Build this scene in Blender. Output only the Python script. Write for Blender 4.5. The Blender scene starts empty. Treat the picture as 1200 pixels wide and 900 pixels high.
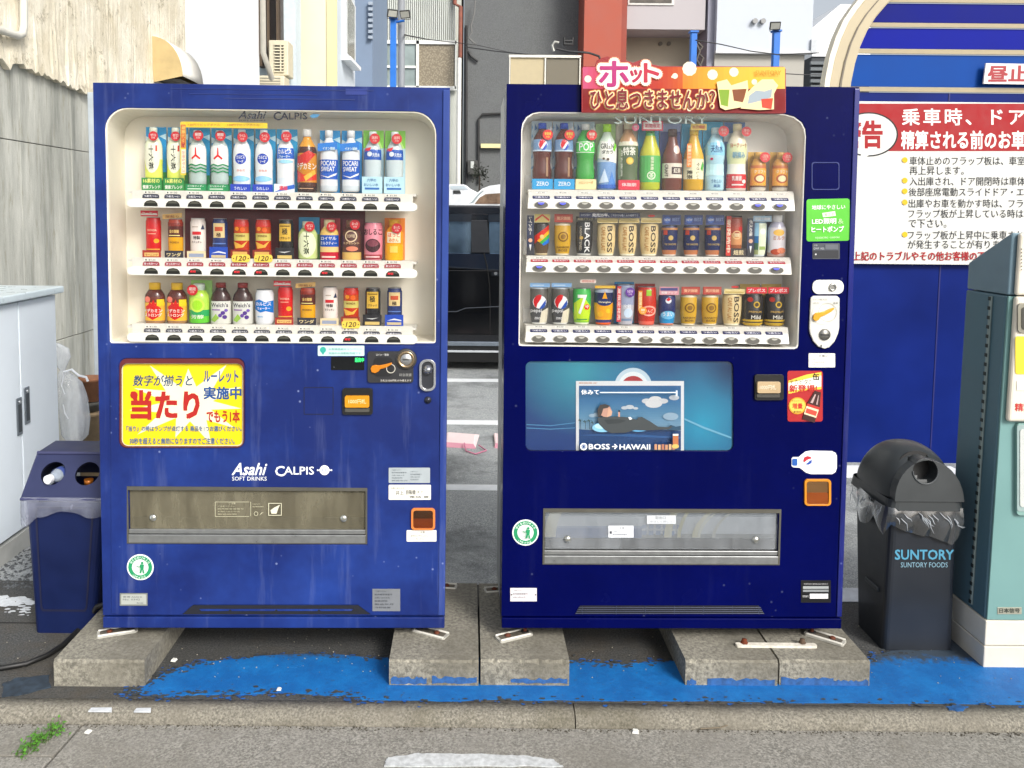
import bpy, bmesh, math, random
import numpy as np
from mathutils import Vector, Matrix, Euler
from mathutils.geometry import tessellate_polygon
random.seed(7)
S = bpy.context.scene
C = S.collection
R = math.radians
# ---------------------------------------------------------------- camera
F_PX, CX, CY = 971.0, 549.0, 324.714
CAM_D, CAM_H, PITCH, ROLL = 2.7197, 1.54, R(4.4), -0.009
fwd = Vector((0, math.cos(PITCH), -math.sin(PITCH)))
rgt0 = Vector((1, 0, 0)); dwn0 = fwd.cross(rgt0)
rgt = rgt0*math.cos(ROLL) + dwn0*math.sin(ROLL)
dwn = -rgt0*math.sin(ROLL) + dwn0*math.cos(ROLL)
CAM = Vector((0, -CAM_D, CAM_H))
cd = bpy.data.cameras.new('camera'); cam = bpy.data.objects.new('camera', cd); C.objects.link(cam)
m3 = Matrix((rgt, -dwn, -fwd)).transposed()
cam.matrix_world = Matrix.Translation(CAM) @ m3.to_4x4()
cd.sensor_width = 36; cd.lens = F_PX/1200*36
cd.shift_x = (600-CX)/1200; cd.shift_y = (CY-450)/1200
cd.clip_start = .05; cd.clip_end = 600
S.camera = cam
# ---------------------------------------------------------------- daylight
SUN_EL, SUN_AZ = 36.0, -34.0       # azimuth from -Y towards +X
wd = bpy.data.worlds.new('World'); S.world = wd; wd.use_nodes = True
nt = wd.node_tree; bg = nt.nodes['Background']
sky = nt.nodes.new('ShaderNodeTexSky'); sky.sky_type = 'NISHITA'; sky.sun_disc = False
sdir = Vector((math.cos(R(SUN_EL))*math.sin(R(-SUN_AZ)), -math.cos(R(SUN_EL))*math.cos(R(SUN_AZ)), math.sin(R(SUN_EL))))
sky.sun_elevation = R(SUN_EL); sky.sun_rotation = math.atan2(sdir.x, sdir.y)
sky.air_density = 1.0; sky.dust_density = 4.0; sky.ozone_density = 1.0
hs = nt.nodes.new('ShaderNodeHueSaturation'); hs.inputs['Saturation'].default_value = .35
nt.links.new(sky.outputs[0], hs.inputs['Color']); nt.links.new(hs.outputs[0], bg.inputs['Color'])
bg.inputs['Strength'].default_value = .125
sl = bpy.data.lights.new('sun', 'SUN'); sl.energy = 2.0; sl.angle = R(18); sl.color = (1, .97, .92)
sun = bpy.data.objects.new('sun', sl); C.objects.link(sun)
sun.rotation_euler = sdir.to_track_quat('Z', 'Y').to_euler()
S.view_settings.view_transform = 'Standard'; S.view_settings.look = 'None'; S.view_settings.exposure = 0.58; S.view_settings.gamma = 1
S.cycles.use_denoising = True
S.cycles.transparent_max_bounces = 16; S.cycles.max_bounces = 8
# ---------------------------------------------------------------- pixel -> place
def ray(px, py):
    return (rgt*((px-CX)/F_PX) + dwn*((py-CY)/F_PX) + fwd)
def onY(px, py, Y):
    d = ray(px, py); return CAM + d*((Y-CAM.y)/d.y)
def onX(px, py, X):
    d = ray(px, py); return CAM + d*((X-CAM.x)/d.x)
def onG(px, py, z=0.0):
    d = ray(px, py); return CAM + d*((z-CAM.z)/d.z)
def D(d): return d - CAM_D       # distance in front of the camera -> world Y
class Mach: pass
def mach(x, y, z, rx, ry, rz, w=1.1625):
    m = Mach(); m.W = w; m.mat = Matrix.Translation((x, y, z)) @ Euler((rx, ry, rz), 'XYZ').to_matrix().to_4x4()
    m.inv = m.mat.inverted(); return m
M1 = mach(-1.2327, -.001, .1238, -.0093, .0026, .0214)
M2 = mach(.1224, .001, .1346, -.0185, -.0015, .0111)
def ml(m, px, py, y=0.0):
    o = m.inv @ CAM; d = m.inv.to_3x3() @ ray(px, py)
    return o + d*((y-o.y)/d.y)
# ---------------------------------------------------------------- materials
def lin(h):
    if isinstance(h, tuple): return h
    v = [int(h[i:i+2], 16)/255 for i in (0, 2, 4)]
    return tuple((c/12.92 if c <= .04045 else ((c+.055)/1.055)**2.4) for c in v)
_M = {}
def nmat(name):
    m = bpy.data.materials.new(name); m.use_nodes = True
    return m, m.node_tree, m.node_tree.nodes['Principled BSDF']
def nd(t, typ, **kw):
    n = t.nodes.new(typ)
    for k, v in kw.items():
        if k in n.inputs.keys() if hasattr(n.inputs, 'keys') else False: n.inputs[k].default_value = v
        else: setattr(n, k, v)
    return n
def noise(t, scale, detail=4, rough=.6, vec=None, stretch=None):
    tc = t.nodes.get('TC') or t.nodes.new('ShaderNodeTexCoord'); tc.name = 'TC'
    n = t.nodes.new('ShaderNodeTexNoise'); n.inputs['Scale'].default_value = scale
    n.inputs['Detail'].default_value = detail; n.inputs['Roughness'].default_value = rough
    src = tc.outputs['Object']
    if stretch:
        mp = t.nodes.new('ShaderNodeMapping'); mp.inputs['Scale'].default_value = stretch
        t.links.new(src, mp.inputs[0]); src = mp.outputs[0]
    t.links.new(src, n.inputs['Vector']); return n.outputs['Fac']
def ramp(t, fac, a, b, ca, cb):
    r = t.nodes.new('ShaderNodeValToRGB'); e = r.color_ramp.elements
    e[0].position = a; e[1].position = b; e[0].color = (*ca[:3], 1); e[1].color = (*cb[:3], 1)
    t.links.new(fac, r.inputs[0]); return r.outputs[0]
def mixc(t, fac, a, b, mode='MIX'):
    n = t.nodes.new('ShaderNodeMix'); n.data_type = 'RGBA'; n.blend_type = mode
    for i, v in ((0, fac), (6, a), (7, b)):
        if hasattr(v, 'links') or isinstance(v, bpy.types.NodeSocket): t.links.new(v, n.inputs[i])
        else: n.inputs[i].default_value = v if i == 0 else (*v[:3], 1)
    return n.outputs[2]
def bump(t, b, h, strength=.3, dist=.005):
    n = t.nodes.new('ShaderNodeBump'); n.inputs['Strength'].default_value = strength; n.inputs['Distance'].default_value = dist
    prev = b.inputs['Normal'].links
    if prev: t.links.new(prev[0].from_socket, n.inputs['Normal'])
    t.links.new(h, n.inputs['Height']); t.links.new(n.outputs[0], b.inputs['Normal'])
def K(h, rough=.5, metal=0.0, var=.07, sc=14, emit=0, coat=0, bp=0, spec=None):
    """plain surface with a little procedural variation"""
    key = (h, rough, metal, var, sc, emit, coat, bp, spec)
    if key in _M: return _M[key]
    m, t, b = nmat('surface_%s' % (h if isinstance(h, str) else 'c'))
    c = lin(h)
    f = noise(t, sc, 3)
    lo = tuple(x*(1-var) for x in c); hi = tuple(min(1, x*(1+var)) for x in c)
    t.links.new(ramp(t, f, .3, .7, lo, hi), b.inputs['Base Color'])
    t.links.new(ramp(t, f, .3, .7, (rough*.85,)*3, (min(1, rough*1.15),)*3), b.inputs['Roughness'])
    b.inputs['Metallic'].default_value = metal
    if spec is not None: b.inputs['Specular IOR Level'].default_value = spec
    if coat: b.inputs['Coat Weight'].default_value = coat; b.inputs['Coat Roughness'].default_value = .08
    if emit:
        b.inputs['Emission Color'].default_value = (*c, 1); b.inputs['Emission Strength'].default_value = emit
    if bp: bump(t, b, noise(t, sc*4, 4), bp, .003)
    _M[key] = m; return m
def paint(name, base, light, dust, rough, speck=.5, coat=0.0, spec=.5):
    """sheet-metal enamel: faded cloudy patches, runs of dust and small chips"""
    m, t, b = nmat(name)
    c = mixc(t, ramp(t, noise(t, 2.2, 5, .65), .42, .75, (0,)*3, (1,)*3), lin(base), lin(light))
    st = ramp(t, noise(t, 1.0, 5, .7, stretch=(16, 16, 1.3)), .55, .8, (0,)*3, (dust,)*3)
    c = mixc(t, st, c, lin('8a94b8'))
    v = t.nodes.new('ShaderNodeTexVoronoi'); v.inputs['Scale'].default_value = 21
    t.links.new(t.nodes['TC'].outputs['Object'], v.inputs['Vector'])
    sp = ramp(t, v.outputs['Distance'], .05, .10, (speck,)*3, (0,)*3)
    gate = ramp(t, noise(t, 3.1, 2), .46, .56, (0,)*3, (1,)*3)
    mm = t.nodes.new('ShaderNodeMath'); mm.operation = 'MULTIPLY'; t.links.new(sp, mm.inputs[0]); t.links.new(gate, mm.inputs[1])
    c = mixc(t, mm.outputs[0], c, lin('9aa6d0'))
    t.links.new(c, b.inputs['Base Color'])
    t.links.new(ramp(t, noise(t, 5, 4), .3, .7, (rough*.8,)*3, (min(1, rough*1.3),)*3), b.inputs['Roughness'])
    b.inputs['Coat Weight'].default_value = coat; b.inputs['Coat Roughness'].default_value = .1; b.inputs['Specular IOR Level'].default_value = spec
    bump(t, b, noise(t, 2.0, 2), .06, .02)
    return m
def ground_mat(name, a, b_, c_, fine=220, mid=7, bs=.5, stain=None, rough=.9, crack=0):
    m, t, b = nmat(name)
    col = ramp(t, noise(t, fine, 3, .7), .38, .66, lin(a), lin(b_))
    col = mixc(t, ramp(t, noise(t, mid, 6, .7), .4, .72, (0,)*3, (.75,)*3), col, lin(c_))
    if stain: col = mixc(t, ramp(t, noise(t, 1.7, 6, .75), .5, .68, (0,)*3, (.7,)*3), col, lin(stain))
    if crack:
        v = t.nodes.new('ShaderNodeTexVoronoi'); v.feature = 'DISTANCE_TO_EDGE'; v.inputs['Scale'].default_value = crack
        mp = t.nodes.new('ShaderNodeMix'); mp.data_type = 'VECTOR'; mp.inputs[0].default_value = .12
        nn = t.nodes.new('ShaderNodeTexNoise'); nn.inputs['Scale'].default_value = 6; t.links.new(t.nodes['TC'].outputs['Object'], nn.inputs['Vector'])
        t.links.new(t.nodes['TC'].outputs['Object'], mp.inputs[4]); t.links.new(nn.outputs['Color'], mp.inputs[5]); t.links.new(mp.outputs[1], v.inputs['Vector'])
        k = ramp(t, v.outputs['Distance'], .0, .012, (1,)*3, (0,)*3)
        col = mixc(t, k, col, lin('2a2826'))
    t.links.new(col, b.inputs['Base Color']); b.inputs['Roughness'].default_value = rough
    bump(t, b, noise(t, fine*.7, 4, .7), bs, .004); bump(t, b, noise(t, mid*2, 5, .7), bs, .012)
    return m
def clear_mat(name, tint='ffffff', gloss=.08, haze=.0, hazecol='d8dde0', rough=.03):
    """thin clear sheet: lets light straight through, a mirror-like sheen and a little haze"""
    m = bpy.data.materials.new(name); m.use_nodes = True; t = m.node_tree; t.nodes.clear()
    o = t.nodes.new('ShaderNodeOutputMaterial'); tr = t.nodes.new('ShaderNodeBsdfTransparent'); tr.inputs[0].default_value = (*lin(tint), 1)
    gl = t.nodes.new('ShaderNodeBsdfGlossy'); gl.inputs['Roughness'].default_value = rough
    df = t.nodes.new('ShaderNodeBsdfDiffuse'); df.inputs[0].default_value = (*lin(hazecol), 1)
    lw = t.nodes.new('ShaderNodeFresnel'); lw.inputs[0].default_value = 1.45
    ad = t.nodes.new('ShaderNodeMath'); ad.operation = 'MULTIPLY'; ad.inputs[1].default_value = gloss/.04; t.links.new(lw.outputs[0], ad.inputs[0])
    m1 = t.nodes.new('ShaderNodeMixShader'); t.links.new(ad.outputs[0], m1.inputs[0]); t.links.new(tr.outputs[0], m1.inputs[1]); t.links.new(gl.outputs[0], m1.inputs[2])
    m2 = t.nodes.new('ShaderNodeMixShader'); t.links.new(m1.outputs[0], m2.inputs[1]); t.links.new(df.outputs[0], m2.inputs[2])
    f = noise(t, 9, 5, .7, stretch=(1, 1, .25)); t.links.new(ramp(t, f, .35, .75, (haze*.5,)*3, (haze*1.5,)*3), m2.inputs[0])
    t.links.new(m2.outputs[0], o.inputs[0]); return m
# ---------------------------------------------------------------- mesh building
WM = {}
def space(parent): return WM.get(parent, Matrix.Identity(4))
def link(o, parent=None, wm=None):
    C.objects.link(o)
    if parent is not None: o.parent = parent
    WM[o] = wm if wm is not None else (space(parent) if parent is not None else Matrix.Identity(4))
    return o
def props(o, label=None, cat=None, group=None, kind=None):
    for k, v in (('label', label), ('category', cat), ('group', group), ('kind', kind)):
        if v: o[k] = v
    return o
def thing(name, label, cat, loc=(0, 0, 0), group=None, mat=None):
    o = bpy.data.objects.new(name, None); o.empty_display_size = .05
    m = mat if mat is not None else Matrix.Translation(Vector(loc))
    o.matrix_world = m; link(o, None, m); return props(o, label, cat, group)
class MB:
    def __init__(s): s.v = []; s.f = []; s.m = []; s.mi = 0; s.smooth = set()
    def add(s, vs, fs, smooth=False):
        n = len(s.v); s.v += [Vector(p) for p in vs]
        for f in fs:
            if smooth: s.smooth.add(len(s.f))
            s.f.append([i+n for i in f]); s.m.append(s.mi)
        return s
    def box(s, x0, x1, y0, y1, z0, z1):
        return s.add([(x, y, z) for z in (z0, z1) for y in (y0, y1) for x in (x0, x1)],
                     [(0, 1, 3, 2)[::-1], (4, 5, 7, 6), (0, 1, 5, 4), (3, 2, 6, 7), (1, 3, 7, 5), (2, 0, 4, 6)])
    def hexa(s, pts):      # 8 points, bottom 4 ring then top 4 ring
        return s.add(pts, [(3, 2, 1, 0), (4, 5, 6, 7), (0, 1, 5, 4), (1, 2, 6, 5), (2, 3, 7, 6), (3, 0, 4, 7)])
    def prism(s, loops, a, b, fn=None):
        """loops: outer then holes of (x,z); extruded from y=a (front) to y=b. fn maps (x,z,y)->3D"""
        fn = fn or (lambda x, z, y: (x, y, z))
        flat = [p for l in loops for p in l]
        tr = tessellate_polygon([[Vector((p[0], p[1], 0)) for p in l] for l in loops])
        n = len(flat)
        vs = [fn(p[0], p[1], a) for p in flat] + [fn(p[0], p[1], b) for p in flat]
        fs = [list(t) for t in tr] + [[i+n for i in t][::-1] for t in tr]
        k = 0
        for l in loops:
            for i in range(len(l)):
                j = (i+1) % len(l); fs.append([k+i, k+j, k+j+n, k+i+n])
            k += len(l)
        return s.add(vs, fs)
    def tube(s, pts, r, n=8, caps=True):
        pts = [Vector(p) for p in pts]; rs = r if isinstance(r, (list, tuple)) else [r]*len(pts)
        vs = []; up = None
        for i, p in enumerate(pts):
            d = (pts[min(i+1, len(pts)-1)] - pts[max(i-1, 0)]).normalized()
            a = d.cross(Vector((0, 0, 1)) if abs(d.z) < .9 else Vector((1, 0, 0)))
            if up is not None:
                a = up - d*up.dot(d)
            a.normalize(); up = a; b = d.cross(a)
            vs += [p + (a*math.cos(2*math.pi*k/n) + b*math.sin(2*math.pi*k/n))*rs[i] for k in range(n)]
        fs = [(i*n+k, i*n+(k+1) % n, (i+1)*n+(k+1) % n, (i+1)*n+k) for i in range(len(pts)-1) for k in range(n)]
        s.add(vs, fs, True)
        if caps: s.add([vs[k] for k in range(n)], [list(range(n))]); s.add([vs[-n+k] for k in range(n)], [list(range(n))])
        return s
    def lathe(s, prof, c=(0, 0, 0), n=20, ys=1.0, axis='z', cap=True, mats=None):
        """prof: (h, r) list; rings around the axis through c"""
        c = Vector(c); vs = []
        for h, r in prof:
            for k in range(n):
                a = 2*math.pi*k/n; x = r*math.cos(a); y = r*math.sin(a)*ys
                vs.append(c + (Vector((x, y, h)) if axis == 'z' else Vector((x, h, y)) if axis == 'y' else Vector((h, x, y))))
        base = len(s.v); s.v += vs
        for i in range(len(prof)-1):
            for k in range(n):
                s.smooth.add(len(s.f)); s.f.append([base+i*n+k, base+i*n+(k+1) % n, base+(i+1)*n+(k+1) % n, base+(i+1)*n+k])
                s.m.append(mats[i] if mats else s.mi)
        if cap:
            s.f.append([base+k for k in range(n)][::-1]); s.m.append(mats[0] if mats else s.mi)
            s.f.append([base+(len(prof)-1)*n+k for k in range(n)]); s.m.append(mats[-1] if mats else s.mi)
        return s
    def build(s, name, mats, parent=None, label=None, cat=None, group=None, kind=None, local=False, bevel=0, seg=2, solid=0, flip=True, base=None):
        mats = mats if isinstance(mats, (list, tuple)) else [mats]
        vs = s.v
        wm = space(parent) if parent is not None else Matrix.Identity(4)
        if parent is not None and not local:
            iv = wm.inverted(); vs = [iv @ v for v in vs]
        o = None; off = Vector((0, 0, 0))
        if parent is None:
            if base is None:
                xs = [v.x for v in vs]; ys = [v.y for v in vs]; zs = [v.z for v in vs]
                off = Vector(((min(xs)+max(xs))/2, (min(ys)+max(ys))/2, min(zs)))
            else: off = Vector(base)
            vs = [v-off for v in vs]
        me = bpy.data.meshes.new(name); me.from_pydata([tuple(v) for v in vs], [], s.f)
        for m in mats: me.materials.append(m)
        for i, p in enumerate(me.polygons):
            p.material_index = s.m[i]; p.use_smooth = i in s.smooth
        me.update()
        if flip:
            bm = bmesh.new(); bm.from_mesh(me); bmesh.ops.recalc_face_normals(bm, faces=bm.faces); bm.to_mesh(me); bm.free()
        o = bpy.data.objects.new(name, me)
        if parent is None: o.location = off
        link(o, parent, wm if parent is not None else Matrix.Translation(off))
        if bevel:
            b = o.modifiers.new('bevel', 'BEVEL'); b.width = bevel; b.segments = seg; b.limit_method = 'ANGLE'; b.angle_limit = R(35)
        if solid:
            b = o.modifiers.new('thickness', 'SOLIDIFY'); b.thickness = solid; b.offset = 0
        return props(o, label, cat, group, kind)
def struct(mb, name, mats, **kw): return mb.build(name, mats, kind='structure', **kw)
def copy_tree(src, matrix):
    r = src.copy(); C.objects.link(r); r.matrix_world = matrix; WM[r] = matrix
    def rec(a, b):
        for ch in list(a.children):
            c = ch.copy(); C.objects.link(c); c.parent = b; WM[c] = matrix; rec(ch, c)
    rec(src, r); return r
# outlines
def rrect(x0, y0, x1, y1, r, n=5):
    """rounded rectangle; r one radius or four (x0y0, x1y0, x1y1, x0y1)"""
    rs = r if isinstance(r, (list, tuple)) else [r]*4; out = []
    sx = 1 if x1 > x0 else -1; sy = 1 if y1 > y0 else -1
    cs = ((x0, y0, 1, 1, 180), (x1, y0, -1, 1, 270), (x1, y1, -1, -1, 0), (x0, y1, 1, -1, 90))
    for (cx, cy, dx, dy, a0), rr in zip(cs, rs):
        if rr <= 0: out.append((cx, cy)); continue
        ox, oy = cx+dx*rr*sx, cy+dy*rr*sy
        for k in range(n+1):
            a = R(a0+90*k/n); out.append((ox+rr*math.cos(a)*sx, oy+rr*math.sin(a)*sy))
    return out
def circ(x, y, r, n=24, ry=None): return [(x+r*math.cos(2*math.pi*k/n), y+(ry or r)*math.sin(2*math.pi*k/n)) for k in range(n)]
_T = {}
def text2d(s, bold=0.0, shear=0.0, space_=1.0):
    k = (s, bold, shear, space_)
    if k in _T: return _T[k]
    cu = bpy.data.curves.new('t', 'FONT'); cu.body = s; cu.shear = shear; cu.space_character = space_
    cu.resolution_u = 2
    ob = bpy.data.objects.new('t', cu); C.objects.link(ob)
    me = bpy.data.meshes.new_from_object(ob)
    vs = [(v.co.x, v.co.y) for v in me.vertices]; fs = [list(p.vertices) for p in me.polygons]
    bpy.data.objects.remove(ob); bpy.data.curves.remove(cu); bpy.data.meshes.remove(me)
    if not vs: vs = [(0, 0), (1, 0), (1, 1)]; fs = []
    xs = [v[0] for v in vs]; ys = [v[1] for v in vs]
    x0, x1, y0, y1 = min(xs), max(xs), min(ys), max(ys)
    vs = [((x-x0)/max(x1-x0, 1e-6), (y-y0)/max(y1-y0, 1e-6)) for x, y in vs]
    _T[k] = (vs, fs); return _T[k]
class Print:
    """flat print: shapes laid in thin layers on a surface given by fn(u, v, height) -> 3D"""
    def __init__(s, fn, step=0.0003, h0=0.0004, cuts=None, ink=None):
        s.ink = ink or (lambda c: c); s.fn = fn; s.sh = []; s.step = step; s.h = h0; s.cuts = cuts
    def shape(s, vs, fs, col, same=False):
        if not same: s.h += s.step
        s.sh.append((vs, fs, col, s.h)); return s
    def poly(s, pts, col, same=False):
        tr = tessellate_polygon([[Vector((p[0], p[1], 0)) for p in pts]]); return s.shape(list(pts), [list(t) for t in tr], col, same)
    def rect(s, x0, y0, x1, y1, col, r=0, same=False): return s.poly(rrect(x0, y0, x1, y1, r) if r else [(x0, y0), (x1, y0), (x1, y1), (x0, y1)], col, same)
    def circle(s, x, y, r, col, ry=None, n=20, same=False): return s.poly(circ(x, y, r, n, ry), col, same)
    def ring(s, x, y, r0, r1, col, ry=1.0, n=24, same=False):
        vs = [(x+r*math.cos(2*math.pi*k/n), y+r*ry*math.sin(2*math.pi*k/n)) for r in (r0, r1) for k in range(n)]
        return s.shape(vs, [(k, (k+1) % n, n+(k+1) % n, n+k) for k in range(n)], col, same)
    def text(s, t, x0, yb, x1, yt, col, bold=.02, shear=0, rot=0, same=False, sp=1.0):
        vs, fs = text2d(t, 0, shear, sp)
        if bold > .026 and fs:
            n = max(1, len(t)); b = bold*.55; ax, ay = (b/n, b) ; w_ = 1+2*b/n; g_ = 1+2*b
            for k, (dx, dy) in enumerate(((-1, -1), (1, 1), (-1, 1), (1, -1))):
                q0 = [((a+b/n+dx*b/n)/w_, (c+b+dy*b)/g_) for a, c in vs]
                s._place(q0, fs, x0, yb, x1, yt, col, rot, 0.00002 if k or same else s.step)
            vs = [((a+b/n)/w_, (c+b)/g_) for a, c in vs]
            return s._place(vs, fs, x0, yb, x1, yt, col, rot, 0.00002)
        return s._place(vs, fs, x0, yb, x1, yt, col, rot, 0 if same else s.step)
    def _place(s, vs, fs, x0, yb, x1, yt, col, rot, dh):
        s.h += dh; same = True
        if rot == 0: q = [(x0+(x1-x0)*a, yb+(yt-yb)*b) for a, b in vs]
        elif rot == 1: q = [(x0+(x1-x0)*b, yt+(yb-yt)*a) for a, b in vs]      # reads downwards
        else: q = [(x1+(x0-x1)*b, yb+(yt-yb)*a) for a, b in vs]
        return s.shape(q, fs, col, same)
    def grad(s, x0, y0, x1, y1, cols, vert=False):
        n = 20; cv = [[int(c[i:i+2], 16) for i in (0, 2, 4)] for c in cols]
        def at(t): i = min(int(t), len(cv)-2); f = t-i; return '%02x%02x%02x' % tuple(int(a+(b-a)*f) for a, b in zip(cv[i], cv[i+1]))
        for i, c in enumerate([at((len(cv)-1)*k/(n-1)) for k in range(n)]):
            if vert: s.rect(x0, y0+(y1-y0)*i/n, x1, y0+(y1-y0)*(i+1)/n, c, same=i > 0)
            else: s.rect(x0+(x1-x0)*i/n, y0, x0+(x1-x0)*(i+1)/n, y1, c, same=i > 0)
        return s
    def halo(s, t, x0, yb, x1, yt, r, col, n=10):
        vs, fs = text2d(t)
        for k in range(n): a = 2*math.pi*k/n; dx, dy = r*math.cos(a), r*math.sin(a); s._place(vs, fs, x0+dx, yb+dy, x1+dx, yt+dy, col, 0, .00003)
    def build(s, name, parent, local=True, rough=.45, **kw):
        mb = MB(); mats = []; ix = {}
        for vs, fs, col, h in s.sh:
            key = col if not isinstance(col, bpy.types.Material) else col.name
            if key not in ix:
                ix[key] = len(mats); mats.append(col if isinstance(col, bpy.types.Material) else K(s.ink(col), rough, var=.03))
            mb.mi = ix[key]
            if s.cuts:
                bm = bmesh.new(); bv = [bm.verts.new((a, b, 0)) for a, b in vs]
                for f in fs:
                    try: bm.faces.new([bv[i] for i in f])
                    except ValueError: pass
                xs = [a for a, b in vs]; ys = [b for a, b in vs]
                for ax, val in s.cuts:
                    lo, hi = (min(xs), max(xs)) if ax == 0 else (min(ys), max(ys))
                    if lo < val < hi:
                        bmesh.ops.bisect_plane(bm, geom=bm.verts[:]+bm.edges[:]+bm.faces[:], plane_co=(val, 0, 0) if ax == 0 else (0, val, 0), plane_no=(1, 0, 0) if ax == 0 else (0, 1, 0))
                bm.verts.index_update()
                vs = [(v.co.x, v.co.y) for v in bm.verts]; fs = [[v.index for v in f.verts] for f in bm.faces]; bm.free()
            mb.add([s.fn(a, b, h) for a, b in vs], fs)
        return mb.build(name, mats, parent, local=local, flip=False, **kw)
# ================================================================ ground and paving
def gsheet(name, pts, z, mat, kind='structure', base_z=None, thick=.03):
    mb = MB(); mb.prism([[(p[0], p[1]) for p in pts]], z, z-thick, lambda x, y, h: (x, y, h)); return mb.build(name, mat, kind=kind)
ASPH = ground_mat('lot_asphalt', '6a6e70', 'c2c6c6', '979b9d', 190, 3, .5, '4c5052')
PAVE = ground_mat('stained_paving', '2c2e30', '585856', '3c3b37', 150, 5, .5, '4a4236')
GUT = ground_mat('gutter_concrete', '64625c', 'a3a098', '84817a', 150, 4, .5, '716d64')
KERB = ground_mat('kerb_concrete', '5e5b53', '989386', '726d62', 140, 9, .6, '55503f')
BLOCK = ground_mat('block_concrete', '67645b', '9e9a8c', '7f7b70', 80, 5, .5, '5a564a')
def wobble(a, b, n, amp, seed=1):
    r = random.Random(seed); a = Vector(a); b = Vector(b); d = (b-a); nrm = Vector((-d.y, d.x)).normalized(); out = []; w = 0
    for i in range(n+1):
        w = w*.6+r.uniform(-amp, amp); out.append(tuple(a+d*i/n+nrm*(w if 0 < i < n else 0)))
    return out
mb = MB(); mb.add([(-300, -8, -.075), (300, -8, -.075), (300, 550, -.075), (-300, 550, -.075)], [(0, 1, 2, 3)]); struct(mb, 'ground', ASPH)
KY0, KY1 = onG(600, 838.5).y, onG(600, 823.5).y          # kerb strip in Y
mb = MB(); mb.box(-12, 12, .62, 55, -.06, 0); struct(mb, 'parking_lot', ASPH)
mb = MB(); mb.box(-12, 12, KY1+.002, .6195, -.06, 0); struct(mb, 'pavement', PAVE)
# kerb lengths, worn front arris
for k, (a, b) in enumerate(((-3.2, -1.52), (-1.516, .34), (.344, 3.4))):
    r = random.Random(k); n = 60; prof_n = []
    mb = MB(); rows = []
    for i in range(n+1):
        x = a+(b-a)*i/n; j = r.uniform(-.004, .004); c = r.uniform(0, .006)
        rows.append([(x, KY1, -.06), (x, KY1, .001), (x, KY0+.022+j, .001-c*.3), (x, KY0+.008+j, -.006-c), (x, KY0+j*.6, -.018), (x, KY0-.006, -.06)])
    m_ = len(rows[0]); mb.add([p for q in rows for p in q], [(i*m_+j, i*m_+j+1, (i+1)*m_+j+1, (i+1)*m_+j) for i in range(n) for j in range(m_-1)], True)
    mb.add(rows[0], [list(range(m_))]); mb.add(rows[-1], [list(range(m_))]); struct(mb, 'kerb', KERB)
# gutter slabs with the open joint at lower left
gz = -.036
def gp(px, py): v = onG(px, py, gz); return (v.x, v.y)
j0, j1 = gp(97, 848), gp(52, 899); dj = (j1[0]-j0[0])/(j1[1]-j0[1]); xj = lambda y: j0[0]+dj*(y-j0[1])
yA, yB = KY0-.007, -1.6; yC = gp(20, 886)[1]
def slab(pts): mb = MB(); mb.prism([pts], gz, gz-.03, lambda x, y, h: (x, y, h)); struct(mb, 'gutter_slab', GUT, bevel=.003)
slab([(xj(yA)+.004, yA), (3.4, yA), (3.4, yB), (xj(yB)+.004, yB)]); slab([(-3.2, yA), (xj(yA)-.004, yA), (xj(yC)-.004, yC+.004), (-3.2, yC+.004)]); slab([(-3.2, yC-.003), (xj(yC)-.004, yC-.003), (xj(yB)-.004, yB), (-3.2, yB)])
mb = MB(); mb.box(-12, 12, -8, yB-.004, -.06, gz-.004); struct(mb, 'road', ASPH)
# dirt lying in the gutter under the kerb
r = random.Random(3); mb = MB()
for k in range(900):
    x = r.uniform(-1.9, 2.1); y = KY0-.008-abs(r.gauss(0, .012)); s_ = r.uniform(.001, .0045); a = r.uniform(0, 6.3)
    mb.add([(x+s_*math.cos(a+q), y+s_*math.sin(a+q), gz+.0005) for q in (0, 2.1, 4.2)]+[(x, y, gz+s_*.9)], [(0, 1, 3), (1, 2, 3), (2, 0, 3)])
mb.build('gutter_grit', K('4a463c', .95, var=.4, sc=90), kind='stuff')
# blue paint on the paving
def gg(px, py, z=0): v = onG(px, py, z); return (v.x, v.y)
mtp, tp, bp2 = nmat('worn_blue_paint')
c = mixc(tp, ramp(tp, noise(tp, 9, 6, .75), .42, .7, (0,)*3, (1,)*3), lin('055a9e'), lin('0c6eb4'))
sx = tp.nodes.new('ShaderNodeSeparateXYZ'); tp.links.new(tp.nodes['TC'].outputs['Object'], sx.inputs[0])
wn = tp.nodes.new('ShaderNodeMath'); wn.operation = 'MULTIPLY_ADD'; tp.links.new(noise(tp, 26, 7, .8), wn.inputs[0]); wn.inputs[1].default_value = .26; tp.links.new(sx.outputs['Y'], wn.inputs[2])
worn = ramp(tp, wn.outputs[0], .11, .165, (0,)*3, (1,)*3); WORN = wn
chip = ramp(tp, noise(tp, 42, 8, .85), .60, .64, (0,)*3, (1,)*3)
c = mixc(tp, chip, c, lin('3c4448')); c = mixc(tp, worn, c, lin('34414e'))
tp.links.new(c, bp2.inputs['Base Color']); bp2.inputs['Roughness'].default_value = .62
bump(tp, bp2, noise(tp, 120, 4, .7), .5, .003); bump(tp, bp2, noise(tp, 12, 5), .4, .01)
edge = [gg(152, 812), gg(175, 802), gg(190, 792), gg(212, 783), gg(240, 776), gg(300, 770), gg(380, 768), gg(456, 772)]
front = [gg(1230, 826), gg(1000, 824), gg(850, 822), gg(700, 822), gg(560, 821), gg(430, 821), gg(400, 816), gg(340, 812), gg(300, 814), gg(240, 815), gg(200, 818), gg(165, 815)]
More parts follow.
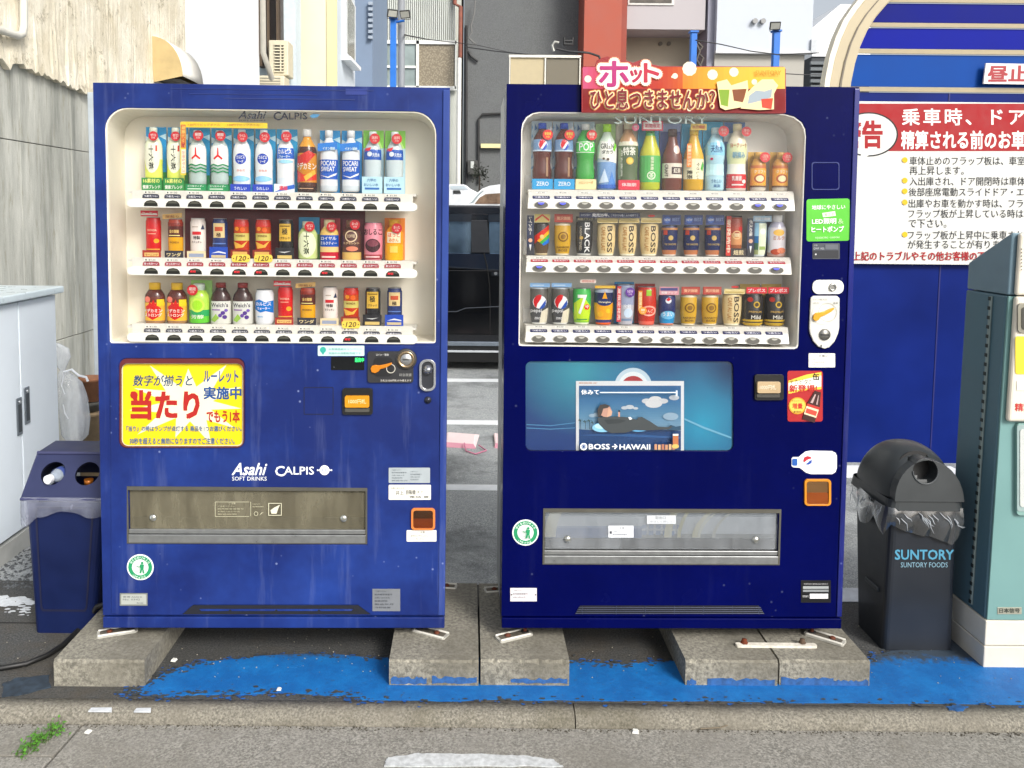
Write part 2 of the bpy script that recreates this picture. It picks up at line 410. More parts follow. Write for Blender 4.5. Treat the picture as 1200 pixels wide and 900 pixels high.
back = [gg(560, 772), gg(670, 775), gg(720, 779), gg(790, 776), gg(910, 776), gg(1020, 774), gg(1040, 764), gg(1100, 760), gg(1125, 745), gg(1180, 735), gg(1230, 735)]
pts = edge+back+front; dense = []
for i in range(len(pts)): dense += wobble(pts[i], pts[(i+1) % len(pts)], 6, .0045, i)[:-1]
gsheet('painted_strip', dense, .004, mtp, thick=.0035)
for k, pl in enumerate(([gg(2, 803), gg(20, 795), gg(58, 792), gg(60, 806), gg(30, 814), gg(2, 818)], [gg(1108, 829), gg(1122, 826), (gg(1135, 829)), gg(1128, 834), gg(1112, 833)])):
    d_ = []
    for i in range(len(pl)): d_ += wobble(pl[i], pl[(i+1) % len(pl)], 5, .004, 40+i+k)[:-1]
    gsheet('paint_patch', d_, .0035, K('1a4f86' if k else '27333f', .8, var=.5, sc=40), thick=.003)
for nm_, mt_, n_, z_, sp_ in (('paint_flecks', K('124f94', .8, var=.4, sc=50), 520, .0026, 0), ('wear_flecks', K('363a3c', .85, var=.4, sc=50), 620, .0043, 1)):
    rf = random.Random(77+sp_); mb = MB()
    for k in range(n_):
        p_ = rf.choice(dense); x = p_[0]+rf.gauss(0, .018); y = p_[1]+rf.gauss(0, .012)+(-.004 if sp_ else .004)*(1 if p_[1] < -.12 else -1)*(-1)
        if y < KY0+.03: continue
        s_ = rf.uniform(.002, .011); m_ = 6; a0 = rf.uniform(0, 6)
        mb.add([(x+s_*rf.uniform(.4, 1.5)*math.cos(a0+2*math.pi*q/m_), y+s_*rf.uniform(.3, .8)*math.sin(a0+2*math.pi*q/m_), z_+k*.0000012) for q in range(m_)], [list(range(m_))])
    mb.build(nm_, mt_, kind='stuff')
# worn white paint marks on the left, white blotch in the gutter, chips on the kerb
def blotch(name, px0, py0, px1, py1, mat, z, n, seed, size=.02):
    rr = random.Random(seed); mb = MB()
    for k in range(n):
        x, y = gg(rr.uniform(px0, px1), rr.uniform(py0, py1), z); s_ = size*rr.uniform(.3, 1); m_ = 7
        mb.add([(x+s_*rr.uniform(.5, 1)*math.cos(2*math.pi*q/m_)*1.5, y+s_*rr.uniform(.4, 1)*math.sin(2*math.pi*q/m_)*.8, z+.0012+k*.00002) for q in range(m_)], [list(range(m_))])
    return mb.build(name, mat, kind='structure')
WORNW = K('c2c6ca', .8, var=.15, sc=60)
blotch('worn_marking', -14, 700, 36, 709, WORNW, 0, 26, 1, .035); blotch('worn_marking', 6, 708, 34, 722, WORNW, 0, 20, 2, .014)
d_ = []; pl = [gp(455, 889), gp(500, 884), gp(600, 886), gp(648, 891), gp(660, 899), gp(450, 899)]
for i in range(len(pl)): d_ += wobble(pl[i], pl[(i+1) % len(pl)], 14, .003, 80+i)[:-1]
mb = MB(); mb.prism([d_], gz+.004, gz+.0005, lambda x, y, h: (x, y, h)); struct(mb, 'gutter_marking', K('b9bcbd', .8, var=.25, sc=60))
for px, py, w_ in ((118, 834, 28), (167, 835, 20)):
    v = onG(px, py, -.003); mb = MB(); mb.prism([[(v.x-w_*.0013, KY0+.001), (v.x+w_*.0013, KY0+.001), (v.x+w_*.001, KY0+.02), (v.x-w_*.0012, KY0+.018)]], .0022, -.002, lambda x, y, h: (x, y, h)); struct(mb, 'kerb_chip', WORNW)
# crumbs, leaves and litter specks on the dirty ground
rr = random.Random(11); mb = MB()
for k in range(420):
    x = rr.uniform(-2.0, 2.2); y = rr.choice([rr.uniform(-.10, .5), rr.uniform(-.95, KY0-.03), rr.uniform(-.1, .2)]); z0_ = .0045 if y > KY0 else gz+.0005
    s_ = rr.uniform(.001, .004); a = rr.uniform(0, 6.3)
    mb.add([(x+s_*math.cos(a+q), y+s_*math.sin(a+q), z0_) for q in (0, 1.8, 4.0)]+[(x, y, z0_+s_*.8)], [(0, 1, 3), (1, 2, 3), (2, 0, 3)])
mb.build('ground_grit', K('8c877a', .9, var=.4, sc=70), kind='stuff')
for px, py, s_ in ((204, 774, .012), (103, 843, .012), (327, 808, .010), (495, 785, .007), (1140, 756, .018), (650, 788, .006), (115, 800, .007), (745, 843, .014)):
    v = onG(px, py, .005); x, y = v.x, v.y; a = rr.uniform(0, 3); mb = MB(); mb.hexa([(x+s_*math.cos(a+q*1.57), y+s_*math.sin(a+q*1.57), .005 if y > KY0 else gz+.001) for q in range(4)]+[(x+s_*.7*math.cos(a+q*1.57), y+s_*.7*math.sin(a+q*1.57), (.005 if y > KY0 else gz)+s_*.5) for q in range(4)])
    mb.build('paper_scrap', K('d8d8d2', .8), label={204: 'white paper crumb on dark paving right of the leftmost block', 103: 'white pebble in the gutter below the chipped kerb', 327: 'pale scrap on blue paint below the left machine', 495: 'tiny white scrap below the first middle block', 1140: 'white scrap beside the foot of the dome lid bin', 650: 'tiny white scrap at the second middle block', 115: 'tiny white scrap before the leftmost block', 745: 'white crumb in the gutter right of the kerb centre'}[px], cat='litter')
v0, v1, v2, v3 = [onG(a, b, -.008) for a, b in ((821, 846), (845, 846), (862, 841), (880, 844))]
mb = MB(); mb.tube([(p.x, p.y, gz+.006+i*.004) for i, p in enumerate((v0, v1, v2, v3))], [.0025, .002, .002, .0014], 6); mb.build('dry_twig', K('6e6454', .9), label='thin pale dry twig lying along the kerb foot right of centre', cat='twig')
# stall lines on the lot
for k, (y0, y1) in enumerate(((568.6, 575.2), (493, 497.8), (444.3, 447.6))):
    a, b = onG(560, y1).y, onG(560, y0).y; mb = MB(); mb.box(-2.6, 2.05 if k else 1.62, a, b, .001, .004); struct(mb, 'stall_line', K('dfe3e6', .6, var=.06, sc=20))
mb = MB(); a, b = onG(1000, 706).y, onG(1000, 690).y; mb.box(1.1, 1.9, a, b, .001, .004); struct(mb, 'stall_line', K('c8ced6', .7, var=.15, sc=20))
mb = MB(); a, b = onG(1000, 560).y, onG(1000, 546).y; mb.box(1.7, 3.0, a, b, .001, .004); struct(mb, 'stall_line', K('dfe3e6', .6, var=.06, sc=20))
# gravel strip left by the cabinet
rr = random.Random(21); mb = MB(); ga, gb = onG(0, 690), onG(30, 652)
for k in range(1500):
    x = rr.uniform(-2.3, -1.35); y = rr.uniform(ga.y, gb.y+.1); s_ = rr.uniform(.004, .010); h_ = s_*rr.uniform(.5, 1); a = rr.uniform(0, 6.3)
    mb.add([(x+s_*math.cos(a+q), y+s_*math.sin(a+q), .001) for q in (0, 1.57, 3.14, 4.71)]+[(x+rr.uniform(-.3, .3)*s_, y, h_)], [(0, 1, 4), (1, 2, 4), (2, 3, 4), (3, 0, 4)])
mb.build('gravel', K('54575a', .9, var=.5, sc=70), kind='stuff')
mb = MB(); y = onG(20, 730).y; mb.box(-2.2, -1.45, y-.004, y+.003, .0002, .0012); struct(mb, 'paving_joint', K('141414', .9))
# weeds in the joint
wt = thing('weed_tuft', 'small green weed growing from the gutter joint at lower left', 'weed', (gp(45, 866)[0], gp(45, 866)[1], gz))
rr = random.Random(9); mb = MB(); mb2 = MB()
for k in range(210):
    t = rr.random(); px = 22+46*t+rr.gauss(0, 4.0); py = 886-32*t+rr.gauss(0, 4); x, y = gp(px, py); h_ = rr.uniform(.003, .022); s_ = rr.uniform(.004, .0105); a = rr.uniform(0, 6.3); tl_ = rr.uniform(-.6, .6)
    mb2.tube([(x, y, gz), (x+s_*.4, y, gz+h_)], .0006, 3, False)
    p = Vector((x+s_*.4, y, gz+h_)); d = Vector((math.cos(a), math.sin(a), tl_))*s_; w = Vector((-math.sin(a), math.cos(a), .2))*s_*.42
    mb.add([p, p+d*.6+w, p+d*1.6, p+d*.6-w], [(0, 1, 2, 3)])
GREEN = K('4c8424', .6, var=.4, sc=120)
mb.build('leaves', GREEN, wt, kind='stuff'); mb2.build('stems', K('4c6428', .7), wt)
# ---------------------------------------------------------------- concrete bearer blocks
BTOP = .088
def blk_mat(paint_edge):
    return BLOCK
blocks = []
def block(px0, px1, ptop, yb, label, name='concrete_block', pz=.095):
    a = onG(px0, 804, 0); yf = a.y
    va = onY(px0, ptop, yf); vb = onY(px1, ptop, yf); h = BTOP; print('BLOCK', va.z, yf)
    x0, x1 = va.x, vb.x; rr = random.Random(int(px0)); mb = MB(); n = 10
    # chipped upper front arris: fine grid on the front and top edges
    top = []; 
    N = 26
    for i in range(N+1):
        x = x0+(x1-x0)*i/N; c = max(0, rr.gauss(.0015, .003)); top.append((x, c))
    vs = []; 
    for x, c in top: vs += [(x, yf, 0), (x, yf-.0+rr.uniform(0, .001), h-.006-c), (x, yf+.004+c, h), (x, yb, h), (x, yb, 0)]
    fs = []
    for i in range(N):
        for j in range(4): fs.append((i*5+j, i*5+j+1, (i+1)*5+j+1, (i+1)*5+j))
    fs += [[0, 1, 2, 3, 4], [N*5+k for k in range(5)]]
    mb.add(vs, fs); o = mb.build(name, BLOCK, label=label, cat='block', group='concrete bearer blocks under the machines')
    return o, x0, x1, yf, h
def smear(o, x0, x1, yf, h, u0, u1, v0, v1, seed):
    rr = random.Random(seed); n = 14; pts = []
    for i in range(n+1): t = i/n; pts.append((x0+(x1-x0)*(u0+(u1-u0)*t), h*(v1+rr.uniform(-.06, .06))))
    for i in range(n, -1, -1): t = i/n; pts.append((x0+(x1-x0)*(u0+(u1-u0)*t), h*(v0+rr.uniform(-.03, .03))))
    mb = MB(); mb.prism([pts], yf-.0012, yf+.003); mb.build('paint_smear', K('29568c', .8, var=.35, sc=60, bp=.4), o)
BB1 = block(62.5, 169, 772, .62, 'weathered concrete block under the left corner of the left machine, no blue smear')
B2 = block(456, 561, 768.5, .44, 'rough concrete block under the right corner of the left machine'); smear(*B2, .02, .42, .10, .34, 1); smear(*B2, .48, .98, .14, .36, 2)
B3 = block(563.5, 667.5, 768, .44, 'smooth concrete block under the left corner of the right machine'); smear(*B3, .34, .98, .14, .30, 3)
B4 = block(804, 912.5, 763.5, .62, 'concrete block under the right machine, left one of the bolted pair'); smear(*B4, .02, .12, .05, .26, 4); smear(*B4, .24, .97, .02, .28, 5)
B5 = block(914.5, 1020.5, 763.5, .62, 'concrete block under the right machine, right one of the bolted pair'); smear(*B5, .02, .6, .02, .32, 6); smear(*B5, .6, .99, .02, .26, 7)
tz = BTOP+.0005
a, b = onG(862, 757, tz), onG(955, 756, tz)
t = thing('tie_plate', 'white flat metal strip bolted across two concrete blocks under the right machine', 'metal strip', ((a.x+b.x)/2, a.y, tz))
mb = MB(); mb.prism([rrect(a.x, a.y-.012, b.x, a.y+.010, .008)], tz+.008, tz, lambda x, y, h: (x, y, h)); mb.build('strip', K('d8d2c4', .6, var=.2, sc=60), t, bevel=.001)
for px, c_ in ((872, '6a3018'), (940, '5c4a3a')):
    v = onG(px, 756, tz); mb = MB(); mb.lathe([(tz+.008, .013), (tz+.011, .013), (tz+.0112, .009), (tz+.021, .009), (tz+.022, .001)], c=(v.x, v.y, 0), n=6); mb.build('bolt', K(c_, .85, .3, var=.3, sc=80), t)
# black cable on the ground, left
pts = [onG(a, b, .012) for a, b in ((-30, 787), (0, 783), (30, 778), (55, 768), (75, 755), (92, 738), (104, 725), (112, 717), (118, 712))]
pts = [Vector((p.x, p.y, .012)) for p in pts[:6]]+[Vector((onG(104, 725, .03).x, onG(104, 725, .03).y, .03)), Vector((onG(113, 715, .1).x, onG(113, 715, .1).y, .112)), Vector((-1.17, .3, .13))]
mb = MB(); mb.tube(pts, .009, 8); mb.tube([p+Vector((.006, .012, -.002)) for p in pts[:7]], .007, 8); mb.build('power_cable', K('141414', .55), label='black double cable running over the paving to behind the left machine', cat='cable')
# ================================================================ left side: wall, houses
WX = -2.6
mw, tw, bw3 = nmat('flaking_plaster'); 
cw = ramp(tw, noise(tw, 3.0, 8, .72), .35, .68, lin('cfc5ac'), lin('efe9d8'))
st = ramp(tw, noise(tw, 9, 9, .8, stretch=(1, 1, .7)), .55, .63, (0,)*3, (1,)*3); cw = mixc(tw, st, cw, lin('d2c8b2'))
st = ramp(tw, noise(tw, 24, 8, .85, stretch=(1, 1, .45)), .60, .66, (0,)*3, (.85,)*3); cw = mixc(tw, st, cw, lin('6e6860'))
st = ramp(tw, noise(tw, 5, 10, .85, stretch=(1, 1, .8)), .57, .60, (0,)*3, (.8,)*3); cw = mixc(tw, st, cw, lin('a1977f')); st = ramp(tw, noise(tw, 15, 10, .85, stretch=(1, .8, .6)), .62, .64, (0,)*3, (1,)*3); cw = mixc(tw, st, cw, lin('57524a'))
tw.links.new(cw, bw3.inputs['Base Color']); bw3.inputs['Roughness'].default_value = .9
bump(tw, bw3, noise(tw, 9, 9, .8, stretch=(1, 1, .7)), .7, .02); bump(tw, bw3, noise(tw, 60, 6, .7), .5, .006)
CONC = bpy.data.materials.new('board_marked_concrete'); CONC.use_nodes = True; tcn = CONC.node_tree; bc = tcn.nodes['Principled BSDF']
cc_ = ramp(tcn, noise(tcn, 2.5, 8, .7, stretch=(1, 3.0, .35)), .32, .7, lin('84867f'), lin('c9c9c0'))
cc_ = mixc(tcn, ramp(tcn, noise(tcn, 11, 8, .75, stretch=(1, 2.2, .3)), .55, .66, (0,)*3, (.8,)*3), cc_, lin('8d8a78'))
cc_ = mixc(tcn, ramp(tcn, noise(tcn, 30, 6, .8), .66, .72, (0,)*3, (.9,)*3), cc_, lin('4e4c46'))
tcn.links.new(cc_, bc.inputs['Base Color']); bc.inputs['Roughness'].default_value = .9; bump(tcn, bc, noise(tcn, 12, 8, .75, stretch=(1, 2, .3)), .5, .01); bump(tcn, bc, noise(tcn, 80, 5, .7), .4, .004)
y0, yq = -1.6, onX(216, 100, WX).y
wall = thing('concrete_wall', 'grey weathered concrete wall with flaking cream plaster above, left of the machines', 'wall', (WX-.1, (y0+yq)/2, 0))
# formwork panels with open joints
lvls = [0, .72, 1.93-.02, 2.62]
zj = onX(45, 169, WX).z; lv = [0, zj-1.22, zj, 2.75]
ys = [y0]
while ys[-1] < yq-.5: ys.append(ys[-1]+.62)
ys.append(yq)
for i in range(len(ys)-1):
    for k in range(3):
        mb = MB(); rr = random.Random(i*7+k); dx = rr.uniform(-.004, .004)
        mb.box(WX-.16, WX+dx, ys[i]+.002, ys[i+1]-.002, lv[k]+.002, lv[k+1]-.002); mb.build('concrete_panel', CONC, wall, bevel=.003)
mb = MB(); mb.box(WX-.2, WX-.012, y0, yq, 0, 5.6); mb.build('wall_core', K('4c4b46', .95), wall)
# plaster skin with a ragged lower edge
zb0, zb1 = onX(0, 74, WX).z, onX(110, 112, WX).z; rr = random.Random(4); low_ = []; n = 260; w = 0; yA_, yB_ = y0, yq
for i in range(n+1):
    y = yA_+(yB_-yA_)*i/n; w = w*.75+rr.uniform(-.018, .018); s_ = (y-onX(0, 74, WX).y)/(onX(110, 112, WX).y-onX(0, 74, WX).y)
    low_.append((y, zb0+(zb1-zb0)*s_+w+rr.uniform(-.008, .008)))
mb = MB(); NZ = 8
grid = []
for i, (y, z) in enumerate(low_):
    for k in range(NZ+1):
        t = (k/NZ)**1.6; zz = z+(5.6-z)*t; bulge = .050*math.exp(-(zz-z)/.10)*(.55+.45*math.sin(i*.7)+rr.uniform(-.3, .3)) if k else .02
        grid.append((WX+.018+bulge+rr.uniform(0, .005), y, zz))
m_ = NZ+1
mb.add(grid, [(i*m_+k, i*m_+k+1, (i+1)*m_+k+1, (i+1)*m_+k) for i in range(n) for k in range(NZ)])
mb.add([(WX-.01, y, z+.004) for y, z in low_]+[grid[i*m_] for i in range(n+1)], [(i, i+1, n+2+i, n+1+i) for i in range(n)])
mb.build('plaster_skin', mw, wall)
# white pipe bracketed near the top left
pp = [onX(27, -60, WX+.06), onX(28, 30, WX+.06), onX(26, 40, WX+.06), onX(20, 42, WX+.06), onX(0, 35, WX+.06), onX(-40, 22, WX+.06)]
mb = MB(); mb.tube(pp, .022, 10); mb.build('wall_pipe', K('c8c6bc', .6, var=.1), label='pale bent pipe on the plastered wall in the top left corner', cat='pipe')
# vent hood
h0 = onX(176, 97, WX); hy = h0.y; hb = onY(176, 97, hy); ht = onY(178, 42, hy); hr = onY(214, 92, hy)
hood = thing('vent_hood', 'beige quarter round metal vent hood on the plastered wall above the left machine', 'vent hood', (WX, hy, hb.z))
sd = [(hb.x, hb.z)]; nq = 10
for k in range(nq+1):
    a = R(90*k/nq); sd.append((hb.x+(hr.x-hb.x)*math.sin(a)**.9 if k else hb.x, hr.z+.02+(ht.z-hr.z-.02)*math.cos(a)))
BEI = K('b8a273', .6, var=.12, sc=9); HOOD_LIT = K('dcd9d0', .5, var=.06)  # whiter tone for the curved cover: its sunlit side put into the colour
mb = MB(); mb.prism([sd], hy, hy+.006); mb.build('side_plate', BEI, hood)
mb = MB(); mb.prism([sd], hy+.52, hy+.526); mb.build('side_plate', BEI, hood)
mb = MB(); cur = sd[1:]; mb.add([(x, hy+.006, z) for x, z in cur]+[(x, hy+.52, z) for x, z in cur], [(i, i+1, len(cur)+i+1, len(cur)+i) for i in range(len(cur)-1)], True); mb.build('curved_cover', HOOD_LIT, hood, solid=.004)
for k in range(7): mb = MB(); z = hb.z+.03+k*.05; mb.lathe([(-.004, .005), (0, .005)], c=(hb.x+.014, hy, z), axis='y', n=8); mb.build('rivet', K('8c7c58', .5, .5), hood)
mb = MB(); mb.box(hb.x, hr.x-.02, hy+.01, hy+.5, hb.z+.03, hb.z+.034); mb.build('insect_screen', K('1a1a1a', .6), hood)
# smooth white house beyond the plaster
ya, yb_ = yq, onX(301, 50, WX).y
hs_ = thing('white_house', 'plain bright white rendered house side beyond the flaking wall', 'house', (WX-1, (ya+yb_)/2, 0))
mb = MB(); mb.box(WX-3.5, WX+.03, ya+.004, yb_, 0, 7.5); mb.build('wall', K('e6e8ea', .7, var=.03, sc=2, bp=.1), hs_, bevel=.01)
mb = MB(); mb.tube([(WX+.09, yb_-.05, 7), (WX+.09, yb_-.05, onX(297, 60, WX).z), (WX+.12, yb_+.25, onX(301, 88, WX).z)], .035, 8); mb.build('downpipe', K('b8b4a8', .6), hs_)
# recessed dark window of the house behind, AC units
def face_box(name, x0, y0_, x1, y1_, Yd, mat, parent, depth=.1, bevel=0, ph=None, **kw):
    a = onY(x0, y1_, Yd); b = onY(x1, y0_, Yd); mb = MB(); mb.box(a.x, b.x, Yd, Yd+depth, a.z, b.z); return mb.build(name, mat, parent, bevel=bevel, **kw)
Y1 = yb_+.8
hb_ = thing('cream_house', 'narrow cream rendered house with dark window, behind the air conditioners', 'house', (onY(350, 100, Y1).x, Y1, 0))
a = onY(296, 100, Y1); b = onY(341.5, 0, Y1); mb = MB(); mb.box(a.x-.5, b.x, Y1+.25, Y1+.6, 0, 7.5); mb.build('wall', K('c8d4da', .7), hb_)
w = face_box('window', 302, -60, 328, 77, Y1+.05, K('3c3026', .5), hb_, .19)
for xx in (304, 313, 324): face_box('window_frame', xx, -60, xx+1.6, 77, Y1+.0, K('57493a', .5), w, .06)
face_box('pane', 305.6, -58, 312.8, 75, Y1+.03, K('14100e', .1, coat=.5), w, .02); face_box('pane', 314.8, -58, 323.8, 75, Y1+.03, K('1c1512', .1, coat=.5), w, .02)
Y2 = D(12.0)
a = onY(337, 100, Y2); b = onY(395, 0, Y2); mb = MB(); mb.box(a.x, b.x-.05, Y2, Y2+.4, 0, 8); mb.build('front_wall', K('ddd6ba', .75, var=.04, sc=2, bp=.1), hb_)
mb = MB(); c_ = onY(383, 0, Y2); mb.box(c_.x, b.x-.005, Y2-.02, Y2+.03, 0, 8); mb.build('corner_pilaster', K('d8cc9c', .75, var=.04, sc=2), hb_)
for xx in (343, 346): face_box('wall_joint', xx, -60, xx+.6, 110, Y2-.006, K('b8aa84', .8), hb_, .006)
# pale house with slanting window, blue grey house
Y3 = D(12.6); xw = onY(395, 50, Y2).x
ph = thing('pale_blue_house', 'pale blue house wall with a narrow window, right of the cream house', 'house', (xw, D(14), 0))
ysn, yfr = D(971*abs(xw)/(549-393)), D(971*abs(xw)/(549-416))
mb = MB(); mb.box(xw-1.5, xw, Y2+.41, yfr, 0, 9); mb.box(xw-.04, xw, Y2+.035, Y2+.409, 0, 9); mb.build('wall', K('c9d2d8', .7, var=.04, sc=3), ph)
def xface(name, px0, pt0, pb0, px1, pt1, pb1, X, mat, parent, th=.03):
    q = [onX(px0, pb0, X), onX(px1, pb1, X), onX(px1, pt1, X), onX(px0, pt0, X)]
    mb = MB(); mb.hexa([(X-.01, q[0].y, q[0].z), (X-.01, q[1].y, q[1].z), (X+th, q[1].y, q[1].z), (X+th, q[0].y, q[0].z), (X-.01, q[3].y, q[3].z), (X-.01, q[2].y, q[2].z), (X+th, q[2].y, q[2].z), (X+th, q[3].y, q[3].z)])
    return mb.build(name, mat, parent)
w = xface('window', 400.5, -14, 68, 412.5, 8, 80, xw, K('dfe3e4', .5), ph, .06); xface('pane', 402.4, -8, 62, 410.8, 8, 72, xw, K('8a8d88', .15), w, .066); xface('sill', 400, 66, 70, 413, 79, 83, xw, K('eef0f0', .5), w, .14)
Y4 = D(17)
bh = thing('blue_grey_house', 'narrow blue grey house wall with a stepped bracket edge', 'house', (onY(427, 100, Y4).x, Y4, 0))
a = onY(413.5, 100, Y4); b = onY(436.5, 0, Y4); mb = MB(); mb.box(a.x-1, b.x, Y4, Y4+3, 0, 10); mb.build('wall', K('77889f', .75, var=.05, sc=3), bh)
for k in range(7): face_box('bracket', 431.5, 2+k*6.6, 436.5, 5.5+k*6.6, Y4-.1, K('9aa6b4', .6), bh, .1)
# air conditioners
def aircon(x0, y0_, x1, y1_, Yd, label, side=False):
    a = onY(x0, y1_, Yd); b = onY(x1, y0_, Yd)
    t = thing('air_conditioner', label, 'air conditioner', ((a.x+b.x)/2, Yd, a.z))
    CR = K('cfc7ae', .55, var=.05)
    mb = MB(); mb.box(a.x, b.x, Yd, Yd+.32, a.z, b.z); mb.build('casing', CR, t, bevel=.015)
    if not side:
        gx0, gx1 = a.x+(b.x-a.x)*.34, a.x+(b.x-a.x)*.76; n = 9
        mb = MB(); mb.box(gx0, gx1, Yd-.006, Yd, a.z+.05, b.z-.06); mb.build('grille_recess', K('4c4a44', .8), t)
        for k in range(n+1): z = a.z+.05+(b.z-a.z-.11)*k/n; mb = MB(); mb.box(gx0-.01, gx1+.01, Yd-.02, Yd-.004, z-.008, z+.008); mb.build('louvre', CR, t)
        mb = MB(); xx = (gx0+gx1)/2+.02; mb.box(xx-.008, xx+.008, Yd-.024, Yd-.005, a.z+.05, b.z-.06); mb.build('mullion', CR, t)
    else:
        for k in range(3): z = b.z-.03-.035*k; mb = MB(); mb.box(a.x+.03, b.x-.05, Yd-.004, Yd, z-.012, z); mb.build('louvre', K('8c8878', .7), t)
    return t
aircon(315, 47, 337.5, 88.5, Y1-.15, 'cream air conditioner outdoor unit with grille, hung beside the dark window'); aircon(302, 88.5, 333, 108, Y1-.3, 'lower cream air conditioner unit just above the left machine', True)
# ---------------------------------------------------------------- pale post beside the left machine
Yp = D(5.2); a = onY(107, 300, Yp); b = onY(117, 300, Yp)
mb = MB(); mb.box(a.x, b.x, Yp, Yp+.06, 0, onY(110, 108, Yp).z); mb.build('steel_post', K('a9b2ba', .5, var=.08), label='pale grey square steel post just left of the left machine', cat='post', bevel=.004)
# ---------------------------------------------------------------- cabinet, bag and bin on the left
XC = onG(0, 665).x; yc0, yc1 = -1.1, onX(66, 344, XC).y; zc = onX(62, 344.5, XC).z
cb = thing('storage_cabinet', 'pale blue white outdoor storage cabinet with two doors, at the left edge', 'cabinet', (XC-.25, (yc0+yc1)/2, 0))
CW = K('dfe8f0', .35, var=.03, sc=3); 
mb = MB(); mb.box(WX+.04, XC-.02, yc0, yc1-.01, .085, zc); mb.build('carcass', CW, cb, bevel=.004)
mb = MB(); mb.box(WX+.03, XC+.03, yc0, yc1+.02, zc+.002, zc+.036); mb.build('top', K('c9d6dc', .3, var=.05), cb, bevel=.008, seg=3)
mb = MB(); mb.box(WX+.05, XC+.004, yc0, yc1-.02, 0, .083); mb.build('plinth', K('a9aaa6', .8, var=.15, sc=8), cb)
yd = onX(23.5, 430, XC).y
for a_, b_ in ((yc0+.002, yd-.004), (yd+.004, yc1-.012)):
    mb = MB(); mb.box(XC-.018, XC, a_, b_, .10, zc-.006); d_ = mb.build('door', CW, cb, bevel=.003)
    yh = onX(22, 488, XC).y if a_ < yd-.1 else onX(31, 475, XC).y
    zh = onX(22, 488, XC).z if a_ < yd-.1 else onX(31, 475, XC).z
    mb = MB(); mb.box(XC, XC+.006, yh-.022, yh+.022, zh-.085, zh+.085); h_ = mb.build('handle', K('8c949c', .3, .8), d_, bevel=.004)
    mb = MB(); mb.box(XC+.0062, XC+.0075, yh-.012, yh+.012, zh-.07, zh+.055); mb.build('finger_pull', K('3a4046', .5), h_)
    mb = MB(); mb.lathe([(XC+.006, .008), (XC+.010, .007)], c=(0, yh, zh+.066), axis='x', n=10); mb.build('lock', K('c8ccd0', .3, .8), h_)
def film_mat(name, col, alpha, rough=.25):
    m = bpy.data.materials.new(name); m.use_nodes = True; t = m.node_tree; t.nodes.clear(); o = t.nodes.new('ShaderNodeOutputMaterial')
    tr = t.nodes.new('ShaderNodeBsdfTransparent'); p = t.nodes.new('ShaderNodeBsdfPrincipled'); p.inputs['Base Color'].default_value = (*lin(col), 1); p.inputs['Roughness'].default_value = rough; p.inputs['Coat Weight'].default_value = .3
    mx = t.nodes.new('ShaderNodeMixShader'); mx.inputs[0].default_value = alpha; t.links.new(tr.outputs[0], mx.inputs[1]); t.links.new(p.outputs[0], mx.inputs[2]); t.links.new(mx.outputs[0], o.inputs[0])
    f = noise(t, 14, 5, .7, stretch=(1, 1, .3)); t.links.new(ramp(t, f, .3, .75, (max(0, alpha-.16),)*3, (min(1, alpha+.16),)*3), mx.inputs[0]); bump(t, p, noise(t, 30, 4), .6, .01)
    return m
Yb = yc1+.16
bag = thing('plastic_bag', 'tied translucent white plastic bag hanging at the cabinet end by the wall', 'bag', (onY(85, 515, Yb).x, Yb, onY(85, 515, Yb).z))
def crumple(pro, cx, Yd, ys, seed, amp):
    rr = random.Random(seed); mb = MB(); n = 30; vs = []
    ph_ = [rr.uniform(0, 6.3) for _ in range(6)]
    for j, (z, r_, dx_) in enumerate(pro):
        for k in range(n):
            a = 2*math.pi*k/n; w = 1+amp*(math.sin(3*a+ph_[0]+j*.3)+.7*math.sin(7*a+ph_[1]-j*.2)+.5*math.sin(11*a+ph_[2]))+rr.uniform(-amp, amp)*.4
            vs.append((cx+dx_+r_*w*math.cos(a), Yd+r_*w*math.sin(a)*ys, z))
    mb.add(vs, [(j*n+k, j*n+(k+1) % n, (j+1)*n+(k+1) % n, (j+1)*n+k) for j in range(len(pro)-1) for k in range(n)], True); return mb
zz = lambda py: onY(85, py, Yb).z
s_ = (Yb+CAM_D)/971
FILM = film_mat('white_film', 'e4eaf2', .40, .2)
crumple([(zz(518), 8*s_, 0), (zz(510), 15*s_, .0), (zz(490), 17.5*s_, 0), (zz(465), 17*s_, -.01), (zz(448), 14*s_, -.02), (zz(438), 8*s_, -.04), (zz(434), 3*s_, -.05)], onY(86, 480, Yb).x, Yb, .7, 2, .07).build('bag_body', FILM, bag)
crumple([(zz(434), 3*s_, -.05), (zz(428), 6*s_, -.055), (zz(418), 9*s_, -.05), (zz(408), 9*s_, -.06), (zz(402), 5*s_, -.09)], onY(86, 480, Yb).x, Yb, .5, 3, .12).build('bag_neck', FILM, bag)
mb = MB(); q = lambda a, b: onY(a, b, Yb-.14)
mb.tube([q(75, 436), q(84, 433), q(92, 440), q(101, 442), q(103, 447)], .006, 6); mb.tube([q(75, 437), q(72, 452), q(76, 462)], .003, 5); mb.tube([q(74, 474), q(76, 484), q(80, 491)], .003, 5); mb.build('bag_tie', K('e4e8ee', .4), bag)
cr_ = thing('terracotta_pot', 'weathered orange brown clay pot stack half hidden behind the white bag', 'pot', (onY(100, 515, Yb+.2).x, Yb+.2, 0))
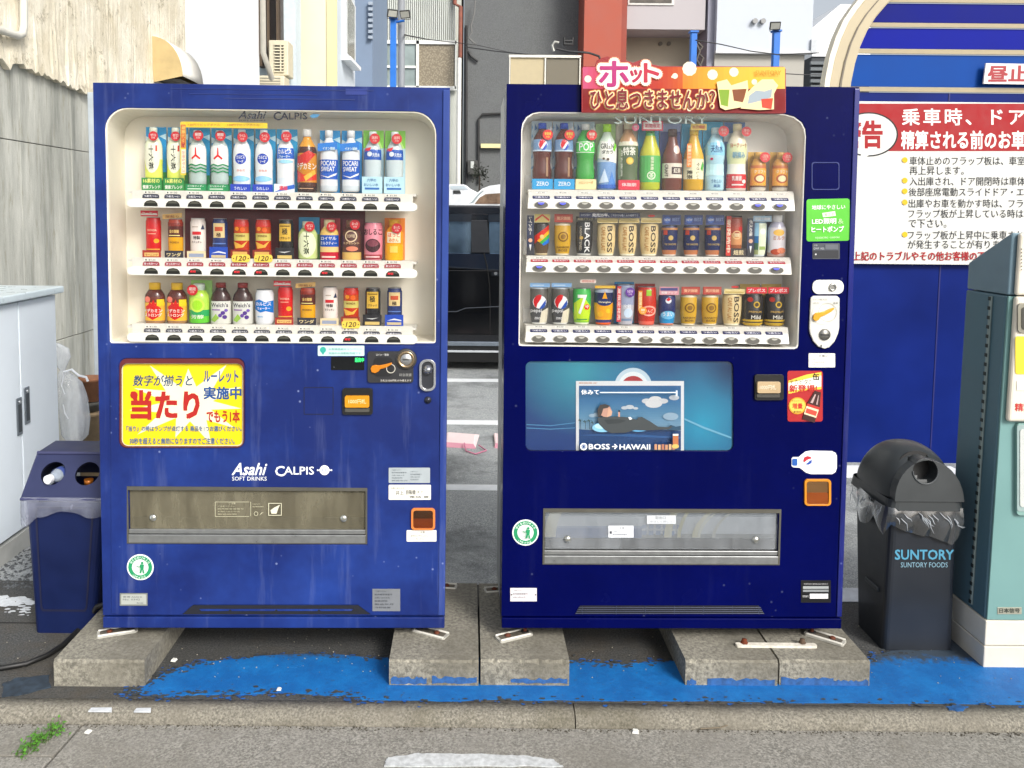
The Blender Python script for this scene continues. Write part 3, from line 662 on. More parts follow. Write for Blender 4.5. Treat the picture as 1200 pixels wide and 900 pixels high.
for k, (y_0, y_1, c_, w_) in enumerate(((446, 474, '9c6a4c', 9), (475, 486, '5c5a54', 8), (487, 520, 'a89070', 10))):
    a = onY(100, y_1, Yb+.2); b = onY(100, y_0, Yb+.2); mb = MB(); mb.lathe([(a.z if k < 2 else 0, w_*.9*s_*1.5), (b.z-.02, w_*1.5*s_), (b.z-.02, w_*1.6*s_), (b.z, w_*1.6*s_)], c=(a.x-.015, Yb+.3, 0), n=16); mb.build('pot', K(c_, .8, var=.2, sc=20, bp=.2), cr_)
# left bin
def taper_box(mb, x0, x1, y0_, y1_, z0_, X0, X1, Y0_, Y1_, z1_, r0, n=4):
    lo = rrect(x0, y0_, x1, y1_, r0, n); hi = rrect(X0, Y0_, X1, Y1_, r0*1.15, n); m_ = len(lo)
    mb.add([(x, y, z0_) for x, y in lo]+[(x, y, z1_) for x, y in hi], [(i, (i+1) % m_, m_+(i+1) % m_, m_+i) for i in range(m_)]); mb.add([(x, y, z0_) for x, y in lo], [list(range(m_))]); return mb
yb0 = onG(75, 742).y; bx0 = onG(40, 742).x; bx1 = bx0+.215; tb0 = onY(29, 590, yb0-.03).x; tb1 = tb0+.288; zt_ = onY(60, 588, yb0-.03).z
bn = thing('recycling_bin', 'dark navy recycling bin with two round holes, left of the left machine', 'bin', ((bx0+bx1)/2, yb0+.1, 0))
NB = K('0f1c46', .5, var=.2, sc=5, bp=.08, spec=.25); NB2 = K('262c4e', .5, var=.12, sc=6, spec=.35)
mb = MB(); taper_box(mb, bx0, bx1, yb0, yb0+.22, .0, tb0, tb1, yb0-.035, yb0+.26, zt_, .022); bd = mb.build('body', NB, bn, bevel=.003)
# sunken panel outline on the front
fx = lambda u, v, h: Vector(((bx0+(bx1-bx0)*u)*(1-v)+(tb0+(tb1-tb0)*u)*v, yb0*(1-v)+(yb0-.035)*v-h, zt_*v))
mb = MB(); oc = rrect(.13, .17, .87, .97, .04); ic = rrect(.155, .185, .845, .955, .04); mb.prism([oc, ic[::-1]], .0016, -.001, lambda x, z, h: fx(x, z, h)); mb.build('panel_groove', K('111433', .6), bd)
z1_ = onY(75, 523, yb0+.12).z; lid_f = yb0-.045
LX0, LX1 = tb0-.006, tb1+.01
mb = MB(); A_ = [(LX0, lid_f, zt_+.012), (LX1, lid_f, zt_+.012), (LX1, yb0+.27, zt_+.012), (LX0, yb0+.27, zt_+.012)]; sl_ = .013
tf = [(LX0+sl_, lid_f+.10, z1_-.006), (LX1-sl_, lid_f+.10, z1_-.006), (LX1-sl_, yb0+.19, z1_), (LX0+sl_, yb0+.19, z1_)]
# slanted face with two round holes
U = Vector(A_[1])-Vector(A_[0]); Wd = (Vector(tf[0])+Vector(tf[1]))/2-(Vector(A_[0])+Vector(A_[1]))/2; fw = U.length; fh = Wd.length; Un = U.normalized(); Wn = Wd.normalized(); Nn = Un.cross(Wn).normalized(); O_ = Vector(A_[0])
if Nn.y > 0: Nn = -Nn
fl_ = lambda x, z, h: O_+Un*x+Wn*z+Nn*(-h)
hr_ = .043; hc = [(fw*.295, fh*.56), (fw*.70, fh*.56)]
mb.prism([[(0, 0), (fw, 0), (fw-sl_, fh), (sl_, fh)], circ(*hc[0], hr_, 28)[::-1], circ(*hc[1], hr_, 28)[::-1]], 0, .004, fl_)
o = mb.build('lid_front', NB2, bn)
mb = MB(); mb.add([A_[0], A_[1], A_[2], A_[3], *tf], [(1, 2, 6, 5), (2, 3, 7, 6), (3, 0, 4, 7), (4, 5, 6, 7)]); mb.build('lid_shell', NB2, bn, solid=.004)
mb = MB(); mb.tube([tf[0], tf[1]], .007, 8); mb.tube([Vector(A_[0])+Vector((0, 0, .002)), Vector(A_[1])+Vector((0, 0, .002))], .006, 8); mb.build('lid_edge', K('34375a', .45), bn)
for hcx in hc:
    mb = MB(); mb.add([fl_(hcx[0]+hr_*math.cos(2*math.pi*k/28), hcx[1]+hr_*math.sin(2*math.pi*k/28), h_) for h_ in (.0, .012) for k in range(28)], [(k, (k+1) % 28, 28+(k+1) % 28, 28+k) for k in range(28)], True); mb.build('hole_collar', K('15162a', .6), bn)
mb = MB(); mb.box(LX0+.02, LX1-.02, yb0+.0, yb0+.24, zt_-.03, zt_-.025); mb.build('waste_surface', K('0e0e10', .9), bn)
# bottle sticking out of the left hole
pt = thing('empty_bottle', 'crushed clear bottle with white cap poking out of the bin hole', 'bottle', tuple(fl_(hc[0][0], hc[0][1]-.01, 0)))
ax0 = fl_(hc[0][0]+.012, hc[0][1]+.018, .05); ax1 = fl_(hc[0][0]-.002, hc[0][1]-.032, -.025)
dv = (ax1-ax0); mb = MB(); mb.tube([ax0, ax0+dv*.35, ax0+dv*.6, ax0+dv*.72, ax0+dv*.8], [.027, .026, .019, .012, .011], 14); mb.build('bottle_body', film_mat('pet_film', 'b8c4d4', .6, .12), pt)
mb = MB(); mb.tube([ax0+dv*.8, ax1], .0155, 16); mb.build('cap', K('dcdee2', .4), pt)
mb = MB(); mb.tube([ax0+dv*.12, ax0+dv*.4], [.0275, .0268], 14, False); mb.build('wrapper', K('46589c', .4), pt)
tn = thing('discarded_can', 'orange can end glinting inside the right hole of the navy bin', 'can', tuple(fl_(hc[1][0], hc[1][1]-.02, .03)))
q_ = fl_(hc[1][0]+.002, hc[1][1]-.022, .022); mb = MB(); mb.lathe([(0, .014), (.02, .016)], c=tuple(q_-Vector((0, 0, .012))), n=14); mb.build('can', K('a05c18', .35, .4), tn)
# liner skirt hanging round a bin
def skirt(name, parent, mat, path, ztop, drops, seed, out=.006, amp=.010):
    rr = random.Random(seed); mb = MB(); n = len(path); m_ = 7; vs = []
    for i, (x, y) in enumerate(path):
        px_, py_ = path[max(i-1, 0)]; qx, qy = path[min(i+1, n-1)]; d = Vector((qx-px_, qy-py_, 0)).normalized(); nr = Vector((d.y, -d.x, 0))
        ph_ = rr.uniform(-1, 1)
        for j in range(m_):
            t = j/(m_-1); zt1 = ztop[i] if isinstance(ztop, list) else ztop; z = zt1-drops[i]*t
            o_ = out+amp*math.sin(i*.75+j*.6)*t+amp*.25*ph_*t+.008*math.sin(t*3.1)
            vs.append(Vector((x, y, z))+nr*o_)
    mb.add(vs, [(i*m_+j, i*m_+j+1, (i+1)*m_+j+1, (i+1)*m_+j) for i in range(n-1) for j in range(m_-1)], True); return mb.build(name, mat, parent)
nP = 46; path = []; dr = []; 
for i in range(nP): 
    t = i/(nP-1)
    if t < .3: u = t/.3; path.append((tb0-.004-.035*math.sin(u*3.14), yb0+.22-.25*u)); dr.append(.055+.10*math.sin(u*3.0))
    else: u = (t-.3)/.7; path.append((tb0+(tb1-tb0)*u, yb0-.042)); dr.append(.062+.012*math.sin(u*9)+(.055*max(0, 1-u*6)))
skirt('bin_liner', bn, film_mat('grey_liner', '8a8ea0', .50, .2), path, zt_+.022, dr, 5, amp=.004)
# right bin with dome lid
ya_ = onG(1075, 763).y; ax_, bx_ = onG(1033, 761).x, onG(1118, 764).x; zl = onY(1080, 590, ya_-.01).z
LXa, LXb = onY(1042, 585, ya_-.02).x, onY(1132, 585, ya_-.02).x; LYb = ya_+.29
db = thing('dome_bin', 'black waste bin with dome lid and blue lettering, right of the right machine', 'bin', ((ax_+bx_)/2, ya_+.1, 0))
BK = K('1b2028', .42, var=.12, sc=6, coat=.15, bp=.05); BKL = K('303436', .38, var=.1, sc=8)
mb = MB(); taper_box(mb, ax_, bx_, ya_, ya_+.20, 0, LXa+.014, LXb-.020, ya_-.012, LYb-.02, zl, .02); bb = mb.build('body', BK, db, bevel=.003)
fz = zl; fx2 = lambda u, v, h: Vector(((ax_*(1-v)+(LXa+.014)*v)+((bx_-ax_)*(1-v)+(LXb-LXa-.034)*v)*u, ya_-.012*v-h, fz*v))
def fpx(px, py, h):
    v = onY(px, py, ya_-.006); return Vector((v.x, ya_-.012*(v.z/fz)-h, v.z))
P = Print(lambda a, b, h: fpx(a, b, h+.0012)); P.text('SUNTORY', 1048, 655.5, 1117, 643.5, '4f93b0', .05); P.text('SUNTORY FOODS', 1055, 664.5, 1110, 658.5, '84a8b8', .02); P.build('lettering', bb, local=False)
mb = MB(); yy0 = ya_+.05; mb.box(-.0, .012, 0, .075, 0, .018); 
vl = lambda y, z: (ax_+(LXa+.014-ax_)*z/zl)
mb = MB(); z_ = zl*.36; mb.box(vl(0, z_)-.008, vl(0, z_)+.02, ya_+.045, ya_+.14, z_, z_+.016); mb.build('side_grip', K('2c3034', .4), bb, bevel=.004)
# lid: flared rim, then a dome rising from it, and a front hood with a round mouth
mb = MB(); taper_box(mb, LXa, LXb, ya_-.026, LYb, zl-.022, LXa+.004, LXb-.004, ya_-.022, LYb-.004, zl+.014, .03); rim = mb.build('lid_rim', BKL, db, bevel=.004, seg=2)
lx0, lx1, ly0, ly1 = LXa+.004, LXb-.004, ya_-.020, LYb-.004; cxm, cym = (lx0+lx1)/2, (ly0+ly1)/2; Hd = onY(1075, 517, cym).z-zl-.014
mb = MB(); nn = 60; vs = []; lev = 18; z0_ = zl+.014; mc = onY(1086, 553, ly0-.004)
def sup(a, rx, ry, e):
    c, s_ = math.cos(a), math.sin(a); return (rx*math.copysign(abs(c)**e, c), ry*math.copysign(abs(s_)**e, s_))
for j in range(lev+1):
    t = j/lev*math.pi/2; rr_ = math.cos(t)**.8; e = .42+.5*(j/lev)
    for k in range(nn):
        x, y = sup(2*math.pi*k/nn, (lx1-lx0)/2*rr_, (ly1-ly0)/2*rr_, e); vs.append((cxm+x, cym+y, z0_+Hd*math.sin(t)))
mb.add(vs, [(j*nn+k, j*nn+(k+1) % nn, (j+1)*nn+(k+1) % nn, (j+1)*nn+k) for j in range(lev) for k in range(nn) if not (vs[j*nn+k][1] < cym and (vs[j*nn+k][0]-mc.x)**2+(vs[j*nn+k][2]-mc.z)**2 < .047**2)], True); dm = mb.build('dome', BKL, db)
# hood: vertical arch facing the front
hx0, hx1 = lx0+.012, lx1-.006; hcx = (hx0+hx1)/2; hw_ = (hx1-hx0)/2; hh_ = Hd*.83
arc = [(hx1, z0_-.002), (hx0, z0_-.002)]+[(hcx-hw_*math.cos(R(k*10)), z0_+hh_*math.sin(R(k*10))) for k in range(19)]
mouth = [(mc.x+.043*math.cos(2*math.pi*k/28), mc.z+.043*math.sin(2*math.pi*k/28)) for k in range(28)]
lean = lambda x, z, h: Vector((x, ly0-.008+(z-z0_)*.12+h, z))
mb = MB(); mb.prism([arc, mouth[::-1]], 0, .12, lean); mb.build('hood', BKL, db, bevel=.004, seg=2)
mb = MB(); mb.prism([[(mc.x+.072*math.cos(2*math.pi*k/28), mc.z-.012+.066*math.sin(2*math.pi*k/28)) for k in range(28)]], .055, .06, lean); mb.build('mouth_flap', K('0b0c0d', .5), db)
mb = MB(); pm = [lean(mc.x+.044*math.cos(R(a)), mc.z+.044*math.sin(R(a)), -.001) for a in range(180, 361, 12)]; mb.tube(pm, .003, 6); mb.build('mouth_lip', K('44484a', .4), db)
nP = 50; path = []; dr = []; zt1 = []
for i in range(nP):
    t = i/(nP-1)
    if t < .34: u = t/.34; path.append((LXa+.010-.02*math.sin(u*2.6)*u, LYb-.03-(LYb-ya_-.02)*u)); dr.append(.05+.07*abs(math.sin(u*4.2)))
    else: u = (t-.34)/.66; path.append((LXa+.01+(LXb-LXa-.02)*u, ya_-.016)); dr.append(.060+.085*u+.006*math.sin(u*7)-(.08*max(0, (u-.88)/.12)))
skirt('bin_liner', db, clear_mat('clear_liner', gloss=.16, haze=.04, hazecol='b8c0c8', rough=.12), path, zl-.012, dr, 8, out=.006, amp=.005)
rf = random.Random(6)  # pale threads: highlights along the liner's folds, made as thin tubes
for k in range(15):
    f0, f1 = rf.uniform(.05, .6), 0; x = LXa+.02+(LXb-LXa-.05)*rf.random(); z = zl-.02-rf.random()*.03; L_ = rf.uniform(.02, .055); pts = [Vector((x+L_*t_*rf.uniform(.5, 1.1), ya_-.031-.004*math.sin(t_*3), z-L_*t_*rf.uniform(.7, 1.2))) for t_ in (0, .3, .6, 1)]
    mb = MB(); mb.tube(pts, [.0006, .0016, .0012, .0005], 5); mb.build('liner_fold_glint', K('aeb4ba', .15, var=.1), db)
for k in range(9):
    y_ = ya_+.0+(LYb-ya_-.05)*rf.random(); z = zl-.015-rf.random()*.03; L_ = rf.uniform(.03, .07); mb = MB(); mb.tube([Vector((LXa-.012+rf.uniform(-.006, .004), y_+t_*.02, z-L_*t_)) for t_ in (0, .3, .6, 1)], [.0006, .002, .0014, .0005], 5); mb.build('liner_fold_glint', K('c4cad0', .15, var=.1), db)
# ================================================================ payment machine, right edge
FY = onG(1152, 783).y; px0_ = onG(1152, 783).x
pm_ = thing('payment_machine', 'teal and cream parking payment machine on a white plinth, at the right edge', 'payment machine', (px0_+.3, FY+.1, 0))
TEAL = K('6d9492', .5, var=.05, sc=4); TEAL_SHADED = K('4e6d7a', .5, var=.05, sc=4); CRM = K('ded6c6', .4, var=.03)  # darker teal for the body: its shaded side put into the colour
zb_ = onY(1152, 728, FY).z; zm_ = onY(1152, 757, FY).z
mb = MB(); mb.box(px0_-.0, px0_+.62, FY, FY+.24, 0, zm_-.002); mb.build('plinth_step', K('cfc9bc', .7, var=.08, sc=10), pm_, bevel=.004)
mb = MB(); mb.box(px0_+.002, px0_+.62, FY+.002, FY+.24, zm_, zb_); mb.build('plinth_step', K('d6d0c2', .7, var=.06, sc=10), pm_, bevel=.004)
tx = lambda z: (onY(1182, 345, FY).x-px0_)*(z-zb_)/(onY(1182, 345, FY).z-zb_)*.72
zs_ = onY(1180, 346, FY).z; ztp = onY(1182, 272, FY).z; zbk = onY(1130, 308, FY+.22).z
def shear_hexa(x0, x1, y0_, y1_, z0_, z1_, zback=None):
    zb2 = zback if zback is not None else z1_
    mb = MB(); mb.hexa([(x0+tx(z0_), y0_, z0_), (x1, y0_, z0_), (x1, y1_, z0_), (x0+tx(z0_)*.9, y1_, z0_), (x0+tx(z1_), y0_, z1_), (x1, y0_, z1_), (x1, y1_, zb2), (x0+tx(zb2)*.9, y1_, zb2)]); return mb
zmid = onY(1168, 493, FY).z
shear_hexa(px0_+.004, px0_+.62, FY+.014, FY+.235, zb_+.001, zs_-.003).build('body', TEAL_SHADED, pm_, bevel=.006, seg=3); shear_hexa(px0_+.008, px0_+.618, FY+.006, FY+.0138, zb_+.002, zs_-.004).build('front_door', TEAL, pm_, bevel=.002)
shear_hexa(px0_+.006, px0_+.62, FY+.008, FY+.235, zs_, ztp, zbk).build('head', K('6c8592', .4, var=.05), pm_, bevel=.006, seg=3)
shear_hexa(px0_+.022, px0_+.60, FY-.012, FY+.006, zs_+.001, ztp-.003).build('head_panel', CRM, pm_, bevel=.008, seg=3)
mp_ = shear_hexa(px0_+.020, px0_+.60, FY-.016, FY+.006, zmid, zs_-.003).build('front_panel', CRM, pm_, bevel=.010, seg=3)
def fp(x0, y0_, x1, y1_, name, mat, parent, dy, t=.004, r=2):
    pts = [(v.x, v.z) for v in (onY(a, b, FY-dy) for a, b in rrect(x0, y0_, x1, y1_, r))]; mb = MB(); mb.prism([pts], FY-dy-t, FY-dy); return mb.build(name, mat, parent, bevel=.001)
o = fp(1191.5, 355, 1222, 390, 'card_slot', K('8a8678', .4), mp_, .016, .006, 5); fp(1197, 360, 1218, 386, 'slot_face', K('45443e', .4), o, .022, .002, 3)
fp(1189.5, 394, 1222, 438.5, 'yellow_sign', K('e6cc3c', .4), mp_, .016, .002, 3); o = fp(1191, 446, 1222, 457.5, 'button_panel', K('dedace', .4), mp_, .016, .002, 1)
P = Print(lambda a, b, h: onY(a, b, FY-.0165-h)); P.text('精算', 1189.5, 482, 1209, 472.5, 'c02c28', .03); P.text('硬貨', 1193, 454, 1199, 449.5, '8c9098'); P.build('lettering', mp_, local=False)
P = Print(lambda a, b, h: onY(a, b, FY-.0125-h)); [P.circle(1197.3, 292+4*k, .8, '5c5a52') for k in range(7)]; P.build('speaker_holes', mp_, local=False)
o = fp(1189, 495, 1240, 602.5, 'return_bezel', K('7fa39c', .4), pm_, -.006, .012, 4); fp(1191.5, 498, 1240, 599, 'return_panel', K('94a8a6', .35), o, .0062, .002, 3); fp(1195, 503, 1240, 594, 'return_window', K('c4c8c4', .3), o, .0084, .002, 3)
o = fp(1168.5, 711.5, 1197, 719.5, 'nameplate', K('b8b8a8', .4, .5), pm_, -.006, .002, 0)
P = Print(lambda a, b, h: onY(a, b, FY+.0038-h)); P.text('日本信号', 1171, 718.3, 1195, 712.8, '24302c', .03); P.build('lettering', o, local=False)
mb = MB(); hyv = FY+.085; mb.tube([(px0_+tx(z)*.96+.001, hyv, z) for z in (zb_+.02, zs_*.5, zs_-.012)], .006, 8); hg = mb.build('hinge', K('8c9a98', .4, .5), pm_)
for k in range(34):
    z = zb_+.03+(zs_-zb_-.05)*k/33; mb = MB(); mb.box(px0_+tx(z)*.96-.0065, px0_+tx(z)*.96-.004, hyv-.006, hyv+.006, z-.006, z+.006); mb.build('knuckle', K('1c2424', .6), hg)
# ================================================================ blue shelter on the right with its signs
SY = D(5.1)
sh = thing('parking_shelter', 'blue panelled parking shelter end wall with cream arch and ribs, at the right', 'shelter', (onG(1100, 545).x, SY, 0))
A = lambda px, py, Yd=SY: onY(px, py, Yd)
arch = [(966, 150), (966.5, 118), (969, 95), (974, 70), (981, 48), (990, 28), (1001, 12), (1014, -4), (1032, -22), (1060, -44), (1100, -66), (1160, -86), (1240, -96), (1330, -92)]
inn = [(992, 150), (992.5, 118), (994.5, 98), (999, 76), (1005, 56), (1013, 38), (1023, 22), (1035, 8), (1050, -8), (1072, -24), (1108, -44), (1164, -62), (1240, -72), (1330, -68)]
ap = [(v.x, v.z) for v in (A(a, b) for a, b in arch)]; ip = [(v.x, v.z) for v in (A(a, b) for a, b in inn)]
ARC = K('b7aa8e', .55, var=.07, sc=5)
mb = MB(); mb.prism([[(ap[0][0], 0)]+ap+ip[::-1]+[(ip[0][0], 0)]], SY-.04, SY+.03); mb.build('arch_frame', ARC, sh, bevel=.008)
mid = [((a[0]*.45+b[0]*.55), (a[1]*.45+b[1]*.55)) for a, b in zip(ap, ip)]
mb = MB(); mb.prism([mid[1:]+[(x-.012, z-.006) for x, z in mid[1:]][::-1]], SY-.046, SY-.04); mb.build('arch_joint', K('6f675a', .6), sh)
mb = MB(); out2 = [(x-.03, z+.012) for x, z in ap[1:]]; mb.prism([out2+ap[1:][::-1]], SY-.05, SY+.02); mb.build('roof_edge', K('e2dccc', .5), sh)
def clipx(z):      # inner arch x at this height
    for (x0, z0_), (x1, z1_) in zip(ip, ip[1:]):
        if z0_ <= z <= z1_: return x0+(x1-x0)*(z-z0_)/(z1_-z0_)
    return ip[0][0] if z < ip[0][1] else ip[-1][0]
XR = A(1330, 100).x
ribs = [(1100, 102, 108.3), (1100, 57.3, 63.8), (1100, 26.5, 32.6), (1100, -2, 3.5), (1100, -30, -25)]
rz = [(A(x, b).z, A(x, a).z) for x, a, b in ribs]
def band(z0_, z1_, name, mat, dy, t):
    n = 8; pts = [(clipx(z0_+(z1_-z0_)*k/n)+.0, z0_+(z1_-z0_)*k/n) for k in range(n+1)]+[(XR, z1_), (XR, z0_)]
    mb = MB(); mb.prism([pts], SY+dy, SY+dy+t); return mb.build(name, mat, sh)
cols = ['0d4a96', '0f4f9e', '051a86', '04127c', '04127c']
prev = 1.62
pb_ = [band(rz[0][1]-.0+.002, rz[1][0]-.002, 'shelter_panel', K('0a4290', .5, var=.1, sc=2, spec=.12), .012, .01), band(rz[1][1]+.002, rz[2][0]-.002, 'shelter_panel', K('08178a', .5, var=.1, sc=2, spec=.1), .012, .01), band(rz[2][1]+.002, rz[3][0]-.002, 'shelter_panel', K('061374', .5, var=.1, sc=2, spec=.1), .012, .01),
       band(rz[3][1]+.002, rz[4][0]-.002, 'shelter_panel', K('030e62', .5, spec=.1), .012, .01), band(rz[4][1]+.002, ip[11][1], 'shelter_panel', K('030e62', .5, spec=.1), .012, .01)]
for a_, b_ in rz: band(a_+.003, b_-.003, 'rib', K('a3967a', .6, var=.08), .0, .012)
zs0 = A(1100, 545).z
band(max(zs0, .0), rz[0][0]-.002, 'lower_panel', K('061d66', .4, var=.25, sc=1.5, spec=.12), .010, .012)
for k in range(1, 4):
    x = ip[0][0]+k*.62; mb = MB(); mb.box(x-.004, x+.004, SY+.0068, SY+.0098, .01, rz[0][0]-.004); mb.build('panel_seam', K('030e5c', .5), sh)
# big warning board
Yg = SY-.03
sg = thing('warning_board', 'white and red parking warning board with bulleted text on the blue shelter wall', 'sign', (A(1150, 309).x, Yg, A(1150, 309).z))
o = face_box('board', 985, 121.5, 1330, 309, Yg, K('cfcfca', .6, var=.03), sg, .02, bevel=.002)
P = Print(lambda a, b, h: onY(a, b, Yg-h), step=.00012, h0=.001)
RD = '9a0e16'
P.rect(985, 121.5, 1330, 177, RD)
P.circle(1018, 157.5, 34.5, '1c1c1c', ry=26, n=40); P.circle(1018, 157.5, 32.6, 'd2d2ce', ry=24.4, n=40); P.poly([(1010, 180), (1026, 178), (1003, 190)], 'd2d2ce')
P.text('警告', 984, 174, 1034.5, 141, RD, .07)
P.text('乗車時、ドア開閉', 1057, 147, 1250, 127, 'ece8e4', .03, sp=1.25); P.text('精算される前のお車の移動', 1056, 175, 1249, 153, 'ece8e4', .045)
TX = '24262a'
for tx_, x0_, yb__ in (('車体止めのフラップ板は、車室を出た後に', 1066, 193.5), ('再上昇します。', 1066, 205), ('入出庫され、ドア開閉時は車体止めに', 1066, 217.5), ('後部座席電動スライドドア・エンジン', 1065, 230), ('出庫やお車を動かす時は、フラップ板', 1065, 243.5), ('フラップ板が上昇している時は、移動', 1064.5, 255.5), ('で下さい。', 1065, 267), ('フラップ板が上昇中に乗車されますと', 1064, 280.5), ('が発生することが有ります。', 1064, 291.5)):
    x1_ = x0_+9.65*len(tx_)-(4 if tx_[-1] == '。' else 0)
    P.text(tx_, x0_, yb__, x1_, yb__-10.2, TX, .012)
for y in (187.5, 211.5, 224, 237, 274.8): P.circle(1060.4, y, 3.3, 'd9ae14', n=14)
P.text('上記のトラブルやその他お客様の不注意による', 999.5, 305.5, 1203, 294.5, RD, .035)
P.build('lettering', o, local=False, rough=.7)
for px in (990, 1325):
    for py in (126, 304): v = onY(px, py, Yg); mb = MB(); mb.lathe([(-.006, .006), (0, .008)], c=(v.x, Yg, v.z), axis='y', n=10); mb.build('screw', K('8c8c88', .3, .8), sg)
s2 = thing('daytime_sign', 'small white sign with red characters under the shelter ribs, top right', 'sign', (A(1190, 98).x, Yg, A(1190, 98).z))
pts = [(v.x, v.z) for v in (onY(a, b, Yg) for a, b in ((1155.5, 74), (1330, 77), (1330, 101), (1152.5, 98)))]; mb = MB(); mb.prism([pts], Yg, Yg+.012); o = mb.build('sign_plate', K('e4dedc', .45), s2, bevel=.001)
P = Print(lambda a, b, h: onY(a, b, Yg-h), step=.00012, h0=.001); P.text('昼止め', 1157.5, 95.8, 1228, 76.6, '9c1c26', .06, .05); P.build('lettering', o, local=False)
# ================================================================ cars behind
def car(label, x0, x1, Yd, w, H, bodycol, name, glass, hood=.0, wheel=.3, roofcol=None):
    t = thing(name, label, 'car', ((x0+x1)/2, Yd+w/2, 0)); BM = K(bodycol, .2, var=.03, coat=.3); L = x1-x0; sill = .22; belt = H*.60
    GL = K(glass, .05, coat=.6, var=.1)
    low_p = [(x0+.05, sill), (x1-.05, sill), (x1, sill+.2), (x1-.02, belt*.75), (x1-L*.03, belt), (x0+L*hood, belt), (x0+.03, belt*.86), (x0, sill+.25)]
    mb = MB(); mb.prism([low_p], Yd, Yd+w); bd = mb.build('body', BM, t, bevel=.05, seg=4)
    gx0, gx1 = x0+L*(hood+.03), x1-L*.035; rx0, rx1 = x0+L*(hood+.16), x1-L*.09
    mb = MB(); mb.prism([[(gx0, belt-.02), (gx1, belt-.02), (rx1, H-.09), (rx0, H-.09)]], Yd+.05, Yd+w-.05); mb.build('cabin_glass', GL, t, bevel=.02)
    mb = MB(); mb.prism([[(rx0-.05, H-.10), (rx1+.04, H-.10), (rx1-.02, H-.02), (rx1-.3, H), (rx0+.3, H), (rx0, H-.03)]], Yd+.045, Yd+w-.045); mb.build('roof', K(roofcol or bodycol, .12, coat=.8), t, bevel=.03, seg=3)
    return t, bd, GL, BM, sill, belt, H, (gx0, gx1, rx0, rx1)
CY_ = D(8.05); zr = onY(558, 240.5, CY_).z
t, bd, GL, BM, sill, belt, H, g = car('black boxy car seen side on between the two machines', -2.3, 1.35, CY_, 1.48, zr, '0b0e14', 'parked_car', '10151d', roofcol='0e131c')
belt_z = onY(558, 296, CY_).z
def cz(py): return onY(558, py, CY_).z
def cx(px): return onY(px, 300, CY_).x
# pillars, window visors, door seams, handle, sill trim, wheels
mb = MB(); mb.prism([[(cx(552.5), cz(296)), (cx(574), cz(296)), (cx(570.5), cz(258)), (cx(551.5), cz(258))]], CY_-.004, CY_+.06); mb.build('door_pillar', K('191c22', .35), t, bevel=.003)
for a_, b_, k in ((cx(505), cx(552), 0), (cx(573), cx(640), 1)):
    mb = MB(); mb.prism([rrect(a_, cz(297), b_, cz(258), .02)], CY_+.015, CY_+.05); mb.build('window', K('7e9ab6', .06, .9, var=.5, sc=3), t)
    mb = MB(); mb.prism([rrect(a_-.01, cz(260), b_, cz(251), .01)], CY_-.012, CY_-.002); mb.build('window_visor', K('1c222b', .1, coat=.6), t, bevel=.003)
mb = MB(); mb.prism([[(cx(500), cz(297)), (cx(640), cz(297)), (cx(640), cz(315)), (cx(600), cz(318)), (cx(500), cz(313))]], CY_-.022, CY_+.02); mb.build('shoulder_panel', K('0c1422', .12, coat=.5), t, bevel=.015, seg=3)
mb = MB(); mb.prism([[(cx(500), cz(316)), (cx(640), cz(316)), (cx(640), cz(392)), (cx(500), cz(392))]], CY_-.014, CY_+.02); mb.build('door_panel', K('040508', .12, coat=.3, spec=.3), t, bevel=.02, seg=3)
mb = MB(); mb.tube([(cx(567), CY_-.024, cz(296)), (cx(571), CY_-.0245, cz(312)), (cx(574), CY_-.020, cz(335)), (cx(575), CY_-.016, cz(360)), (cx(575), CY_-.015, cz(391))], .005, 6); mb.build('door_seam', K('020203', .8), t)
mb = MB(); mb.tube([(cx(500), CY_-.017, cz(366)), (cx(536), CY_-.018, cz(365)), (cx(546), CY_-.018, cz(361)), (cx(600), CY_-.018, cz(358))], .006, 6); mb.build('body_crease', K('2c3138', .15, coat=.8), t)
mb = MB(); mb.prism([rrect(cx(576), cz(323), cx(590), cz(318.5), .012)], CY_-.045, CY_-.018); mb.build('door_handle', K('12161c', .1, coat=1), t, bevel=.005)
mb = MB(); mb.lathe([(-.03, .014), (-.024, .018)], c=(cx(581), CY_-.02, cz(320)), axis='y', n=12); mb.build('handle_button', K('c8ccd0', .15, .9), t)
mb = MB(); mb.box(cx(440), cx(640), CY_-.025, CY_+.02, cz(405), cz(400)); mb.build('sill_trim', K('9aa4b0', .12, .9), t, bevel=.004)
mb = MB(); mb.box(cx(440), cx(640), CY_-.035, CY_+.02, cz(412.5), cz(410.2)); mb.build('sill_strip', K('dfe4ea', .2, .6), t, bevel=.003)
mb = MB(); mb.box(cx(440), cx(640), CY_-.01, CY_+.5, cz(424), cz(405.5)); mb.build('rocker', K('0b0c0e', .4), t)
for wx in (-1.75, .78):
    for wy in (CY_+.02, CY_+1.30):
        mb = MB(); mb.lathe([(0, .20), (.0, .29), (.03, .31), (.15, .31), (.17, .29), (.17, .2)], c=(wx, wy, .31), axis='y', n=28, cap=False); w_ = mb.build('wheel', K('121212', .8), t)
        mb = MB(); mb.lathe([(.03, .20), (.01, .19), (.02, .06), (.0, .05), (.0, .001)], c=(wx, wy, .31), axis='y', n=28); mb.build('rim', K('8c9094', .25, .8), w_)
for xx, c_, nm in ((-2.31, 'd8dce0', 'headlight'), (1.335, '8c1418', 'taillight')):
    for yy in (CY_+.08, CY_+1.22): mb = MB(); mb.box(xx, xx+.03, yy, yy+.18, .72, .86); mb.build(nm, K(c_, .1), t, bevel=.01)
WY = D(13.5); q_ = lambda a, b, Yd=WY: (onY(a, b, Yd).x, onY(a, b, Yd).z)
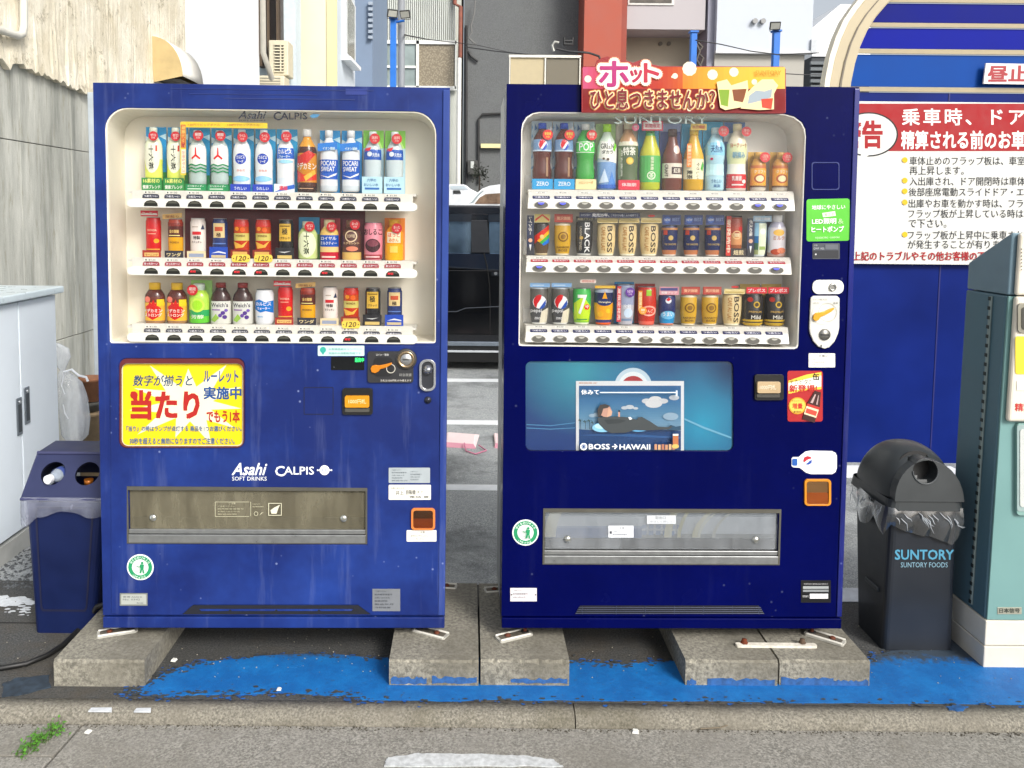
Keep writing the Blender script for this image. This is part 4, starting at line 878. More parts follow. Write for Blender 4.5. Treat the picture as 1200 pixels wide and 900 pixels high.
t = thing('white_car', 'white car with curved roof and brown tinted side window, just above the black car', 'car', (q_(620, 300)[0], WY+.8, 0)); WB = K('dfe2e6', .2, coat=.6, var=.03); x0_, z_ = q_(528, 240)
top = [q_(*p) for p in ((527, 241), (535, 240.5), (546, 239), (552, 234), (558, 227), (565, 221), (574, 217.5), (590, 215.5), (640, 215), (720, 218), (760, 236), (775, 262))]
mb = MB(); mb.prism([[(x0_, .3)]+top+[(top[-1][0], .3)]], WY, WY+1.6); mb.build('body', WB, t, bevel=.05, seg=4)
mb = MB(); mb.prism([[q_(*p) for p in ((556, 239), (562, 231.5), (569, 227.5), (590, 226), (640, 226), (640, 239))]], WY-.012, WY+.02); w_ = mb.build('side_window', K('75604f', .1, coat=.5, var=.3), t, bevel=.004)
mb = MB(); mb.prism([[q_(*p) for p in ((549.5, 238.6), (553, 236), (561, 226.5), (566, 223), (567, 223.8), (561, 229.5), (555, 237.5))]], WY-.010, WY+.02); mb.build('windscreen', K('8c989c', .1, coat=.5), t)
for wx in (x0_+.9, top[-1][0]-.7): mb = MB(); mb.lathe([(0, .2), (0, .31), (.16, .31), (.16, .2)], c=(wx, WY-.01, .31), axis='y', n=20); mb.build('wheel', K('121212', .8), t)
WY2 = D(16); a = onY(500, 240, WY2)
t = thing('white_van', 'pale van front with small dark mirror, left behind the white car roof', 'van', (a.x-.5, WY2+.8, 0))
mb = MB(); mb.prism([[(a.x-2.6, .3), q_(562, 300, WY2)[:1]+(.3,), q_(561, 226, WY2), q_(552, 221.5, WY2), q_(545, 216, WY2), (a.x-2.6, q_(530, 215, WY2)[1])]], WY2, WY2+1.6); mb.build('body', K('d4d8dc', .2, coat=.6), t, bevel=.04, seg=3)
mb = MB(); mb.prism([[q_(531, 227, WY2), q_(540.5, 227, WY2), q_(539, 223, WY2), q_(531, 223, WY2)]], WY2-.02, WY2+.01); mb.build('mirror', K('2c2e30', .2), t, bevel=.01)
mb = MB(); mb.prism([[q_(528, 222, WY2), q_(549, 222, WY2), q_(544, 217.8, WY2), q_(528, 217.5, WY2)]], WY2-.01, WY2+.01); mb.build('window', K('aebac2', .1, coat=.5), t)
for wx in (a.x-2, a.x-.2): mb = MB(); mb.lathe([(0, .2), (0, .31), (.16, .31), (.16, .2)], c=(wx, WY2-.01, .31), axis='y', n=20); mb.build('wheel', K('121212', .8), t)
# pink paper bags on the lot
def litter(px, py, w_, label):
    v = onG(px, py); t = thing('paper_bag', label, 'paper bag', (v.x, v.y, 0)); s_ = w_
    mb = MB(); mb.hexa([(v.x-s_, v.y-.02, .004), (v.x+s_*.75, v.y-.05, .004), (v.x+s_, v.y+.28, .004), (v.x-s_, v.y+.30, .004), (v.x-s_*.9, v.y+.02, .022), (v.x+s_*.6, v.y, .016), (v.x+s_*.7, v.y+.26, .012), (v.x-s_*.9, v.y+.28, .02)]); mb.build('bag', K('e8d2d2', .7, var=.05), t, bevel=.008)
    mb = MB(); mb.add([(v.x-s_, v.y-.026, .0), (v.x+s_*.75, v.y-.056, .0), (v.x+s_*.6, v.y-.01, .018), (v.x-s_*.9, v.y+.01, .024)], [(0, 1, 2, 3)]); mb.build('printed_side', K('c88c9c', .6), t, solid=.002)
    mb = MB(); mb.tube([(v.x+s_*.1, v.y-.03, .03), (v.x+s_*.2, v.y-.14, .01), (v.x+s_*.7, v.y-.20, .008), (v.x+s_*1.3, v.y-.12, .008), (v.x+s_*.9, v.y-.04, .02)], .005, 6); mb.build('handle', K('c07890', .6), t)
litter(542, 523, .12, 'flattened pink and white paper bag on the asphalt between the machines'); litter(590, 524, .06, 'small pink scrap of a paper bag half hidden by the right machine')
# ================================================================ far buildings
YB = D(20)
cg = thing('corrugated_building', 'white corrugated building with a window band, behind the blue floodlight post', 'building', (onY(488, 200, YB).x, YB, 0))
a = onY(430, 240, YB); b = onY(541, 0, YB); mb = MB(); mb.box(a.x, b.x, YB+.12, YB+6, 0, 9); mb.build('wall', K('b9bbb2', .7, var=.06, sc=2), cg)
zt0 = onY(480, 47.5, YB).z; n = 40; pts = []; 
xa_, xb_ = onY(436.5, 20, YB).x, onY(534.5, 20, YB).x
for k in range(n): 
    x = xa_+(xb_-xa_)*k/n; w_ = (xb_-xa_)/n; mb = MB(); mb.add([(x, YB+.06, zt0), (x+w_*.35, YB, zt0), (x+w_*.65, YB, zt0), (x+w_, YB+.06, zt0), (x, YB+.06, 9), (x+w_*.35, YB, 9), (x+w_*.65, YB, 9), (x+w_, YB+.06, 9)], [(0, 1, 5, 4), (1, 2, 6, 5), (2, 3, 7, 6)]); mb.build('cladding_sheet', K('c9ccc6', .55, var=.06, sc=1), cg)
FR = K('d9dad4', .5)
w = face_box('window', 446, 49, 534, 102, YB+.04, K('6a7472', .4), cg, .07)
for x0_, x1_, y0_, y1_ in ((447.5, 462, 51.5, 77), (463, 487, 51.5, 77), (447.5, 462, 79.5, 101), (463, 487, 79.5, 101)): face_box('pane', x0_, y0_, x1_, y1_, YB+.03, K('8a9694', .12, var=.2, sc=2), w, .01)
mt2, t2, b2_ = nmat('figured_glass'); v_ = t2.nodes.new('ShaderNodeTexVoronoi'); v_.inputs['Scale'].default_value = 24; noise(t2, 3); t2.links.new(t2.nodes['TC'].outputs['Object'], v_.inputs['Vector'])
t2.links.new(ramp(t2, v_.outputs['Distance'], .05, .6, lin('a09680'), lin('7a705e')), b2_.inputs['Base Color']); b2_.inputs['Roughness'].default_value = .4
face_box('patterned_pane', 491, 51.5, 533, 101, YB+.03, mt2, w, .01)
for x0_, y0_, x1_, y1_ in ((444.5, 47.5, 536, 51), (445, 47.5, 447.2, 102), (487.5, 47.5, 491, 102), (446, 77, 488, 79.3), (533, 47.5, 535, 104), (446, 101, 536, 105)): face_box('window_frame', x0_, y0_, x1_, y1_, YB-.02, FR, w, .06)
mb = MB(); a = onY(538, 100, YB-.3); z1 = onY(538, 68, YB-.3).z; mb.tube([(a.x, YB-.3, .1), (a.x, YB-.3, z1)], .055, 10); mb.build('white_downpipe', K('dcdad2', .5), cg)
mb = MB(); mb.tube([(a.x+.02, YB-.3, z1+.005), (a.x+.02, YB-.3, onY(538, 8, YB-.3).z), (a.x-.12, YB-.1, onY(534, 2, YB-.3).z), (a.x-.12, YB-.1, 8)], .05, 10); mb.build('rusty_downpipe', K('7c4a3c', .8, var=.25, sc=8), cg)
dg = thing('dark_grey_building', 'dark grey rendered building wall behind the gap between the machines', 'building', (onY(612, 200, YB).x, YB, 0))
DG = ground_mat('dark_render', '585a5a', '6c6e6e', '626466', 40, 1.2, .2, '686b6a')
a = onY(541.5, 240, YB); b = onY(682, 0, YB); mb = MB(); mb.box(a.x+.01, b.x, YB+.02, YB+8, 0, 10); mb.build('wall', DG, dg)
PIPE = K('2c2c2c', .6)
def cond(name, pts, r, parent, Yd, mat=PIPE): mb = MB(); mb.tube([onY(a, b, Yd) for a, b in pts], r, 6); return mb.build(name, mat, parent)
cond('conduit', [(546.5, 30), (546.5, 215)], .035, dg, YB-.04); cond('conduit', [(560.8, 215), (560.8, 140), (565, 134), (592, 133)], .03, dg, YB-.04); cond('conduit', [(560, 72), (552, 66), (548, 60)], .03, dg, YB-.04)
o = face_box('yellow_bar', 563.5, 168.5, 590, 173.2, YB-.12, K('d8cf9a', .5), dg, .1)
face_box('meter_box', 548, 188, 560, 204, YB-.2, K('3c3c3a', .6), dg, .18); face_box('meter_glass', 551.5, 189, 555.5, 197, YB-.22, K('b8bcb8', .3), dg, .02)
rr = random.Random(2); mb = MB()
for k in range(160):
    v = onY(562+rr.gauss(0, 5), 204+rr.gauss(0, 5), YB-.6); s_ = rr.uniform(.02, .06); a_ = rr.uniform(0, 6.3); mb.add([v, v+Vector((math.cos(a_)*s_, 0.02, math.sin(a_)*s_)), v+Vector((math.cos(a_+.6)*s_*1.4, -.02, math.sin(a_+.6)*s_*1.4))], [(0, 1, 2)])
sb_ = thing('dark_shrub', 'small dark shrub against the grey wall above the white car', 'shrub', (onY(562, 215, YB-.6).x, YB-.6, 0))
mb.build('foliage', K('23281f', .8, var=.4, sc=6), sb_, kind='stuff'); mb = MB(); v = onY(562, 206, YB-.6); mb.tube([(v.x, v.y, 0), (v.x, v.y, v.z)], [.05, .02], 6); mb.build('trunk', K('2c241c', .9), sb_)
# framed board standing above the right machine
YF = D(13)
fb = thing('framed_board', 'beige and brown board in white frames beside the red building', 'board', (onY(640, 110, YF).x, YF, 0))
FRM = K('d6d2c6', .6)
face_box('beige_panel', 598, 66.5, 638, 112, YF+.02, K('b0a384', .7, var=.04), fb, .03); face_box('brown_panel', 640, 66.5, 679, 112, YF+.02, K('6c6658', .7, var=.05), fb, .03)
for x0_, y0_, x1_, y1_ in ((596.5, 64.8, 681, 67), (596.5, 67, 598.2, 112), (637.8, 67, 640, 112), (678.5, 67, 680.7, 112)): face_box('frame', x0_, y0_, x1_, y1_, YF-.01, FRM, fb, .03)
for x in (600, 676): a = onY(x, 112, YF); mb = MB(); mb.box(a.x-.03, a.x+.03, YF+.05, YF+.11, 0, a.z+.3); mb.build('post', K('8c8c88', .5), fb)
YR = D(19)
rb_ = thing('red_column_building', 'terracotta red column at the corner of the lilac building', 'building', (onY(708, 200, YR).x, YR, 0))
a = onY(680.5, 240, YR); b = onY(729, 0, YR); c_ = onY(736.5, 0, YR); REDW = K('a0503f', .75, var=.05, sc=2)
mb = MB(); mb.box(a.x, b.x, YR, YR+3, 0, 10); mb.build('column', REDW, rb_); mb = MB(); mb.box(b.x+.004, c_.x, YR+.12, YR+3, 0, 10); mb.build('column_return', K('8c4336', .75, var=.05, sc=2), rb_)
lb = thing('lilac_grey_building', 'pale lilac grey building with an open beige lower bay', 'building', (onY(785, 200, YR).x, YR+.4, 0))
Ya = YR+.4; LI = K('aaa4a6', .75, var=.03, sc=1.5); LI2 = K('8f8f9c', .75, var=.03, sc=1.5)
a = onY(737, 34, Ya); b = onY(827, 0, Ya); mb = MB(); mb.box(a.x-.05, b.x, Ya, Ya+4, a.z, 10); mb.build('upper_wall', LI, lb)
a = onY(737, 110, Ya+.9); b = onY(830, 34, Ya+.9); mb = MB(); mb.box(a.x-.3, b.x, Ya+.9, Ya+1.2, 0, b.z+.4); mb.build('bay_wall', K('a39a88', .75, var=.05, sc=2), lb)
a = onY(826.5, 110, Ya); b = onY(838.5, 0, Ya); mb = MB(); mb.box(a.x, b.x, Ya-.03, Ya+4, 0, 10); mb.build('corner_column', LI2, lb)
w = face_box('window', 736, -30, 791, 5.5, Ya-.03, K('c8c6c0', .5), lb, .05); face_box('pane', 738, -28, 788, 3, Ya-.04, K('4c463e', .2, var=.4, sc=4), w, .02)
for x in (774, 784): v = onY(x, 51, Ya+.85); mb = MB(); mb.lathe([(0, .05), (.05, .05)], c=(v.x, Ya+.85, v.z), axis='y', n=10); mb.build('vent_cap', K('6c665c', .6), lb)
wf = thing('white_facade_building', 'large pale white facade with a grey lower storey, left of the shelter arch', 'building', (onY(895, 200, YR).x, YR+.2, 0))
Yw = YR+.2; a = onY(838.5, 60.5, Yw); b = onY(953.5, 0, Yw); mb = MB(); mb.box(a.x+.01, b.x, Yw, Yw+5, a.z, 10); mb.build('upper_wall', K('b9bfc8', .7, var=.03, sc=1.5), wf)
mb = MB(); mb.box(a.x+.01, b.x-.12, Yw+.1, Yw+5, 0, a.z-.005); mb.build('lower_wall', K('a29f97', .75, var=.04, sc=2), wf); face_box('ledge', 838.8, 59.5, 953.8, 62, Yw-.05, K('c4c6c8', .6), wf, .12)
for x in (883.5, 893): v = onY(x, 25.5, Yw); mb = MB(); mb.lathe([(-.1, .06), (0, .06)], c=(v.x, Yw, v.z), axis='y', n=10, ); mb.build('vent_cap', K('8c8c8c', .5), wf)
face_box('drain_box', 950.5, 46, 958, 62, Yw-.06, K('b4b8bc', .5), wf, .1)
ws = thing('bright_gable_house', 'bright white sunlit gable in the gap beside the shelter arch', 'house', (onY(960, 200, D(24)).x, D(24), 0)); Yv = D(24)
pts = [(v.x, v.z) for v in (onY(a_, b_, Yv) for a_, b_ in ((952, 33), (985, 5), (1020, 5), (1020, 66), (952, 66)))]; mb = MB(); mb.prism([pts], Yv, Yv+4); mb.build('gable', K('eef0f2', .7, var=.02), ws)
pts = [(v.x, 0 if i > 1 else v.z) for i, v in enumerate(onY(a_, b_, Yv) for a_, b_ in ((952, 66.3), (1020, 66.3), (1020, 240), (952, 240)))]; mb = MB(); mb.prism([pts], Yv+.05, Yv+4); mb.build('dark_lower_wall', K('3c4044', .8, var=.2, sc=2), ws)
for k in range(5): face_box('shutter_slat', 950, 72+7*k, 972, 75.5+7*k, Yv-.05, K('5c6266', .6), ws, .08)
# posts with floodlights
BP = K('1668c0', .45, var=.08, sc=8)
def floodlight(px, py, Yd, s, yaw, label):
    v = onY(px, py, Yd); t = thing('floodlight', label, 'floodlight', tuple(v)); Mx = Matrix.Translation(v) @ Euler((R(28), 0, R(yaw)), 'XYZ').to_matrix().to_4x4()
    mb = MB(); mb.prism([rrect(-s, -s*.75, s, s*.75, s*.1)], 0, s*.35, lambda x, z, y: Mx @ Vector((x, y, z))); mb.build('housing', K('3a3a38', .5), t, bevel=.004)
    mb = MB(); mb.prism([rrect(-s*.82, -s*.56, s*.82, s*.56, s*.08)], -.006, 0, lambda x, z, y: Mx @ Vector((x, y, z))); mb.build('lens', K('b0b0a8', .15), t)
    mb = MB(); mb.tube([Mx @ Vector((-s*.9, s*.2, 0)), Mx @ Vector((-s*.9, s*.2, -s)), Mx @ Vector((s*.9, s*.2, -s)), Mx @ Vector((s*.9, s*.2, 0))], s*.07, 5); mb.build('yoke', K('2c2c2c', .5), t)
YPo = D(9)
def post(x0, x1, ytop, label, Yd=YPo, mat=None, name='blue_post'):
    a = onY(x0, 100, Yd); b = onY(x1, 100, Yd); z = onY(x0, ytop, Yd).z; t = thing(name, label, 'post', ((a.x+b.x)/2, Yd, 0)); w_ = b.x-a.x
    mb = MB(); mb.box(a.x, b.x, Yd, Yd+w_, 0, z); mb.build('shaft', mat or BP, t, bevel=w_*.08)
    mb = MB(); mb.box(a.x-.012, b.x+.012, Yd-.012, Yd+w_+.012, z+.001, z+.02); mb.build('cap', mat or BP, t); mb = MB(); mb.box(a.x-.05, b.x+.05, Yd-.05, Yd+w_+.05, .0, .012); mb.build('base_plate', mat or BP, t)
post(457, 464, 22, 'blue square post left of the grey pole, carrying two floodlights'); post(808.5, 815.5, 38, 'blue square post without lamp above the promotion banner'); post(905, 912.5, 37, 'blue square post with one floodlight, right of the banner')
floodlight(460, 16, YPo-.08, .055, 20, 'left of the twin floodlights on the blue post'); floodlight(474.5, 17, YPo-.08, .055, -20, 'right of the twin floodlights on the blue post'); floodlight(908.5, 30.5, YPo-.05, .055, -8, 'single floodlight on the right blue post')
a = onY(465.5, 100, YPo+.1); b = onY(474, 100, YPo+.1); mb = MB(); mb.tube([((a.x+b.x)/2, YPo+.15, 0), ((a.x+b.x)/2, YPo+.15, 6)], (b.x-a.x)/2, 14); mb.build('grey_pole', K('85898e', .5, var=.08, sc=6), label='round grey utility pole rising behind the twin floodlights', cat='pole')
mb = MB(); v0 = onY(464, 26, YPo+.05); v1 = onY(474, 24, YPo+.05); mb.tube([v0, v1], .014, 6); mb.build('lamp_bracket', BP, label='short blue bracket arm between the blue post and grey pole', cat='bracket')
# overhead wires
def wire(pts, r, label, sag=0): mb = MB(); mb.tube([onY(a, b, Yd) for a, b, Yd in pts], r, 5); mb.build('overhead_wire', K('2c2c2e', .6), label=label, cat='wire')
wire([(474, 41, YPo), (500, 46, D(13)), (535, 50, D(18)), (560, 53, D(19)), (600, 62, D(19))], .008, 'thin dark wire from the grey pole across the corrugated building')
wire([(545, 55, D(19)), (580, 60, D(19)), (640, 66, D(18)), (682, 66, D(17.5))], .012, 'thin wire drooping across the dark grey wall')
wire([(815, 47, YPo), (845, 52, YPo), (880, 60, YPo), (912, 64, YPo), (960, 62, YPo)], .006, 'thin wire from the middle blue post to the right')
wire([(652, 57, D(18)), (665, 60, D(18)), (690, 62, D(18)), (702, 66, D(18)), (706, 78, D(17.8))], .025, 'thick black cable curving onto the red column')
wire([(912, 86, YPo), (940, 87.5, YPo), (975, 88, YPo)], .005, 'lowest thin wire right of the promotion banner')
cl = thing('cable_bracket', 'small metal cable bracket on the dark grey wall left of the red column', 'bracket', tuple(onY(652, 52, D(18.9))))
cond('hook', [(649, 60), (647, 53), (650, 49), (655, 50)], .03, cl, D(18.9), K('b8b8b0', .4, .5)); cond('frame', [(661, 44), (661, 52), (671, 52), (671, 44)], .03, cl, D(18.9)); cond('frame', [(661, 48), (671, 48)], .03, cl, D(18.9))
ck = thing('cable_coil', 'tangle of cable on the dark grey wall near the rusty downpipe', 'cable', tuple(onY(553, 45, D(19.8)))); cond('coil', [(557, 0), (556, 15), (552, 30), (553, 38), (549, 44), (555, 50), (552, 54), (558, 52), (551, 46)], .02, ck, D(19.8), K('6c6c6a', .5)); cond('coil', [(816, 45), (821, 52), (816, 62), (822, 68), (819, 76)], .02, ck, D(19), K('3c3a38', .5)) if False else None
kc = thing('cable_loop', 'dark cable loops hanging beside the middle blue post', 'cable', tuple(onY(819, 60, Ya-.1))); cond('loop', [(818, 50), (823, 55), (818, 62), (824, 68), (820, 78)], .03, kc, Ya-.1, K('4c4640', .6)); cond('loop', [(816, 52), (820, 60), (816, 70), (822, 80)], .03, kc, Ya-.12, K('4c4640', .6))
# ================================================================ display drinks
PROF = {
 'can':   [(0, .8), (.025, .9), (.07, .97), (.1, 1), (.9, 1), (.95, .9), (.975, .9), (1, .87)],
 'taper': [(0, .74), (.03, .8), (.12, .86), (.3, .96), (.45, 1), (.93, 1), (.96, .95), (1, .95)],
 'pet':   [(0, .86), (.03, .98), (.1, 1), (.3, .97), (.33, 1), (.6, 1), (.66, .97), (.74, .82), (.81, .55), (.85, .42), (.88, .4)],
 'waist': [(0, .88), (.03, 1), (.2, 1), (.32, .9), (.42, .9), (.52, 1), (.68, 1), (.76, .86), (.83, .6), (.88, .42), (.9, .4)],
 'tall':  [(0, .86), (.03, 1), (.5, 1), (.58, .95), (.7, .68), (.8, .5), (.86, .42), (.88, .4)],
 'botcan':[(0, .9), (.02, .98), (.05, 1), (.62, 1), (.7, .95), (.78, .75), (.83, .6)],
 'jug':   [(0, .9), (.03, 1), (.5, 1), (.62, .97), (.72, .85), (.8, .62), (.86, .5), (.88, .48)],
}
CAPH = {'can': None, 'taper': None, 'pet': (.88, 1, .44), 'waist': (.9, 1, .44), 'tall': (.88, 1, .45), 'botcan': (.83, 1, .58), 'jug': (.88, 1, .5)}
TIN = 'b9bcc0'
def draw(P, ops, asp):
    for o in ops:
        k = o[0]
        if k == 'r': P.rect(*o[1:6])
        elif k == 'c': P.circle(o[1], o[2], o[3], o[4], ry=o[3]*asp, n=16)
        elif k == 'e': P.circle(o[1], o[2], o[3], o[5], ry=o[4], n=16)
        elif k == 'g': P.ring(o[1], o[2], o[3], o[4], o[5], ry=asp, n=18)
        elif k == 't': P.text(o[1], *o[2:7], bold=.035)
        elif k == 'T': P.text(o[1], *o[2:7], bold=.035, rot=1)
        elif k == 'p': P.poly(o[1], o[2])
def VIV(c):
    if not isinstance(c, str): return c
    l = lin(c); g = sum(l)/3; return tuple(min(.8, max(.003, (g+(x-g)*1.12)*(1.25-.42*g))) for x in l)
_K0 = K
def KV(c, *a, **k): return _K0(VIV(c), *a, **k)
def product(m, yc, zb, name, cat, label, x0, x1, yt, kind, bands, wrap=(), cap=None, card=None, cardops=(), front=(), badge=None, tag=None,
            bw=1.0, b0=0.0, bt=1.0, ysq=.75, group=None, bx=0.0, rough=.2):
    xm = (x0+x1)/2
    ym = CAM_H
    a = ml(m, x0, 200, yc).x; b = ml(m, x1, 200, yc).x
    pa = ml(m, x0, yt+20, yc).x; pb = ml(m, x1, yt+20, yc).x
    Rr = (pb-pa)/2; xc = (pa+pb)/2; H = ml(m, xm, yt, yc).z - zb
    root = thing(name, label, cat, mat=m.mat @ Matrix.Translation((xc, yc, zb)), group=group)
    root['_x'] = 0; del root['_x']
    rb = Rr*bw; h0 = b0*H; h1 = bt*H; hb = h1-h0; ox = bx*Rr
    prof = PROF[kind]
    # split the profile where the colour bands change
    vs = sorted(set([p[0] for p in prof] + [v for v, c in bands[:-1] if v < prof[-1][0]]))
    def rad(v):
        for (v0, r0), (v1, r1) in zip(prof, prof[1:]):
            if v <= v1 + 1e-9: return r0 + (r1-r0)*max(0, (v-v0))/max(v1-v0, 1e-9)
        return prof[-1][1]
    cols = []
    mats = []
    for i in range(len(vs)-1):
        mid = (vs[i]+vs[i+1])/2
        c = next((c for v, c in bands if mid <= v), bands[-1][1])
        if c not in cols: cols.append(c); mats.append(KV(c, rough, .35 if c == TIN else 0, var=.04))
    idx = []
    for i in range(len(vs)-1):
        mid = (vs[i]+vs[i+1])/2; idx.append(cols.index(next((c for v, c in bands if mid <= v), bands[-1][1])))
    mb = MB(); mb.lathe([(h0+v*hb, rad(v)*rb) for v in vs], c=(ox, 0, 0), n=20, ys=ysq, mats=idx)
    iscan = CAPH[kind] is None
    mb.build('can' if iscan else 'bottle', mats, root, local=True)
    if iscan:
        l = MB(); l.lathe([(h1, rb*.9), (h1+.0015, rb*.9), (h1+.0015, rb*.82), (h1-.001, rb*.8)], c=(ox, 0, 0), n=20, ys=ysq); l.build('lid', K(TIN, .3, .8), root, local=True)
    elif cap:
        c0, c1, cr = CAPH[kind]; l = MB()
        l.lathe([(h0+c0*hb, cr*rb), (h0+(c1-.015)*hb, cr*rb), (h0+c1*hb, cr*rb*.9)], c=(ox, 0, 0), n=16, ys=max(ysq, .8)); l.build('cap', KV(cap, .35), root, local=True)
    if wrap:
        def fn(u, v, h):
            r = rad(min(max(v, 0), prof[-1][0]))*rb; x = max(-.985, min(.985, u*rb/r))*r
            y = -math.sqrt(max(r*r-x*x, 0))*ysq
            nx, ny = x/r, -math.sqrt(max(1-(x/r)**2, 0))
            return Vector((ox+x+nx*h, y+ny*h, h0+v*hb))
        cuts = [(0, c) for c in (-.85, -.6, -.3, 0, .3, .6, .85)] + [(1, v) for v in vs[1:-1]]
        P = Print(ink=VIV, fn=fn, step=.00022, h0=.0005, cuts=cuts); draw(P, wrap, rb/hb); P.build('printed_label', root, rough=rough)
    yf = -rb*ysq
    def flat(y):
        return lambda u, v, h: Vector((u*Rr, y-h, v*H))
    if card:
        cy = -yf+.003; c = MB(); c.box(-Rr, Rr, cy, cy+.0015, 0.0005, H); cc = c.build('backing_card', KV(card, .5), root, local=True)
        if cardops: P = Print(ink=VIV, fn=flat(cy)); draw(P, cardops, Rr/H); P.build('card_print', cc)
    for fr in front:       # (u0,v0,u1,v1,colour,ops)
        c = MB(); c.box(fr[0]*Rr, fr[2]*Rr, yf-.0025, yf-.001, max(fr[1]*H, .0004), fr[3]*H); cc = c.build('stand_plate', KV(fr[4], .4), root, local=True)
        if len(fr) > 5: P = Print(ink=VIV, fn=flat(yf-.0025)); draw(P, fr[5], Rr/H); P.build('lettering', cc)
    if tag:                # (u0,v0,u1,v1,colour,ops[,tilt])
        c = MB(); c.prism([[(tag[0]*Rr, tag[1]*H), (tag[2]*Rr, (tag[1]+(tag[6] if len(tag) > 6 else 0))*H), (tag[2]*Rr, (tag[3]+(tag[6] if len(tag) > 6 else 0))*H), (tag[0]*Rr, tag[3]*H)]], yf-.003, yf-.0015)
        cc = c.build('top_tag', KV(tag[4], .45), root, local=True)
        P = Print(ink=VIV, fn=flat(yf-.003)); draw(P, tag[5], Rr/H); P.build('lettering', cc)
    if badge:              # (u,v,r,colour,text,textcol)
        u, v, r, col = badge[:4]; c = MB(); rr = r*Rr
        c.prism([circ(u*Rr, v*H, rr, 20)], yf-.005, yf-.0038); cc = c.build('round_badge', KV(col, .4), root, local=True)
        P = Print(ink=VIV, fn=flat(yf-.005)); ry = rr/H; P.text(badge[4], u-r*.6, v-ry*.1, u+r*.6, v+ry*.5, badge[5], .03); P.text('対象', u-r*.4, v-ry*.6, u+r*.4, v-ry*.2, badge[5], .02); P.build('lettering', cc)
    return root
def again(m, root, dx_px, yc, xm0, label):
    """the same drink once more, dx_px photo pixels further along its shelf"""
    dx = (ml(m, xm0+dx_px, 250, yc) - ml(m, xm0, 250, yc)).x
    t = root.matrix_world.copy() if root in WM else WM[root]
    r = copy_tree(root, WM[root] @ Matrix.Translation((dx, 0, 0))); r['label'] = label; return r
def drinks_left(m):
    yc = .075; z1, z2, z3 = [ml(m, 319, y, yc).z for y in (225.5, 303.8, 379.8)]
    g1, g2, g3 = 'drinks on the top shelf of the left machine', 'drinks on the middle shelf of the left machine', 'drinks on the bottom shelf of the left machine'
    def p(*a, **k): return product(m, yc, *a, **k)
    RED = 'b3202c'
    W = 'eef0ee'
    sky_ = [('p', [(-1, .86), (-.3, .8), (-1, .76)], 'd8ecf4'), ('p', [(1, .9), (.3, .86), (1, .8)], 'bfe0ee')]
    # 1,2 blended tea
    a = p(z1, 'display_bottle', 'bottle', 'cream tea bottle with brush characters, leftmost on top shelf of left machine', 168, 192, 148, 'pet',
          [(.4, 'd8e070'), (.62, 'eef0d6'), (1, 'e6ecd0')], wrap=[('e', 0, .42, .82, .28, 'f2f2dc'), ('T', '十六茶', -.3, .2, .22, .66, '1c2418'), ('r', .42, .55, .6, .66, 'c04030')],
          cap='e8ecda', card='2f8fc4', cardops=sky_+[('r', -1, 0, 1, .3, '2c7a3c')], bw=.86, b0=.16, bt=.98,
          front=[(-.98, 0, .98, .2, '2c7a3c', [('t', '16素材の', -.8, .12, .8, .19, 'e6f08c'), ('t', '健康ブレンド', -.85, .03, .85, .09, 'f4f6ea')])],
          badge=(.25, .84, .46, RED, 'ゼロ', 'f6e6e0'), group=g1)
    front_arch = None
    again(m, a, 25.7, yc, 180, 'cream tea bottle with brush characters, half behind the yellow price strip')
    # 3,4 cider
    a = p(z1, 'display_bottle', 'bottle', 'clear soda bottle with three red arrows, left of two beside yellow price strip', 219.5, 243.5, 149, 'pet',
          [(.3, 'a9b8b4'), (.7, 'b8c4c0'), (1, 'b0bcba')], wrap=[('r', -1, .36, 1, .72, 'f2f3f0'), ('p', [(-.1, .52), (.1, .52), (.06, .68), (-.06, .68)], 'c8202a'), ('p', [(-.1, .55), (-.5, .49), (-.42, .46), (.02, .52)], 'c8202a'),
          ('p', [(.1, .55), (.5, .49), (.42, .46), (-.02, .52)], 'c8202a')] + [('p', [(-1, .36-q), (-.5, .39-q), (0, .36-q), (.5, .39-q), (1, .36-q), (1, .335-q), (.5, .365-q), (0, .335-q), (-.5, .365-q), (-1, .335-q)], '1e7a48') for q in (0, .06, .12)],
          cap='c8d0d0', card='2a93c0', cardops=sky_+[('r', -1, 0, 1, .26, '1e7a48')], bw=.86, b0=.1, bt=.95,
          front=[(-.98, 0, .98, .11, '1e7a48', [('t', '三ツ矢サイダー', -.8, .065, .8, .095, 'e8f0e8'), ('r', -.8, .03, .5, .045, 'd8e8d8')])],
          badge=(.3, .86, .5, RED, '期間', 'f6e6e0'), group=g1)
    again(m, a, 25.7, yc, 231.5, 'clear soda bottle with three red arrows, right of two beside navy disc bottles')
    # 5,6 yoghurt soda
    a = p(z1, 'display_bottle', 'bottle', 'white bottle with navy disc label, nearer the green wave bottles', 271.5, 295.5, 150, 'pet',
          [(.12, 'e8f0f4'), (1, 'f2f5f6')], wrap=[('c', 0, .5, .62, '1d3d98'), ('t', 'カルピス', -.45, .5, .45, .56, 'f4f6f8'), ('t', 'ソーダ', -.3, .43, .3, .48, 'f4f6f8'), ('t', 'からだ', -.4, .28, .5, .32, 'd88070'), ('e', 0, .16, .9, .05, '8fc0e0')],
          cap='e8ecf0', card='2a93c0', cardops=sky_, bw=.86, b0=.06, bt=.97,
          front=[(-.98, 0, .98, .12, '1c3a9c', [('t', 'うれしい', -.6, .03, .6, .08, 'dfe8f8')])], badge=(.25, .85, .5, RED, 'ラベル', 'f6d0c8'), group=g1)
    again(m, a, 25.7, yc, 283.5, 'white bottle with navy disc label, nearer the brown bottle')
